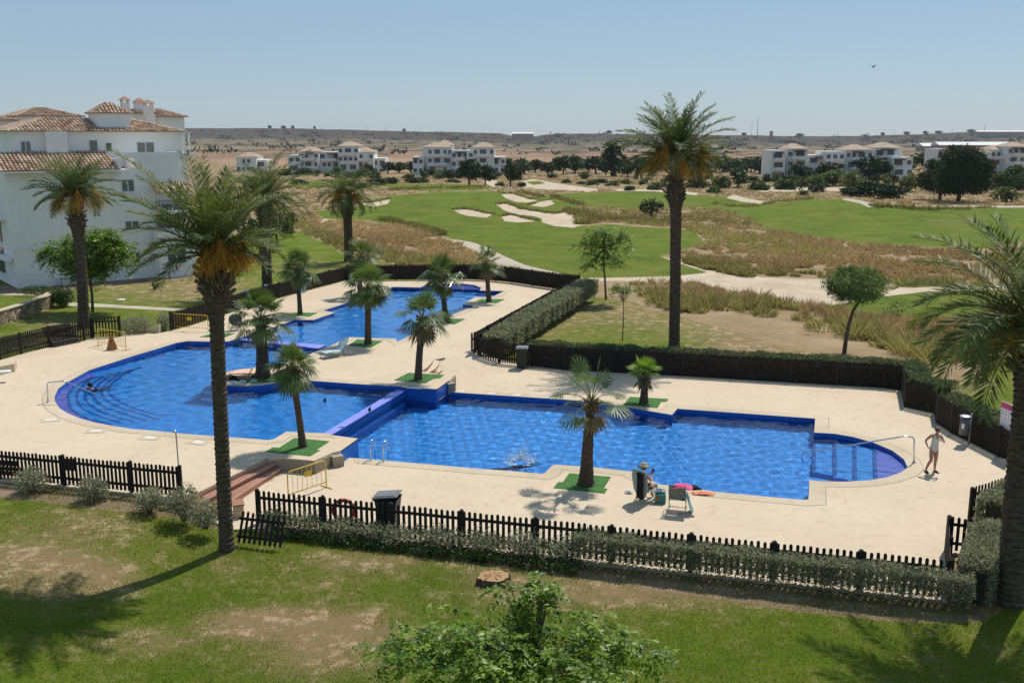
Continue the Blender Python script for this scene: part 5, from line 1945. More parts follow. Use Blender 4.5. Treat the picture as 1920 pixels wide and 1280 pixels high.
def fence(label, pts, h=1.1, sp=0.155, w=0.088, side=1, post=2.3, screen=False, group=None, name='picket_fence'):
    b = Vector(pts[0])
    t = thing(name, label, 'fence', b, 0, group)
    mb = MB()
    scr = MB()
    posts = []
    for p, q in zip(pts, pts[1:]):
        p, q = Vector(p) - b, Vector(q) - b
        L = (q - p).length
        n = max(1, int(round(L / post)))
        for i in range(n):
            posts.append(p.lerp(q, i / n))
            picket_run(mb, p.lerp(q, i / n), p.lerp(q, (i + 1) / n), h, sp, w, side)
        if screen:
            d = (q - p).normalized()
            s = Vector((-d.y, d.x, 0)) * side * -0.04
            scr.bar(p + s + Vector((0, 0, h * 0.47)), q + s + Vector((0, 0, h * 0.47)), 0.015, h * 0.86)
    posts.append(Vector(pts[-1]) - b)
    mb.obj('picket_panel', M['fence'], t)
    if screen:
        scr.obj('reed_screen', M['fence_back'], t)
    pm = MB().box((0, 0, h * 0.50), (0.11, 0.11, h * 1.02))
    pm.add([(-.06, -.06, h * 1.0), (.06, -.06, h * 1.0), (.06, .06, h * 1.0), (-.06, .06, h * 1.0), (0, 0, h * 1.05)], [(0, 1, 4), (1, 2, 4), (2, 3, 4), (3, 0, 4), (3, 2, 1, 0)])
    me = pm.mesh('post', M['fence'])
    for p in posts:
        link('post', me, t, p)
    return t


def pz(lst, z):
    return [P(u, v, z) for u, v in lst]


fence('black picket fence along the left front edge of the upper deck', pz([(-260, 868), (0, 897), (248, 922), (340, 931)], ZU), 1.05, side=-1)
fence('long black picket fence between the front hedge and the lower deck', pz([(485, 981), (1778, 1123)], 0), 1.12, side=-1, sp=0.175, w=0.09)
fence('short black fence side seen end-on at the right end of the long front fence', pz([(1778, 1119), (1775, 1036)], 0), 1.1, side=1, post=1.6)
fence('small black fence panel behind the front corner of the clipped hedge', pz([(1775, 1032), (1856, 1041)], 0), 1.08, side=-1, sp=0.17)
fence('black fence running behind the right palm trunk and its hedge', pz([(1818, 976), (1900, 948), (1985, 922)], 0), 1.1, side=1, sp=0.17)
fence('dark hedge-backed fence along the far side of the lower deck with stepped corners', [P(1985, 925, 0), P(1934, 884, 0), P(1871, 854.5, 0), P(1784, 810.5, 0), P(1757, 793, 0), P(1753, 775.5, 0), P(1697, 762, 0), P(1690.5, 731, 0),
                                                                                                P(1656, 726.5, 0), P(1481, 716.5, 0), P(1280, 704.5, 0), P(1060, 693.3, 0), P(937, 680.3, .02), P(900, 675, .12)], 1.18, sp=0.135, w=0.09, side=1)
fence('short picket panel standing out at the sharp corner beside the ramp', [P(885, 664, .3), P(899, 673, .14)], 1.15, side=-1, post=1.2)
fence('dark fence along the diagonal hedge beside the back pool', pz([(890, 661), (980, 607), (1034, 575), (1087, 547.5)], ZU), 1.1, sp=0.14, w=0.09, side=1)
fence('dark screened fence across the far end of the back pool', pz([(651, 525.5), (742, 525), (805, 524.5), (870, 524), (930, 527), (960, 530), (1037, 541.5), (1086, 546.5)], ZU), 1.28, sp=0.135, w=0.10, side=-1, screen=True)
fence('dark mesh-covered fence along the left side of the back pool', pz([(650, 525.5), (584, 542.5), (524, 558.5), (507, 562.5), (398, 596.5), (355, 610.5), (321, 619.5)], ZU), 1.15, sp=0.15, side=1, screen=True)
fence('free-standing picket gate panel behind the yellow barrier', pz([(226, 630.5), (174, 633.5)], ZU), 1.2, sp=0.17, side=1)
fence('black picket fence along the left edge of the upper deck before the lawn', pz([(173, 633.5), (158, 638.5), (94, 649.5), (40, 663.5), (0, 674.5), (-120, 704.5)], ZU), 1.15, sp=0.15, side=1)


def loose_panel(name, label, a, b, h, tilt, z0=0.0, n=10, group=None):
    """a loose fence panel lying back by tilt radians"""
    a, b = Vector(a), Vector(b)
    t = thing(name, label, 'fence panel', a, 0, group)
    L = (b - a).length
    mb = MB()
    picket_run(mb, (0, 0, 0), (L, 0, 0), h, L / n, 0.08, 1)
    o = mb.obj('picket_panel', M['fence'], t)
    o.rotation_euler = (tilt, 0, atan2(b.y - a.y, b.x - a.x))
    return t


loose_panel('loose_fence_panel', 'loose leaning fence panel at the foot of the foreground palm trunk', P(441, 1019, 0), P(528, 1030, 0), 0.98, radians(-22), n=9)
for i in range(3):
    a, b = P(103 - i * 3, 652 - i * 0.6, ZU), P(154 - i * 3, 641.5 - i * 0.6, ZU)
    loose_panel('stacked_fence_panel', ['frontmost of the dark fence panels leaning on the left fence', 'middle one of the dark fence panels leaning on the left fence', 'rearmost of the dark fence panels leaning on the left fence'][i],
                a, b, 1.35, radians(-38), n=11, group='fence panels stacked against the left fence')
a, b = P(-30, 903, ZU), P(34, 908, ZU)
loose_panel('stacked_fence_panel', 'dark slatted panel lying against the front left fence at the left edge', a + Vector((0, .6, 0)), b + Vector((0, .6, 0)), 0.85, radians(30), n=9)

# ------------------------------------------------------------------ hedges
H0 = [P(1085, 1053, 0), P(1300, 1079, 0), P(1550, 1109, 0), P(1806, 1139, 0)]
hedge('hedge', 'long clipped grey green hedge in front of the front fence, pickets showing through', H0, 0.62, 0.92, 1500, 0.07, 81, core=0, topw=0.55)
hedge('hedge', 'clipped corner block of hedge beside the right palm trunk', [P(1828, 1128, 0), P(1840, 1060, 0), P(1878, 1052, 0)], 0.85, 1.15, 1900, 0.075, 82, core=0.5)
hedge('hedge', 'grey hedge block behind the right palm trunk outside the fence', [P(1862, 1000, 0), P(1895, 975, 0), P(1985, 945, 0)], 1.0, 1.15, 1700, 0.08, 83, core=0.5)
hedge('undergrowth_hedge', 'sparse low scrubby hedge growing through the front fence left of the clipped hedge', [P(500, 990, 0), P(700, 1013, 0), P(1075, 1054, 0)], 0.7, 0.5, 420, 0.085, 84, thin=0.9)
hedge('undergrowth_hedge', 'dark leafy ground strip under the front fence', [P(520, 1003, -.05), P(700, 1024, -.05), P(900, 1047, -.05), P(1075, 1070, -.05)], 0.6, 0.22, 700, 0.09, 85, 'bush')
hedge('hedge', 'grey bushy hedge climbing diagonally along the fence of the back pool', [P(930, 660, .25), P(985, 622, .4), P(1045, 585, .45), P(1102, 551, .45)], 1.35, 1.05, 850, 0.12, 86, core=0.7)
hedge('hedge', 'tall dark clipped hedge behind the far fence of the lower deck', [P(1000, 681, 0), P(1130, 690.5, 0), P(1280, 698, 0), P(1481, 710, 0), P(1656, 720, 0), P(1712, 724, 0), P(1724, 756, 0), P(1772, 766, 0)], 1.0, 1.2, 900, 0.10, 87, 'hedge_green', core=0.85)
hedge('hedge', 'clipped hedge behind the litter bin and the pink sign', [P(1782, 786, 0), P(1810, 803, 0), P(1900, 846, 0), P(1985, 880, 0)], 1.0, 1.12, 900, 0.10, 88, 'hedge_green', core=0.85)

# ------------------------------------------------------------------ shrubs
for i, (lab, u, v, w_, h_) in enumerate([('grey shrub outside the left front fence, leftmost of five', 62, 924, 66, 48), ('grey shrub outside the left front fence, second from the left of five', 175, 940, 60, 52),
                                         ('low grey shrub outside the left front fence, middle one of five', 281, 958, 62, 46), ('large grey shrub at the right end of the left front fence', 345, 974, 74, 66),
                                         ('grey green shrub touching the foreground palm trunk', 386, 988, 66, 58)]):
    bush('grey_shrub', lab, u, v, w_, h_, ZU - .1 if u < 300 else 0.25, 90 + i, 'hedge', 0.085, 2000, 'grey shrubs along the left front fence')
for i, (lab, u, v, w_, h_) in enumerate([('scrubby shrub at the left end of the long front fence', 520, 992, 56, 40), ('scrubby shrub in front of the fence below the yellow barrier', 578, 1002, 60, 54), ('scrubby shrub in front of the fence below the red lifebuoy', 655, 1012, 66, 46),
                                         ('scrubby shrub in front of the fence below the black wheelie bin', 740, 1022, 76, 46), ('scrubby shrub right of the wheelie bin outside the fence', 830, 1032, 80, 54),
                                         ('leggy shrub outside the fence left of the tree stump', 905, 1040, 80, 60), ('leggy shrub outside the fence right of the tree stump', 985, 1048, 84, 66), ('leggy shrub touching the start of the clipped hedge', 1055, 1056, 70, 66)]):
    bush('scrub_shrub', lab, u, v, w_, h_, -0.05, 100 + i, 'hedge', 0.085, 900, 'scrubby shrubs along the front fence', shell=0.3)
bush('grey_shrub', 'wide grey shrub beside the picket gate panel on the left', 256, 624, 64, 30, ZU - .05, 110, 'hedge', 0.1, 1400)
bush('grey_shrub', 'upright grey shrub at the post by the second yellow barrier', 308, 621, 26, 36, ZU - .05, 111, 'hedge', 0.1, 1400)
bush('dark_shrub', 'round dark green shrub at the end of the stone wall', 118, 574, 46, 32, ZU - .05, 112, 'bush', 0.12, 1500)
bush('dark_shrub', 'low green shrub patch behind the stone wall', 70, 553, 70, 16, ZU - .05, 116, 'bush', 0.12, 400)
bush('dark_shrub', 'clipped dark green bush behind the fruit stalks of the foreground palm', 446, 516, 40, 36, ZU - .05, 113, 'bush', 0.14, 400)
bush('dark_shrub', 'dark low bush at the foot of the green tree on the back left lawn', 513, 474, 26, 16, 0.3, 114, 'bush', 0.16, 300)
bush('dark_shrub', 'dark low bush at the foot of the pale-trunked tree', 489, 492, 22, 12, 0.3, 115, 'bush', 0.16, 300)
bush('blue_shrub', 'bluish grey shrub at the edge of the dry grass behind the back fence', 710, 487, 26, 26, 0.2, 117, 'hedge', 0.16, 300)
bush('weedy_shrub', 'thin yellow green shrub behind the round clipped tree', 1680, 600, 60, 42, -.1, 118, 'pale_leaf', 0.14, 110, shell=0.2)
bush('weedy_shrub', 'small leafy sprout on the lawn before the left white building', 289, 541, 14, 18, ZU - .05, 119, 'pale_leaf', 0.14, 300)
bush('weedy_shrub', 'small leafy sprout near the back left corner of the fence', 378, 545, 22, 26, ZU - .05, 120, 'pale_leaf', 0.14, 260)

# ------------------------------------------------------------------ planter mats
M['turf'] = simple('artificial_turf', (0.055, 0.155, 0.035), 0.95, 0.22, 5, 0.5, 120)
MATS = [('green mat under the leaning palm on the near planter', [(552, 821), (618, 827.4), (592.6, 843.7), (600.7, 844), (581.5, 855), (498, 847), (511.4, 838.6), (523.5, 839.6)], ZU),
        ('green mat around the fan palm at the end of the spill wall', [(766, 699), (833, 703), (824.6, 709), (814, 709.6), (798.5, 718), (739, 713)], ZU),
        ('stepped green mat around the stout palm by the front fence', [(1067.7, 887), (1145.4, 894), (1132, 915.6), (1139, 916), (1133.7, 925), (1037.5, 914.6), (1047, 903.7), (1055, 904)], 0),
        ('green mat around the short young palm on the far side of the right pool', [(1181, 744), (1253, 748), (1250, 753), (1239.6, 753), (1233, 764.6), (1168.7, 759.4)], 0),
        ('green mat behind the light blue sun lounger', [(670, 636.7), (717.5, 639.5), (695, 651.7), (652.5, 647.5)], ZU),
        ('green mat on the left side of the back pool under the slim palm', [(550, 585.7), (596, 586.7), (580, 593.7), (537.5, 591)], ZU),
        ('small green mat farthest along the left side of the back pool', [(664, 550), (692, 551), (684, 556), (647.5, 555)], ZU),
        ('green mat under the leaning palm right of the back pool', [(822, 597), (872.5, 598), (852.5, 608), (812.5, 605)], ZU),
        ('green mat near the far right corner of the back pool', [(902.5, 560.7), (947.5, 561), (930, 569), (892.5, 565.5)], ZU),
        ('green mat crossed by the foreground palm trunk at the pool edge', [(399, 624.6), (440, 625), (421.7, 633), (374, 632)], ZU)]
for lab, pl, z in MATS:
    q = [P(u, v, z) for u, v in pl]
    b = q[0]
    o = MB().prism([(p.x - b.x, p.y - b.y) for p in q], 0.0, 0.016).obj('turf_mat', M['turf'], None, b)
    tag(o, lab, 'mat', 'artificial turf mats round the palms')
c = P(497, 709, ZU)
ring = [(1.75 * cos(a) * 1.0, 0.95 * sin(a)) for a in [2 * pi * i / 28 for i in range(28)]]
tag(MB().prism(ring, 0, 0.016).obj('turf_mat', M['turf'], None, c), 'rounded green mat on the island beside the sunbather', 'mat', 'artificial turf mats round the palms')

# skimmer lids in the deck
for i, (u, v, z) in enumerate([(95, 787, ZU), (180, 808, ZU), (281, 820.5, ZU), (372, 829, ZU)]):
    c = P(u, v, z)
    t = thing('skimmer_lid', ['leftmost pale square lid in the deck by the rounded pool end', 'second pale square lid in the deck from the left', 'third pale square lid in the deck, left of the foreground palm', 'pale square lid in the deck nearest the foreground palm trunk'][i], 'lid', c, 0.35 - 0.25 * i, 'skimmer lids set in the deck')
    MB().box((0, 0, 0.006), (0.8, 0.55, 0.012)).obj('surround', M['coping'], t)
    MB().box((0, 0, 0.010), (0.45, 0.3, 0.018), ).obj('lid', M['slab'], t)
for i, (u, v) in enumerate([(865, 733), (921, 737.5), (969, 740.5), (1030, 744)]):
    c = P(u, v, 0)
    tag(MB().box((0, 0, 0.008), (0.34, 0.26, 0.016), -0.15).obj('skimmer_lid', M['slab'], None, c), ['pale lid in the far coping nearest the spill wall', 'second pale lid in the far coping of the right pool', 'third pale lid in the far coping of the right pool', 'pale lid in the far coping behind the stout palm'][i], 'lid', 'lids in the far coping')

# ------------------------------------------------------------------ metal things
M['steel'] = simple('stainless_steel', (0.62, 0.63, 0.64), 0.22, 0.05, 4, metal=1.0)
M['grey_metal'] = simple('galvanised', (0.42, 0.43, 0.44), 0.45, 0.08, 6, metal=0.7)
M['yellow'] = simple('barrier_yellow', (0.62, 0.42, 0.035), 0.5, 0.1, 5)
M['black_plastic'] = simple('black_plastic', (0.02, 0.021, 0.023), 0.5, 0.2, 4)
M['grey_plastic'] = simple('lid_grey', (0.18, 0.185, 0.19), 0.4, 0.1, 4)
M['white'] = simple('white_paint', (0.78, 0.78, 0.76), 0.5, 0.04, 3)
M['red'] = simple('lifebuoy_red', (0.45, 0.03, 0.03), 0.5, 0.1, 3)


def handrail(label, pts, r=0.028, extra=None):
    b = Vector(pts[0])
    t = thing('handrail', label, 'handrail', b)
    q = [Vector(p) - b for p in pts]
    # soften corners
    s = [q[0]]
    for a, c, d in zip(q, q[1:], q[2:]):
        s += [c + (a - c).normalized() * 0.12, c + (a - c).normalized() * 0.03 + (d - c).normalized() * 0.03, c + (d - c).normalized() * 0.12]
    s.append(q[-1])
    MB().tube(s, r, 8).obj('rail', M['steel'], t)
    mb = MB().tube([q[0], q[0] + Vector((0, 0, 0.03))], 0.07, 10)
    mb.obj('floor_flange', M['steel'], t)
    return t


b = P(90, 754, ZU)
e = P(199, 750, ZWU - .1)
handrail('steel handrail arching over the round steps of the left pool', [b, AT(88, 717, b.y), AT(120, 714, b.y + .0), AT(198.8, 747.5, e.y), e])
b = P(1713.5, 867.6, 0)
e = P(1505, 876, ZWL - .3)
handrail('steel handrail sloping into the rounded right end of the right pool', [b, AT(1714.5, 819.7, b.y), AT(1697.7, 817, b.y), AT(1502.7, 849.5, e.y), e])
b = P(867.5, 531, ZU)
e = P(836, 548, ZWB - .1)
handrail('bright steel handrail at the far end of the back pool', [b, AT(866, 510, b.y), AT(862, 510, b.y), AT(838, 545, e.y), e], 0.035)


def ladder(label, feet, dx, dy, h, gap, water):
    t = thing('pool_ladder', label, 'pool ladder', feet)
    d = Vector((dx, dy, 0)).normalized()
    s = Vector((d.y, -d.x, 0))
    for k in (0, 1):
        o = s * gap * k
        pts = [o, o + Vector((0, 0, h * 0.75))]
        for i in range(1, 7):
            a = pi * i / 6
            pts.append(o + d * (0.22 * (1 - cos(a))) + Vector((0, 0, h * 0.75 + 0.2 * sin(a))))
        pts.append(o + d * 0.44 + Vector((0, 0, water - 0.5)))
        MB().tube(pts, 0.022, 8).obj('hoop', M['steel'], t)
    for i in range(3):
        MB().bar(d * 0.44 + Vector((0, 0, water - 0.1 - i * .22)), d * 0.44 + s * gap + Vector((0, 0, water - 0.1 - i * .22)), 0.06, 0.02).obj('rung', M['steel'], t)
    return t


ladder('steel ladder hoops at the near left edge of the right pool', P(695.4, 864, 0), 0.25, 1, 0.78, 0.52, -0.16)
ladder('steel ladder hoops at the left edge of the upper pool behind the foreground palm', P(447, 622, ZU), 0.55, -1, 0.65, 0.6, -0.16)


def barrier(label, a, b, plate=0.5, h=1.0):
    a, b = Vector(a), Vector(b)
    L = (b - a).length
    t = thing('crowd_barrier', label, 'barrier', a, atan2(b.y - a.y, b.x - a.x), 'yellow metal barriers')
    pts = [(0, 0, 0), (0, 0, h - .12), (0.04, 0, h - .04), (0.12, 0, h), (L - .12, 0, h), (L - .04, 0, h - .04), (L, 0, h - .12), (L, 0, 0)]
    MB().tube(pts, 0.022, 8).obj('frame', M['yellow'], t)
    mb = MB().tube([(0, 0, 0.2), (L, 0, 0.2)], 0.016, 6)
    n = max(5, int(L / 0.19))
    for i in range(1, n):
        mb.tube([(L * i / n, 0, 0.2), (L * i / n, 0, h)], 0.009, 5)
    mb.obj('bars', M['yellow'], t)
    mb = MB().bar((0, -.28, .02), (0, .28, .02), 0.04, 0.03).bar((L, -.28, .02), (L, .28, .02), 0.04, 0.03)
    mb.obj('feet', M['yellow'], t)
    if plate:
        MB().box((L * plate, -0.02, 0.74), (0.32, 0.012, 0.2)).obj('plate', M['yellow'], t)
    return t


barrier('yellow metal barrier behind the small warning cone sign on the left deck', P(184.4, 648, ZU), P(236.5, 656.5, ZU), 0)
barrier('yellow metal barrier closing the gap by the back left fence', P(323, 618, ZU), P(390.6, 622, ZU), 0.5)
barrier('yellow metal barrier standing beside the terracotta steps', P(541, 938, 0), P(612, 913.5, 0), 0.52)

# warning A-board
M['board'] = simple('orange_board', (0.36, 0.15, 0.035), 0.6, 0.2, 6)
b = P(210, 655.5, ZU)
t = thing('warning_board', 'small orange brown triangular warning board before the yellow barrier', 'warning sign', b, 0.1)
mb = MB().add([(-.25, -.2, 0), (.25, -.2, 0), (.04, -0.02, .88), (-.04, -0.02, .88), (-.25, -.17, 0), (.25, -.17, 0), (.04, .0, .88), (-.04, .0, .88)], [(0, 1, 2, 3), (7, 6, 5, 4), (0, 4, 5, 1), (1, 5, 6, 2), (2, 6, 7, 3), (3, 7, 4, 0)])
mb.add([(-.25, .2, 0), (.25, .2, 0), (.04, .03, .88), (-.04, .03, .88), (-.25, .17, 0), (.25, .17, 0), (.04, .01, .88), (-.04, .01, .88)], [(3, 2, 1, 0), (4, 5, 6, 7), (1, 5, 4, 0), (2, 6, 5, 1), (3, 7, 6, 2), (0, 4, 7, 3)])
mb.obj('board', M['board'], t)
MB().add([(-.05, -.148, .25), (.05, -.148, .25), (.02, -.088, .55), (-.02, -.088, .55)], [(0, 1, 2, 3)]).obj('symbol', M['black_plastic'], t)


def wheelie_bin(label, b, rz, s=1.0, lid='grey_plastic', lift=0.0):
    t = thing('wheelie_bin', label, 'bin', b, rz, None)
    mb = MB()
    vs = []
    for z, w, d in ((0.08, 0.42, 0.46), (0.95, 0.54, 0.62), (1.0, 0.58, 0.66), (1.03, 0.58, 0.66)):
        vs += [(-w / 2 * s, -d / 2 * s, z * s), (w / 2 * s, -d / 2 * s, z * s), (w / 2 * s, d / 2 * s, z * s), (-w / 2 * s, d / 2 * s, z * s)]
    fs = [(3, 2, 1, 0)]
    for i in range(3):
        for j in range(4):
            fs.append((i * 4 + j, i * 4 + (j + 1) % 4, i * 4 + 4 + (j + 1) % 4, i * 4 + 4 + j))
    mb.add(vs, fs)
    mb.obj('body', M['black_plastic'], t, bevel=0.012)
    lb = MB().box((0, -0.33 * s, 0.03), (0.60 * s, 0.72 * s, 0.05)).box((0, -0.33 * s, 0.065), (0.48 * s, 0.56 * s, 0.03))
    o = lb.obj('lid', M[lid], t, (0, 0.35 * s, 1.03 * s), bevel=0.012)
    o.rotation_euler = (-lift, 0, 0)
    for x in (-1, 1):
        mb = MB().tube([(x * .22 * s, .27 * s, .1 * s), (x * .28 * s, .27 * s, .1 * s)], 0.1 * s, 12)
        mb.obj('wheel', M['black_plastic'], t)
    MB().tube([(-.22 * s, .38 * s, .96 * s), (.22 * s, .38 * s, .96 * s)], 0.018 * s, 6).obj('handle', M['black_plastic'], t)
    return t


wheelie_bin('black wheelie bin with tilted grey lid behind the long front fence', P(729, 996, 0), radians(80), 1.1, lift=0.12)
wheelie_bin('black wheelie bin standing against the far fence near the ramp corner', P(979, 690, 0), radians(-5), 1.05)

b = P(1815, 833, 0)
t = thing('litter_bin', 'grey round litter bin hung on a post by the right fence', 'litter bin', b)
MB().tube([(0.04, 0.02, 0), (0.04, 0.02, 1.28)], 0.03, 8).obj('post', M['grey_metal'], t)
MB().tube([(-.2, 0, .42), (-.2, 0, 1.08)], 0.19, 16).obj('drum', simple('bin_grey', (0.13, 0.13, 0.13), 0.5, 0.1, 5), t)
mb = MB().tube([(-.2, 0, 1.14), (-.2, 0, 1.17), (-.2, 0, 1.19)], [0.22, 0.22, 0.17], 16)
mb.obj('lid', M['grey_metal'], t)
MB().box((-0.34, -0.155, .8), (0.11, 0.01, 0.2), -0.7).obj('sticker', M['white'], t)

# pool rules sign
M['pink'] = simple('sign_pink', (0.58, 0.07, 0.20), 0.5, 0.06, 3)
M['sign_grey'] = simple('sign_print', (0.36, 0.28, 0.36), 0.6, 0.2, 8)
b = P(1872.6, 851.5, 0)
c = P(1893.6, 862, 0)
rz = atan2(c.y - b.y, c.x - b.x)
L = (c - b).length
t = thing('rules_sign', 'white and pink pool rules sign on two thin posts at the right edge', 'sign', b, rz)
for x in (0, L):
    MB().tube([(x, 0, 0), (x, 0, 2.05)], 0.022, 8).obj('post', M['grey_metal'], t)
z0, z1 = 0.92, 2.1
wd = L + 0.14
pn = MB().box((L / 2, -0.035, (z0 + z1) / 2), (wd, 0.02, z1 - z0)).obj('panel', M['white'], t, bevel=0.004)
MB().box((L / 2, -0.048, z1 - 0.12), (wd - .01, 0.004, 0.23)).obj('header_band', M['pink'], pn)
MB().box((L / 2, -0.048, z0 + 0.10), (wd - .01, 0.004, 0.2)).obj('footer_band', M['pink'], pn)
mb = MB()
for i in range(5):
    for j in range(4):
        x = L / 2 - wd * 0.36 + j * wd * 0.24
        z = z1 - 0.32 - i * 0.125
        mb.box((x, -0.048, z), (wd * 0.14, 0.004, 0.022))
        mb.box((x - wd * .03, -0.048, z - 0.045), (wd * 0.08, 0.004, 0.014))
mb.obj('small_print', M['sign_grey'], pn)

# shower pole, hose reel, lifebuoy, notice board, plinth
b = P(338, 921, ZU)
t = thing('shower_pole', 'thin steel shower pole behind the right end of the left front fence', 'shower', b)
MB().tube([(0, 0, 0), (0, 0, 1.0), (-.01, 0, 2.05), (0.0, -.05, 2.14), (0.0, -.12, 2.12)], 0.022, 8).obj('pole', M['grey_metal'], t)
MB().tube([(0, -.12, 2.13), (0, -.13, 2.07)], [0.03, 0.06], 10).obj('shower_head', M['steel'], t)
b = P(436, 619, ZU)
t = thing('hose_reel', 'round dark reel on a small stand by the left pool edge', 'hose reel', b, 0.2)
mb = MB().tube([(0.2, -0.05, .62), (0.2, 0.05, .66)], 0.40, 20)
mb.tube([(0.2, -0.08, .61), (0.2, 0.08, .67)], 0.1, 12)
mb.obj('reel', simple('reel_grey', (0.09, 0.09, 0.085), 0.8, 0.5, 25), t)
mb = MB()
for q in (((-.1, -.2, 0.02), (.2, 0, .62)), ((.5, -.2, 0.02), (.2, 0, .62)), ((.2, .3, 0.02), (.2, 0.03, .62)), ((-.1, -.2, .02), (.5, -.2, .02))):
    mb.tube(q, 0.022, 6)
mb.obj('stand', M['grey_metal'], t)
b = P(645, 990, 0) + Vector((0, .12, .55))
t = thing('lifebuoy', 'red lifebuoy ring hanging behind the long front fence', 'lifebuoy', b)
mb = MB()
ringp = [Vector((0.33 * cos(a), 0, 0.33 * sin(a))) for a in [2 * pi * i / 24 for i in range(25)]]
mb.tube(ringp, 0.065, 10, cap=False)
mb.obj('ring', M['red'], t)
for k in range(4):
    a = pi / 4 + k * pi / 2
    d = Vector((cos(a), 0, sin(a)))
    s = Vector((-sin(a), 0, cos(a)))
    MB().tube([d * 0.33 - s * 0.05, d * 0.33 + s * 0.05], 0.07, 10).obj('band', M['white'], t)
b = P(129, 908, ZU) + Vector((0, .25, 0))
t = thing('notice_board', 'dark square notice board behind the left front fence', 'notice board', b, -0.12)
MB().box((0, 0, 0.62), (0.46, 0.03, 0.42)).obj('panel', M['black_plastic'], t)
MB().tube([(0, .03, 0), (0, .03, .8)], 0.025, 6).obj('post', M['black_plastic'], t)
b = P(448, 968, 0)
t = thing('plinth', 'small terracotta capped plinth behind the foreground palm trunk', 'plinth', b, 0.35)
MB().box((0, 0.1, 0.2), (0.3, 0.5, 0.42)).obj('block', M['coping'], t)
MB().box((0, 0.1, 0.435), (0.36, 0.56, 0.05)).obj('cap', M['terracotta'], t)
# low planter wall by the left gate, bench at the left edge, stone wall
a, b2 = P(266, 624, ZU), P(299, 624, ZU)
t = thing('low_wall', 'short low rendered wall beside the upright grey shrub', 'wall', a)
d = b2 - a
mb = MB()
n = Vector((0, 0.3, 0))
mb.add([(0, 0, 0), tuple(d), tuple(d + n), tuple(n), (0, 0, 0.06), tuple(d + Vector((0, 0, .52))), tuple(d + n + Vector((0, 0, .52))), tuple(n + Vector((0, 0, .06)))], [(3, 2, 1, 0), (4, 5, 6, 7), (0, 1, 5, 4), (1, 2, 6, 5), (2, 3, 7, 6), (3, 0, 4, 7)])
mb.obj('block', M['coping'], t)
b = P(-40, 712, ZU)
t = thing('stone_bench', 'pale low stone bench cut off by the left edge', 'bench', b)
c = P(28, 697, ZU) - b
mb = MB().prism([(0, 0), (c.x, c.y), (c.x - .35, c.y + .95), (-.35, .95)], 0, 0.42)
mb.obj('block', M['coping'], t)
tag(MB().box((0, 0, 0.06), (1.1, 0.35, 0.1), 0.3).obj('folded_towel', M['white'], None, P(-4, 700, ZU + .42)), 'white towel bundle on the stone bench at the left edge', 'towel')

m, nt, out = new_mat('rubble_stone')
tc = nd(nt, 'ShaderNodeTexCoord').outputs['Object']
vo = nd(nt, 'ShaderNodeTexVoronoi')
vo.inputs['Scale'].default_value = 3.2
nt.links.new(tc, vo.inputs['Vector'])
ve = nd(nt, 'ShaderNodeTexVoronoi', feature='DISTANCE_TO_EDGE')
ve.inputs['Scale'].default_value = 3.2
nt.links.new(tc, ve.inputs['Vector'])
sepc = nd(nt, 'ShaderNodeSeparateColor')
nt.links.new(vo.outputs['Color'], sepc.inputs[0])
k = ramp(nt, sepc.outputs[0], [(0.0, (0.22, 0.16, 0.10)), (0.5, (0.40, 0.31, 0.20)), (1.0, (0.52, 0.44, 0.32))])
k = mixc(nt, ramp(nt, ve.outputs['Distance'], [(0.02, 1.0), (0.07, 0.0)]), k, (0.16, 0.13, 0.10))
finish(nt, out, k, 0.95, 0, ramp(nt, ve.outputs['Distance'], [(0.0, 0.0), (0.12, 1.0)]), 0.8, 0.06, 0.1)
M['rubble'] = m
wpx = [(-200, 660), (0, 609), (40, 596), (84, 580), (94, 573)]
b = P(0, 609, ZU - .05)
t = thing('stone_wall', 'rubble stone retaining wall on the lawn at the left edge', 'wall', b)
q = [P(u, v, ZU - .05) - b for u, v in wpx]
mb, mc = MB(), MB()
for p, r_ in zip(q, q[1:]):
    mb.bar(p + Vector((0, .2, .4)), r_ + Vector((0, .2, .4)), 0.4, 0.9)
    mc.bar(p + Vector((0, .22, .88)), r_ + Vector((0, .22, .88)), 0.5, 0.07)
mb.obj('masonry', M['rubble'], t)
mc.obj('coping', M['coping'], t)

# tree stump
b = P(925, 1090, -.05)
t = thing('tree_stump', 'wide sawn palm stump with radial cracks on the front lawn', 'stump', b)
rs = np.random.RandomState(5)
n = 30
rad = [0.43 * (1 + 0.06 * rs.normal()) for _ in range(n)]
mb = MB()
vs = [(rad[i] * 1.12 * cos(2 * pi * i / n), rad[i] * 0.95 * sin(2 * pi * i / n), -.05) for i in range(n)] + [(rad[i] * cos(2 * pi * i / n), rad[i] * 0.9 * sin(2 * pi * i / n), 0.17 + 0.02 * rs.normal()) for i in range(n)]
mb.add(vs, [(i, (i + 1) % n, n + (i + 1) % n, n + i) for i in range(n)])
mb.obj('bark', M['date_bark'], t)
m, nt, out = new_mat('sawn_wood')
tc = nd(nt, 'ShaderNodeTexCoord').outputs['Object']
wv = nd(nt, 'ShaderNodeTexWave', wave_type='RINGS', rings_direction='Z')
wv.inputs['Scale'].default_value = 9
wv.inputs['Distortion'].default_value = 3
nt.links.new(tc, wv.inputs['Vector'])
k = ramp(nt, wv.outputs['Fac'], [(0.0, (0.30, 0.17, 0.08)), (1.0, (0.46, 0.29, 0.15))])
finish(nt, out, k, 0.95, 0, noise(nt, 30), 0.6)
mb = MB()
vs = [(rad[i] * .98 * cos(2 * pi * i / n), rad[i] * .88 * sin(2 * pi * i / n), 0.175) for i in range(n)] + [(0, 0, 0.2)]
mb.add(vs, [(i, (i + 1) % n, n) for i in range(n)])
top = mb.obj('sawn_top', m, t)
mb = MB()
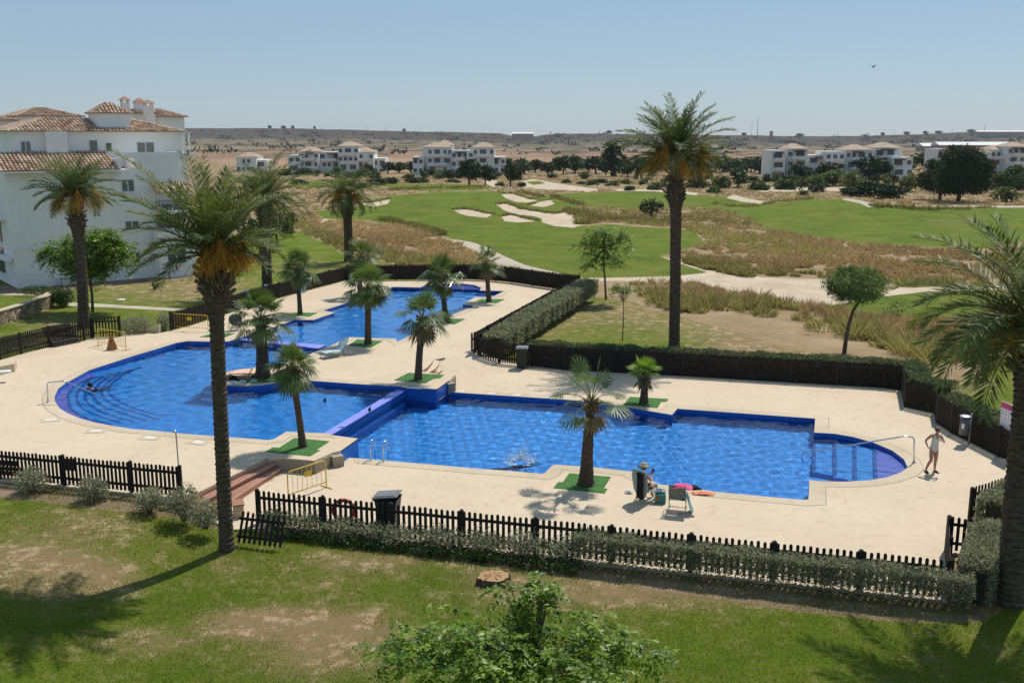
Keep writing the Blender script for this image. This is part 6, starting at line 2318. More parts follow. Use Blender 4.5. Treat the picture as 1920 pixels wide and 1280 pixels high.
for i in range(9):
    a = i * 0.7 + 0.1 * rs.normal()
    l = 0.36 * (0.6 + 0.4 * rs.rand())
    d, s = Vector((cos(a), 0.9 * sin(a), 0)), Vector((-sin(a), cos(a), 0))
    mb.add([tuple(d * .03 + Vector((0, 0, .203))), tuple(d * l - s * 0.018 + Vector((0, 0, .1885))), tuple(d * l + s * 0.018 + Vector((0, 0, .1885)))], [(0, 1, 2)])
mb.obj('cracks', simple('crack_dark', (0.05, 0.03, 0.015), 1.0), top)

# manhole lid and pale stone on the lawns
tag(MB().tube([(0, 0, 0), (0, 0, 0.03)], 0.35, 18).obj('manhole_lid', M['slab'], None, P(226, 562, ZU - .06)), 'pale oval manhole lid in the lawn before the left building', 'manhole lid')
tag(MB().ball((0, 0, 0.05), 0.28, 12, 6, (1, .7, .4)).obj('pale_stone', M['slab'], None, P(1150, 656, 0)), 'pale flat stone on the lawn just behind the far fence', 'stone')

# ------------------------------------------------------------------ left apartment building
def stucco(name, a):
    m, nt, out = new_mat(name)
    tc = nd(nt, 'ShaderNodeTexCoord').outputs['Object']
    f = noise(nt, 0.6, 5, 0.6, tc)
    st = nd(nt, 'ShaderNodeMapping')
    st.inputs['Scale'].default_value = (1.4, 1.4, 0.12)
    nt.links.new(tc, st.inputs['Vector'])
    g = noise(nt, 1.6, 5, 0.7, st.outputs[0])
    k = ramp(nt, f, [(0.3, tuple(c * .95 for c in a)), (0.7, a)])
    k = mixc(nt, ramp(nt, g, [(0.55, 0.0), (0.8, 0.35)]), k, tuple(c * .8 for c in a))
    finish(nt, out, k, 0.9, 0, noise(nt, 25), 0.15, 0.01, 0.2)
    return m


M['stucco'] = stucco('white_stucco', (0.86, 0.835, 0.79))
M['glass'] = simple('window_glass', (0.10, 0.115, 0.13), 0.08, 0.2, 1.0, spec=0.6)
M['curtain'] = simple('curtained_glass', (0.17, 0.17, 0.155), 0.15, 0.15, 1.5, spec=0.6)
M['frame'] = simple('white_frame', (0.72, 0.72, 0.70), 0.4, 0.03, 3)
M['rail'] = simple('dark_railing', (0.05, 0.05, 0.055), 0.5, 0.1, 5)


def tile_roof_mat():
    m, nt, out = new_mat('clay_roof_tile')
    a = nd(nt, 'ShaderNodeAttribute', attribute_name='tone').outputs['Fac']
    tc = nd(nt, 'ShaderNodeTexCoord').outputs['Object']
    f = noise(nt, 2.5, 5, 0.7, tc)
    k = ramp(nt, mathn(nt, 'ADD', mathn(nt, 'MULTIPLY', a, 0.7), mathn(nt, 'MULTIPLY', f, 0.3)), [(0.1, (0.24, 0.135, 0.085)), (0.4, (0.41, 0.275, 0.19)), (0.65, (0.54, 0.405, 0.29)), (0.95, (0.67, 0.56, 0.44))])
    finish(nt, out, k, 0.9, 0, f, 0.3, 0.02, 0.15)
    return m


M['roof'] = tile_roof_mat()


def tile_slope(V, F, T, e0, e1, r0, r1, rs, pitch=0.30):
    """barrel tiles on the plane between eave e0-e1 and ridge r0-r1 (Vectors)"""
    L = (e1 - e0).length
    n = max(2, int(L / pitch))
    nrm = (e1 - e0).cross(r0 - e0)
    if (r0 - r1).length > 0.01 and nrm.length < 1e-6:
        nrm = (e1 - e0).cross(r1 - e0)
    nrm.normalize()
    if nrm.z < 0:
        nrm = -nrm
    ex_ = (e1 - e0).normalized()
    for i in range(n):
        t = (i + 0.5) / n
        a = e0.lerp(e1, t)
        # top point: follow the slope straight up until it meets the ridge or a hip
        up = nrm.cross(ex_)
        if up.z < 0:
            up = -up
        base = e0 + ex_ * (L * t)
        # clip in slope coordinates
        def sc(p):
            d = p - e0
            return d.dot(ex_), d.dot(up)
        x = L * t
        xr0, yr0 = sc(r0)
        xr1, yr1 = sc(r1)
        if x < xr0:
            h = yr0 * x / max(xr0, 1e-6)
        elif x > xr1:
            h = yr1 * (L - x) / max(L - xr1, 1e-6)
        else:
            h = yr0 + (yr1 - yr0) * (x - xr0) / max(xr1 - xr0, 1e-6)
        if h < 0.1:
            continue
        m = max(1, int(h / 0.42))
        for j in range(m):
            y0, y1 = h * j / m, h * (j + 1) / m
            tn = min(1, max(0, 0.5 + rs.normal() * 0.24))
            r0_, r1_ = 0.125, 0.10
            b = len(V)
            for (y, rr_, lift) in ((y0 - 0.03, r0_, 0.025), (y1, r1_, 0.0)):
                for q in range(5):
                    an = pi * q / 4
                    V.append(tuple(base + up * y + ex_ * (cos(an) * rr_) + nrm * (sin(an) * rr_ * 0.95 + lift)))
                    T.append(tn)
            for q in range(4):
                F.append((b + q, b + q + 1, b + 5 + q + 1, b + 5 + q))
            F.append((b, b + 1, b + 2, b + 3))
            F.append((b, b + 3, b + 4, b + 4))


def roof_obj(name, slopes, parent, rs, base=True):
    """slopes: list of (e0, e1, r0, r1)"""
    V, F, T = [], [], []
    for s in slopes:
        e0, e1, r0, r1 = [Vector(p) for p in s]
        b = len(V)
        V += [tuple(p - Vector((0, 0, 0.01))) for p in (e0, e1, r1, r0)]
        T += [0.15] * 4
        F.append((b, b + 1, b + 2, b + 3))
        tile_slope(V, F, T, e0, e1, r0, r1, rs)
    me = bpy.data.meshes.new(name)
    me.from_pydata(V, [], [tuple(dict.fromkeys(f)) for f in F])
    me.update()
    a = me.attributes.new('tone', 'FLOAT', 'POINT')
    a.data.foreach_set('value', np.array(T, np.float32))
    me.materials.append(M['roof'])
    return link(name, me, parent)


BO = P(28.5, 541, ZU - .05)
BX = Vector((0.7922, 0.6102, 0))
BY = Vector((-0.6102, 0.7922, 0))
brz = atan2(BX.y, BX.x)


def BL(u, v, ly):
    d = Vector(ray(u, v))
    o = Vector((0, 0, CAM_H)) - BO
    t = (ly - o.dot(BY)) / d.dot(BY)
    p = o + d * t
    return p.dot(BX), p.z


bld = thing('apartment_building', 'white apartment building with clay tile roofs, tower and terraces on the left', 'building', BO, brz)
rsb = np.random.RandomState(3)
wall = MB()
wall.box((5.0, 6.2, 4.45), (9.7, 12.0, 8.9))             # lower block under the lean-to roof: x .15-9.85
wall.box((11.65, 6.1, 4.9), (3.6, 11.8, 9.8))             # right half up to the terrace
wall.box((8.6, 0.35, 10.02), (0.5, 0.5, 0.44))
wall.box((11.25, 0.3, 10.02), (5.0, 0.22, 0.44))          # parapet
wall.box((13.4, 3.0, 10.02), (0.22, 5.6, 0.44))
wall.box((8.2, 8.0, 10.45), (13.3, 9.9, 2.9))             # set-back upper storey
wall.box((9.45, 4.9, 12.45), (2.55, 2.7, 1.85))           # tower
wall.box((4.6, 2.9, 10.95), (1.6, 0.7, 1.9))              # pilaster bay of the upper storey
o = wall.obj('wall', M['stucco'], bld)
MB().box((12.4, -0.55, 2.0), (3.1, 1.1, 4.0)).box((12.4, -0.55, 0.05), (3.2, 1.2, 0.3)).obj('bay', M['stucco'], bld)
MB().box((12.3, -0.62, 5.35), (2.9, 1.2, 0.18)).obj('balcony_slab', M['stucco'], bld)
mb = MB()
for i in range(15):
    mb.tube([(11.0 + i * 0.2, -1.15, 5.4), (11.0 + i * 0.2, -1.15, 6.3)], 0.018, 5)
mb.tube([(10.95, -1.15, 6.32), (13.8, -1.15, 6.32)], 0.03, 6)
mb.obj('balcony_railing', M['rail'], bld)
MB().box((12.35, -0.05, 5.0), (2.3, 0.12, 1.9)).obj('balcony_recess', M['glass'], bld)
MB().box((-0.18, 5.8, 2.2), (0.5, 11.0, 0.25)).box((-0.3, 5.8, 5.2), (0.9, 8.0, 0.2)).obj('side_balcony', M['stucco'], bld)
mb = MB()
for zz in (0.9, 3.4, 6.4):
    mb.box((0.12, 5.5, zz + 0.9), (0.12, 3.6, 2.0))
mb.obj('side_openings', M['glass'], bld)
mb = MB()
for zz in (5.3,):
    for i in range(20):
        mb.tube([(-.7, 2.0 + i * 0.4, zz), (-.7, 2.0 + i * 0.4, zz + 0.95)], 0.02, 5)
    mb.tube([(-.7, 1.9, zz + .97), (-.7, 9.8, zz + .97)], 0.03, 6)
mb.obj('side_railing', M['rail'], bld)
MB().box((6.9, -0.012, 0.45), (13.6, 0.03, 1.1)).box((5.6, -0.02, 3.02), (11.2, 0.05, 0.08)).box((5.6, -0.02, 1.02), (11.2, 0.06, 0.07)).obj('plinth_band', M['stucco'], bld)
# roofs
V3 = lambda x, y, z: (x, y, z)
roof_obj('lean_to_roof', [(V3(-0.35, -0.45, 8.92), V3(8.45, -0.45, 8.92), V3(-0.35, 2.95, 10.3), V3(8.45, 2.95, 10.3))], bld, rsb)
MB().box((4.05, -0.42, 8.84), (8.9, 0.16, 0.12)).box((8.5, 1.3, 9.3), (0.22, 3.3, 0.9)).obj('eave', M['stucco'], bld)
roof_obj('upper_roof', [(V3(1.2, 2.7, 11.9), V3(15.1, 2.7, 11.9), V3(4.9, 6.6, 13.0), V3(11.6, 6.6, 13.0)), (V3(15.1, 2.7, 11.9), V3(15.1, 13.3, 11.9), V3(11.6, 6.6, 13.0), V3(11.6, 9.4, 13.0)),
                          (V3(1.2, 13.3, 11.9), V3(1.2, 2.7, 11.9), V3(4.9, 9.4, 13.0), V3(4.9, 6.6, 13.0)), (V3(15.1, 13.3, 11.9), V3(1.2, 13.3, 11.9), V3(11.6, 9.4, 13.0), V3(4.9, 9.4, 13.0))], bld, rsb)
MB().box((8.15, 8.0, 11.84), (13.7, 10.4, 0.1)).obj('upper_eave', M['stucco'], bld)
tw = (9.45, 4.9, 14.35)
rf = roof_obj('tower_roof', [(V3(7.95, 3.35, 13.38), V3(10.95, 3.35, 13.38), tw, tw), (V3(10.95, 3.35, 13.38), V3(10.95, 6.4, 13.38), tw, tw), (V3(10.95, 6.4, 13.38), V3(7.95, 6.4, 13.38), tw, tw), (V3(7.95, 6.4, 13.38), V3(7.95, 3.35, 13.38), tw, tw)], bld, rsb)
MB().box((9.45, 4.9, 13.34), (2.8, 2.9, 0.08)).obj('tower_eave', M['stucco'], bld)
roof_obj('balcony_roof', [(V3(10.9, -1.3, 7.0), V3(13.9, -1.3, 7.0), V3(10.9, -0.02, 7.75), V3(13.9, -0.02, 7.75))], bld, rsb)


def chimney(x, y, z0, h, parent, w=0.62):
    c = MB().box((x, y, z0 + h / 2), (w, w, h)).obj('chimney', M['stucco'], parent)
    mb = MB()
    for sx in (-1, 1):
        for sy in (-1, 1):
            mb.box((x + sx * w * .4, y + sy * w * .4, z0 + h + 0.11), (0.1, 0.1, 0.22))
    mb.obj('vent_posts', M['stucco'], c)
    z = z0 + h + 0.22
    e = w * 0.72
    MB().add([(x - e, y - e, z), (x + e, y - e, z), (x + e, y + e, z), (x - e, y + e, z), (x, y, z + 0.36)], [(0, 1, 4), (1, 2, 4), (2, 3, 4), (3, 0, 4), (3, 2, 1, 0)]).obj('chimney_cap', simple('chimney_tile', (0.36, 0.22, 0.15), 0.9, 0.3, 6), c)


x, z = BL(235, 205, 5.2)
chimney(x, 5.2, 12.6, 1.7, bld)
x, z = BL(279, 212, 9.5)
chimney(x, 9.5, 12.3, 1.9, bld, 0.75)


def window(name, u0, v0, u1, v1, ly, glass='glass', sill=True, mull=1, shutter=False, parent=None, rail=False):
    x0, z1 = BL(u0, v0, ly)
    x1, z0 = BL(u1, v1, ly)
    w_, h_ = x1 - x0, z1 - z0
    cx, cz = (x0 + x1) / 2, (z0 + z1) / 2
    f = MB()
    t_ = 0.07
    y = ly - 0.012
    f.box((cx, y, z1 - t_ / 2), (w_, 0.07, t_)).box((cx, y, z0 + t_ / 2), (w_, 0.07, t_)).box((x0 + t_ / 2, y, cz), (t_, 0.068, h_ - 2 * t_)).box((x1 - t_ / 2, y, cz), (t_, 0.068, h_ - 2 * t_))
    for k in range(mull):
        f.box((x0 + w_ * (k + 1) / (mull + 1), y, cz), (t_, 0.066, h_ - 2 * t_))
    o = f.obj(name, M['frame'], parent or bld)
    MB().box((cx, ly - 0.008, cz), (w_ - t_, 0.03, h_ - t_)).obj('pane', M[glass], o)
    if sill:
        MB().box((cx, ly - 0.07, z0 - 0.05), (w_ + 0.2, 0.18, 0.09)).obj('sill', M['stucco'], o)
    if rail:
        mb = MB()
        n = int(w_ / 0.13)
        for i in range(n + 1):
            mb.tube([(x0 + w_ * i / n, ly - 0.14, z0), (x0 + w_ * i / n, ly - 0.14, z0 + 0.95)], 0.012, 4)
        mb.obj('railing', M['rail'], o)
    return o


window('window', 226, 336, 253, 360, 0.19, 'curtain')
window('window', 233, 414, 262, 430, 0.2, 'curtain')
window('window', 243, 472, 264, 494, 0.2, 'glass')
window('terrace_door', 255, 266, 291, 294, 3.05, 'curtain', False)
window('window', 197, 267, 211, 285, 3.05, 'glass', False, 0)
window('window', 165, 262, 185, 285, 3.05, 'curtain', False, 0)
window('window', 37, 264, 60, 289, 3.05, 'curtain')
window('window', 312, 463, 350, 493, -1.1, 'glass', True, 1)
MB().box((14.4, 3.0, 10.95), (0.14, 0.14, 1.9)).box((15.0, 3.0, 10.95), (0.14, 0.14, 1.9)).box((15.5, 3.0, 10.95), (0.14, 0.14, 1.9)).box((14.9, 3.0, 11.85), (1.6, 0.14, 0.12)).obj('pergola', M['stucco'], bld)
MB().box((15.0, 7.0, 10.0), (1.8, 8.0, 0.25)).obj('terrace_slab', M['stucco'], bld)
for i, (u0, u1) in enumerate([(100, 112), (114, 128)]):
    x0, z1 = BL(u0, 519, 0)
    x1, z0 = BL(u1, 533.5, 0)
    o = MB().box(((x0 + x1) / 2, -0.16, (z0 + z1) / 2), (x1 - x0 - .04, 0.34, z1 - z0)).obj('vent_box', M['white'], bld, bevel=0.01)
    mb = MB()
    for k in range(5):
        mb.box(((x0 + x1) / 2, -0.335, z0 + (z1 - z0) * (k + 1) / 6), ((x1 - x0) * .7, 0.016, 0.03))
    mb.obj('louvre', M['grey_metal'], o)

# blocks of the estate behind
rear = thing('apartment_building', 'rear white block whose tiled roofs show above the left building', 'building', BO + BX * 6 + BY * 16, brz)
RO = rear.location


def RL_(u, v, ly):
    x, z = BL(u, v, 16 + ly)
    return x - 6, z


def rear_block(u0, u1, v_eave, v_apex, ly, dep, over=0.35, zb=0):
    x0, z1 = RL_(u0, v_eave, ly)
    x1, _ = RL_(u1, v_eave, ly)
    MB().box(((x0 + x1) / 2, ly + dep / 2, (z1 + zb) / 2), (x1 - x0, dep, z1 - zb)).obj('wall', M['stucco'], rear)
    _, za = RL_(u0, v_apex, ly + dep / 2)
    xm0, xm1 = x0 + min(dep, x1 - x0) * 0.42, x1 - min(dep, x1 - x0) * 0.42
    if xm1 < xm0:
        xm0 = xm1 = (x0 + x1) / 2
    e = over
    A, B_, C_, D_ = (x0 - e, ly - e, z1), (x1 + e, ly - e, z1), (x1 + e, ly + dep + e, z1), (x0 - e, ly + dep + e, z1)
    p, q = (xm0, ly + dep / 2, za), (xm1, ly + dep / 2, za)
    roof_obj('roof', [(A, B_, p, q), (B_, C_, q, q), (C_, D_, q, p), (D_, A, p, p)], rear, rsb)


rear_block(40, 152, 218, 202, 4, 9)
rear_block(-90, 28, 225, 212, 0, 9)
rear_block(-90, 22, 290, 287, -2.5, 2)
rear_block(250, 292, 213, 203, 0, 4)
rear_block(298, 345, 219, 205, 2, 8)
x, z = RL_(262, 208, 1)
c = MB().box((x, 1, z), (0.9, 0.9, 1.6)).obj('chimney', M['stucco'], rear)
MB().add([(x - .6, .4, z + .8), (x + .6, .4, z + .8), (x + .6, 1.6, z + .8), (x - .6, 1.6, z + .8), (x, 1, z + 1.25)], [(0, 1, 4), (1, 2, 4), (2, 3, 4), (3, 0, 4), (3, 2, 1, 0)]).obj('chimney_cap', M['terracotta'], c)


# ------------------------------------------------------------------ far apartment complexes
M['far_wall'] = simple('far_white_wall', (0.74, 0.72, 0.68), 0.9, 0.06, 0.3)
M['far_dark'] = simple('far_window', (0.12, 0.125, 0.135), 0.5, 0.3, 0.6)
M['far_roof'] = simple('far_roof', (0.38, 0.29, 0.21), 0.9, 0.15, 0.4)
M['far_shade'] = simple('pergola_wood', (0.07, 0.05, 0.04), 0.8, 0.2, 0.6)


def far_complex(label, blocks, v_base, seed):
    rr = random.Random(seed)
    g = G(blocks[0][0], v_base)
    D = g.y
    t = thing('apartment_complex', label, 'building', g, 0, 'white apartment complexes beyond the golf course')
    wins = []
    unit_w = MB().box((0, 0, 0), (1, 0.12, 1)).mesh('window', M['far_dark'])
    for bi, (u0, u1, vt, vb, roof) in enumerate(blocks):
        y0 = D + (bi % 3) * 2.5 + rr.uniform(0, 1)
        a, b = AT(u0, vb, y0), AT(u1, vt, y0)
        zb = min(g.z, a.z) - 0.5
        w_ = b.x - a.x
        h = b.z - zb
        cx = (a.x + b.x) / 2 - g.x
        wm, rm = MB(), MB()
        wm.box((cx, y0 - D + 6, (zb + b.z) / 2 - g.z), (w_, 12, h))
        # set-back top floor and stepped balconies
        wm.box((cx + rr.uniform(-.1, .1) * w_, y0 - D + 0.1, (zb + b.z - 3.4) / 2 - g.z), (w_ * 0.8, 2.2, h - 3.4))
        if roof:
            z = b.z - g.z
            rm.add([(cx - w_ * .54, y0 - D - .5, z), (cx + w_ * .54, y0 - D - .5, z), (cx + w_ * .54, y0 - D + 12.5, z), (cx - w_ * .54, y0 - D + 12.5, z), (cx - w_ * .12, y0 - D + 6, z + 1.7), (cx + w_ * .12, y0 - D + 6, z + 1.7)],
                   [(0, 1, 5, 4), (1, 2, 5), (2, 3, 4, 5), (3, 0, 4)])
        w0 = wm.obj('wall', M['far_wall'], t)
        if rm.v:
            rm.obj('roof', M['far_roof'], t)
        sl_ = MB()
        for s in range(max(1, int(h / 3.1) - 1)):
            zs = b.z - 3.3 - s * 3.1 - g.z
            sl_.box((cx, y0 - D - 1.5, zs), (w_ * 0.62, 1.6, 0.3))
            sl_.box((cx, y0 - D - 2.2, zs + 0.5), (w_ * 0.62, 0.15, 0.8))
        if h > 8:
            sl_.obj('balcony', M['far_wall'], w0)
        if rr.random() < 0.6:
            MB().box((cx + w_ * rr.uniform(-.2, .2), y0 - D - 1.3, b.z - g.z - 0.7), (w_ * rr.uniform(.3, .55), 2.4, 0.35)).obj('pergola', M['far_shade'], w0)
        ns = max(2, int(h / 3.1))
        nw = max(2, int(w_ / 1.75))
        for s in range(ns):
            zc = b.z - 1.7 - s * 3.1
            if zc < zb + 1:
                break
            i = 0
            while i < nw:
                if rr.random() < 0.88:
                    wide = 1.9 if (rr.random() < 0.4 and i < nw - 1) else 1.0
                    x = cx + w_ * ((i + 0.5 * wide) / nw - 0.5)
                    front = y0 - D - (1.02 if (s > 0 and abs(x - cx) < w_ * 0.38) else 0.02)
                    wins.append((x, front, zc - g.z, w_ / nw * wide * 0.62, 1.7 if wide > 1.5 else 1.35))
                    i += 2 if wide > 1.5 else 1
                else:
                    i += 1
    for x, y, z, w_, h in wins[:98]:
        o = link('window', unit_w, t, (x, y, z))
        o.scale = (w_, 1, h)
    return t


far_complex('white stepped apartment complex half behind the dark drooping palm', [(541, 564, 291, 322, 0), (562, 597, 284, 325, 1), (596, 640, 285, 325, 0), (635, 672, 274, 328, 1), (655, 700, 285, 328, 1), (698, 722, 296.5, 328, 0)], 328, 1)
far_complex('white stepped apartment complex left of the centre beyond the golf course', [(774, 794, 294, 325, 0), (793, 848, 276, 329, 1), (818, 848, 272, 329, 1), (846, 888, 282, 329, 0), (886, 927, 276, 327, 1), (910, 948, 294, 325, 0)], 329, 2)
far_complex('long white apartment complex on the right beyond the scrub', [(1443, 1474, 282, 334, 0), (1473, 1515, 279, 332, 1), (1513, 1549, 291, 331, 0), (1546, 1585, 284, 322, 0), (1584, 1637, 281, 322, 1), (1637, 1692, 277, 322, 1), (1671, 1712, 295, 322, 0)], 333, 3)
far_complex('white apartment complex behind the huge umbrella pine', [(1755, 1780, 279, 316, 0), (1800, 1858, 286, 318, 1), (1855, 1888, 281, 322, 1), (1886, 1932, 275, 320, 1), (1930, 1990, 284, 320, 0)], 322, 4)
far_complex('small white house glimpsed behind the left palms', [(444, 480, 294, 322, 1), (478, 500, 300, 322, 0)], 322, 5)


# warehouses on the skyline, masts, far trees, bird
def warehouse(label, u0, u1, vt, vb, D):
    a, b = AT(u0, vb, D), AT(u1, vt, D)
    t = thing('warehouse', label, 'warehouse', a)
    w_, h = b.x - a.x, b.z - a.z
    MB().box((w_ / 2, 12, h / 2 - 3), (w_, 24, h + 4)).obj('wall', M['far_roof'], t)
    MB().add([(-1, -1, h - 1), (w_ + 1, -1, h - 1), (w_ + 1, 12, h + 2.5), (-1, 12, h + 2.5), (w_ + 1, 25, h - 1), (-1, 25, h - 1)], [(0, 1, 2, 3), (3, 2, 4, 5), (0, 3, 5), (1, 4, 2)]).obj('roof', M['far_wall'], t)


warehouse('long pale warehouse on the skyline at the right', 1832, 1990, 246.5, 253.5, 2700)
warehouse('long white-roofed warehouse behind the huge umbrella pine', 1762, 1898, 270.5, 276, 1150)
warehouse('small white shed below the skyline left of the warehouses', 1732, 1752, 272.5, 276, 1200)
warehouse('pale building cluster in the gap of the skyline', 960, 1000, 250, 259, 2500)
for i, (u, v0, v1, lab) in enumerate([(1409, 256, 225, 'thin radio mast on the skyline, left one of a pair'), (1419.5, 256, 223, 'thicker radio mast on the skyline, right one of a pair'), (1676, 256, 243, 'thin pylon on the skyline right of the long complex'),
                                      (1845, 249, 233, 'mast above the skyline warehouse'), (1785, 252, 241, 'thin pylon on the skyline above the huge pine'), (687, 247, 235, 'thin pylon on the left skyline'),
                                      (723, 248, 236, 'thin pylon on the left skyline, right of another'), (1569, 257, 245, 'thin pylon on the skyline above the long complex'), (1033, 254, 244, 'short forked pylon on the skyline near the gap')]):
    D = 2600
    a, b = AT(u, v0 + 2, D), AT(u, v1, D)
    t = thing('radio_mast', lab, 'mast', a, 0, 'masts on the skyline')
    h = b.z - a.z
    k = 1.0 if i == 1 else 0.6
    MB().tube([(0, 0, 0), (0, 0, h)], [0.9 * k, 0.5 * k], 6).obj('pole', M['grey_metal'], t)
    mb = MB()
    for s in (0.85, 0.95):
        mb.bar((-2.4 * k, 0, h * s), (2.4 * k, 0, h * s), 0.5 * k)
    mb.obj('crossarm', M['grey_metal'], t)
a = AT(1446, 255, 2600)
t = thing('water_tower', 'square dark tower hut on the skyline', 'tower', a)
MB().box((0, 0, 3), (7, 7, 16)).obj('wall', M['far_roof'], t)
MB().box((0, 0, 11.3), (8, 8, 1)).obj('roof', M['far_roof'], t)
for i, (u, v, wd) in enumerate([(506, 240.5, 8), (532, 241, 10), (549, 241, 7), (590, 241.5, 5), (758, 246.5, 7), (1395, 254, 10), (1500, 255.5, 16), (1655, 253.5, 8), (1700, 252, 12), (1735, 251, 10), (1760, 250.5, 14), (1822, 248, 18), (1240, 251.5, 7), (1142, 250, 12)]):
    o = copy_tree(PROTO['shrub_dark'][0])
    D = 3150
    g = AT(u, v + 1.0, D)
    o.location = g
    s = D / FPX
    o.scale = (wd * s / 1.4, wd * s / 1.4, 8 * s)
    o.name = 'skyline_tree'
    o['label'] = 'tiny dark tree standing on the skyline ridge'
    o['category'] = 'tree'
    o['group'] = 'tiny trees on the skyline'
b = AT(1637, 126, 70)
t = thing('bird', 'tiny dark bird flying in the sky at the upper right', 'bird', b, 0.5)
mb = MB().add([(-.16, 0, 0), (.16, 0, .02), (0, -.05, 0.03), (0, .05, .03)], [(0, 2, 1, 3)])
mb.ball((0, 0, 0), 0.05, 8, 6, (2.6, .8, .7))
mb.obj('body', M['black_plastic'], t)
for s in (-1, 1):
    MB().add([(0.08, 0, 0.02), (-.07, 0, .02), (-.09, s * .25, .12), (0.02, s * .27, .13), (-.04, s * .48, .06)], [(0, 1, 2, 3), (3, 2, 4)]).obj('wing', M['black_plastic'], t)

# ------------------------------------------------------------------ people
M['skin'] = simple('skin', (0.43, 0.205, 0.135), 0.55, 0.08, 6)
M['skin_tan'] = simple('skin_tanned', (0.30, 0.15, 0.095), 0.5, 0.08, 6)
M['hair_brown'] = simple('hair_brown', (0.10, 0.06, 0.035), 0.6, 0.3, 30)
M['hair_black'] = simple('hair_black', (0.012, 0.010, 0.010), 0.5, 0.3, 30)
M['suit'] = simple('pale_swimsuit', (0.56, 0.58, 0.52), 0.7, 0.12, 18)
M['black_cloth'] = simple('black_cloth', (0.010, 0.010, 0.012), 0.9, 0.3, 10)
M['teal'] = simple('teal_cloth', (0.05, 0.24, 0.24), 0.8, 0.25, 12)
M['sage'] = simple('sage_cover', (0.27, 0.35, 0.33), 0.75, 0.08, 4)
M['straw_hat'] = simple('straw_hat', (0.40, 0.30, 0.18), 0.85, 0.2, 30)
M['lounger_blue'] = simple('lounger_fabric', (0.40, 0.53, 0.57), 0.7, 0.08, 8)
M['pink_cloth'] = simple('pink_cloth', (0.72, 0.12, 0.25), 0.85, 0.25, 10)
M['orange_cloth'] = simple('orange_cloth', (0.75, 0.20, 0.09), 0.85, 0.3, 9)
M['dark_strap'] = simple('chair_strap', (0.10, 0.13, 0.11), 0.7, 0.2, 14)


def skin_body(name, joints, edges, root, mat, parent, sub=2):
    """one continuous figure grown from a skeleton of joints {name: ((x, y, z), (rx, ry))}"""
    names = list(joints)
    me = bpy.data.meshes.new(name + '_rig')
    me.from_pydata([joints[n][0] for n in names], [(names.index(a), names.index(b)) for a, b in edges], [])
    ob = bpy.data.objects.new(name + '_rig', me)
    col.objects.link(ob)
    m = ob.modifiers.new('skin', 'SKIN')
    m.use_smooth_shade = True
    m.branch_smoothing = 0.4
    if not me.skin_vertices:
        me.attributes  # layer is made with the modifier
    for i, n in enumerate(names):
        r = joints[n][1]
        sv = me.skin_vertices[0].data[i]
        sv.radius = r if hasattr(r, '__len__') else (r, r)
        sv.use_root = (n == root)
    s = ob.modifiers.new('sub', 'SUBSURF')
    s.levels = sub
    s.render_levels = sub
    dg = bpy.context.evaluated_depsgraph_get()
    dg.update()
    out = bpy.data.meshes.new_from_object(ob.evaluated_get(dg))
    bpy.data.objects.remove(ob)
    out.name = name
    out.materials.clear()
    out.materials.append(mat)
    out.polygons.foreach_set('use_smooth', np.ones(len(out.polygons), bool))
    return link(name, out, parent)


def garment(name, body, test, mat, off=0.008):
    """cloth shell over the faces of the body that pass test(centre)"""
    me = body.data
    V, F, mp = [], [], {}
    for p in me.polygons:
        if test(p.center):
            f = []
            for i in p.vertices:
                if i not in mp:
                    v = me.vertices[i]
                    mp[i] = len(V)
                    V.append(tuple(v.co + v.normal * off))
                f.append(mp[i])
            F.append(tuple(f))
    if not F:
        return None
    g = bpy.data.meshes.new(name)
    g.from_pydata(V, [], F)
    g.update()
    g.polygons.foreach_set('use_smooth', np.ones(len(F), bool))
    g.materials.append(mat)
    return link(name, g, body.parent)


def hand(J, E, key, wrist, d, palm_n, r=0.009, curl=0.35):
    """palm and five fingers from the wrist joint, pointing along d"""
    w = Vector(wrist)
    d = Vector(d).normalized()
    n = Vector(palm_n).normalized()
    s = d.cross(n).normalized()
    J[key + 'palm'] = (tuple(w + d * 0.06), (0.036, 0.016))
    E.append((key + 'w', key + 'palm'))
    J[key + 'kn'] = (tuple(w + d * 0.095), (0.034, 0.013))
    E.append((key + 'palm', key + 'kn'))
    for i, (x, l) in enumerate(((-0.028, 0.075), (-0.009, 0.085), (0.010, 0.08), (0.028, 0.062))):
        a = w + d * 0.10 + s * x
        b = a + d * l * 0.55 + n * l * curl * 0.3
        c = b + d * l * 0.35 + n * l * curl
        for q, p_, rr in (('a', b, r), ('b', c, r * 0.85)):
            J[f'{key}f{i}{q}'] = (tuple(p_), (rr, rr))
        E.append((key + 'kn', f'{key}f{i}a'))
        E.append((f'{key}f{i}a', f'{key}f{i}b'))
    t = w + d * 0.045 + s * -0.045
    J[key + 't1'] = (tuple(t), (0.012, 0.012))
    J[key + 't2'] = (tuple(t + d * 0.05 + s * -0.02 + n * 0.015), (0.010, 0.010))
    E += [(key + 'palm', key + 't1'), (key + 't1', key + 't2')]


def face(body_parent, c, fwd, skin, hair, top=0.11, long=False):
    """small nose, eyes, mouth and ears on the head centred at c looking along fwd"""
    c, f = Vector(c), Vector(fwd).normalized()
    s = Vector((0, 0, 1)).cross(f).normalized()
    mb = MB()
    for k in (-1, 1):
        mb.ball(c + f * 0.088 + s * 0.032 * k + Vector((0, 0, 0.012)), 0.010, 8, 6)
    mb.obj('eyes', M['hair_black'], body_parent)
    MB().ball(c + f * 0.088 + Vector((0, 0, -.052)), 0.016, 8, 6, (1.2, 1.2, .45)).obj('mouth', simple('lip', (0.33, 0.12, 0.10), 0.5), body_parent)


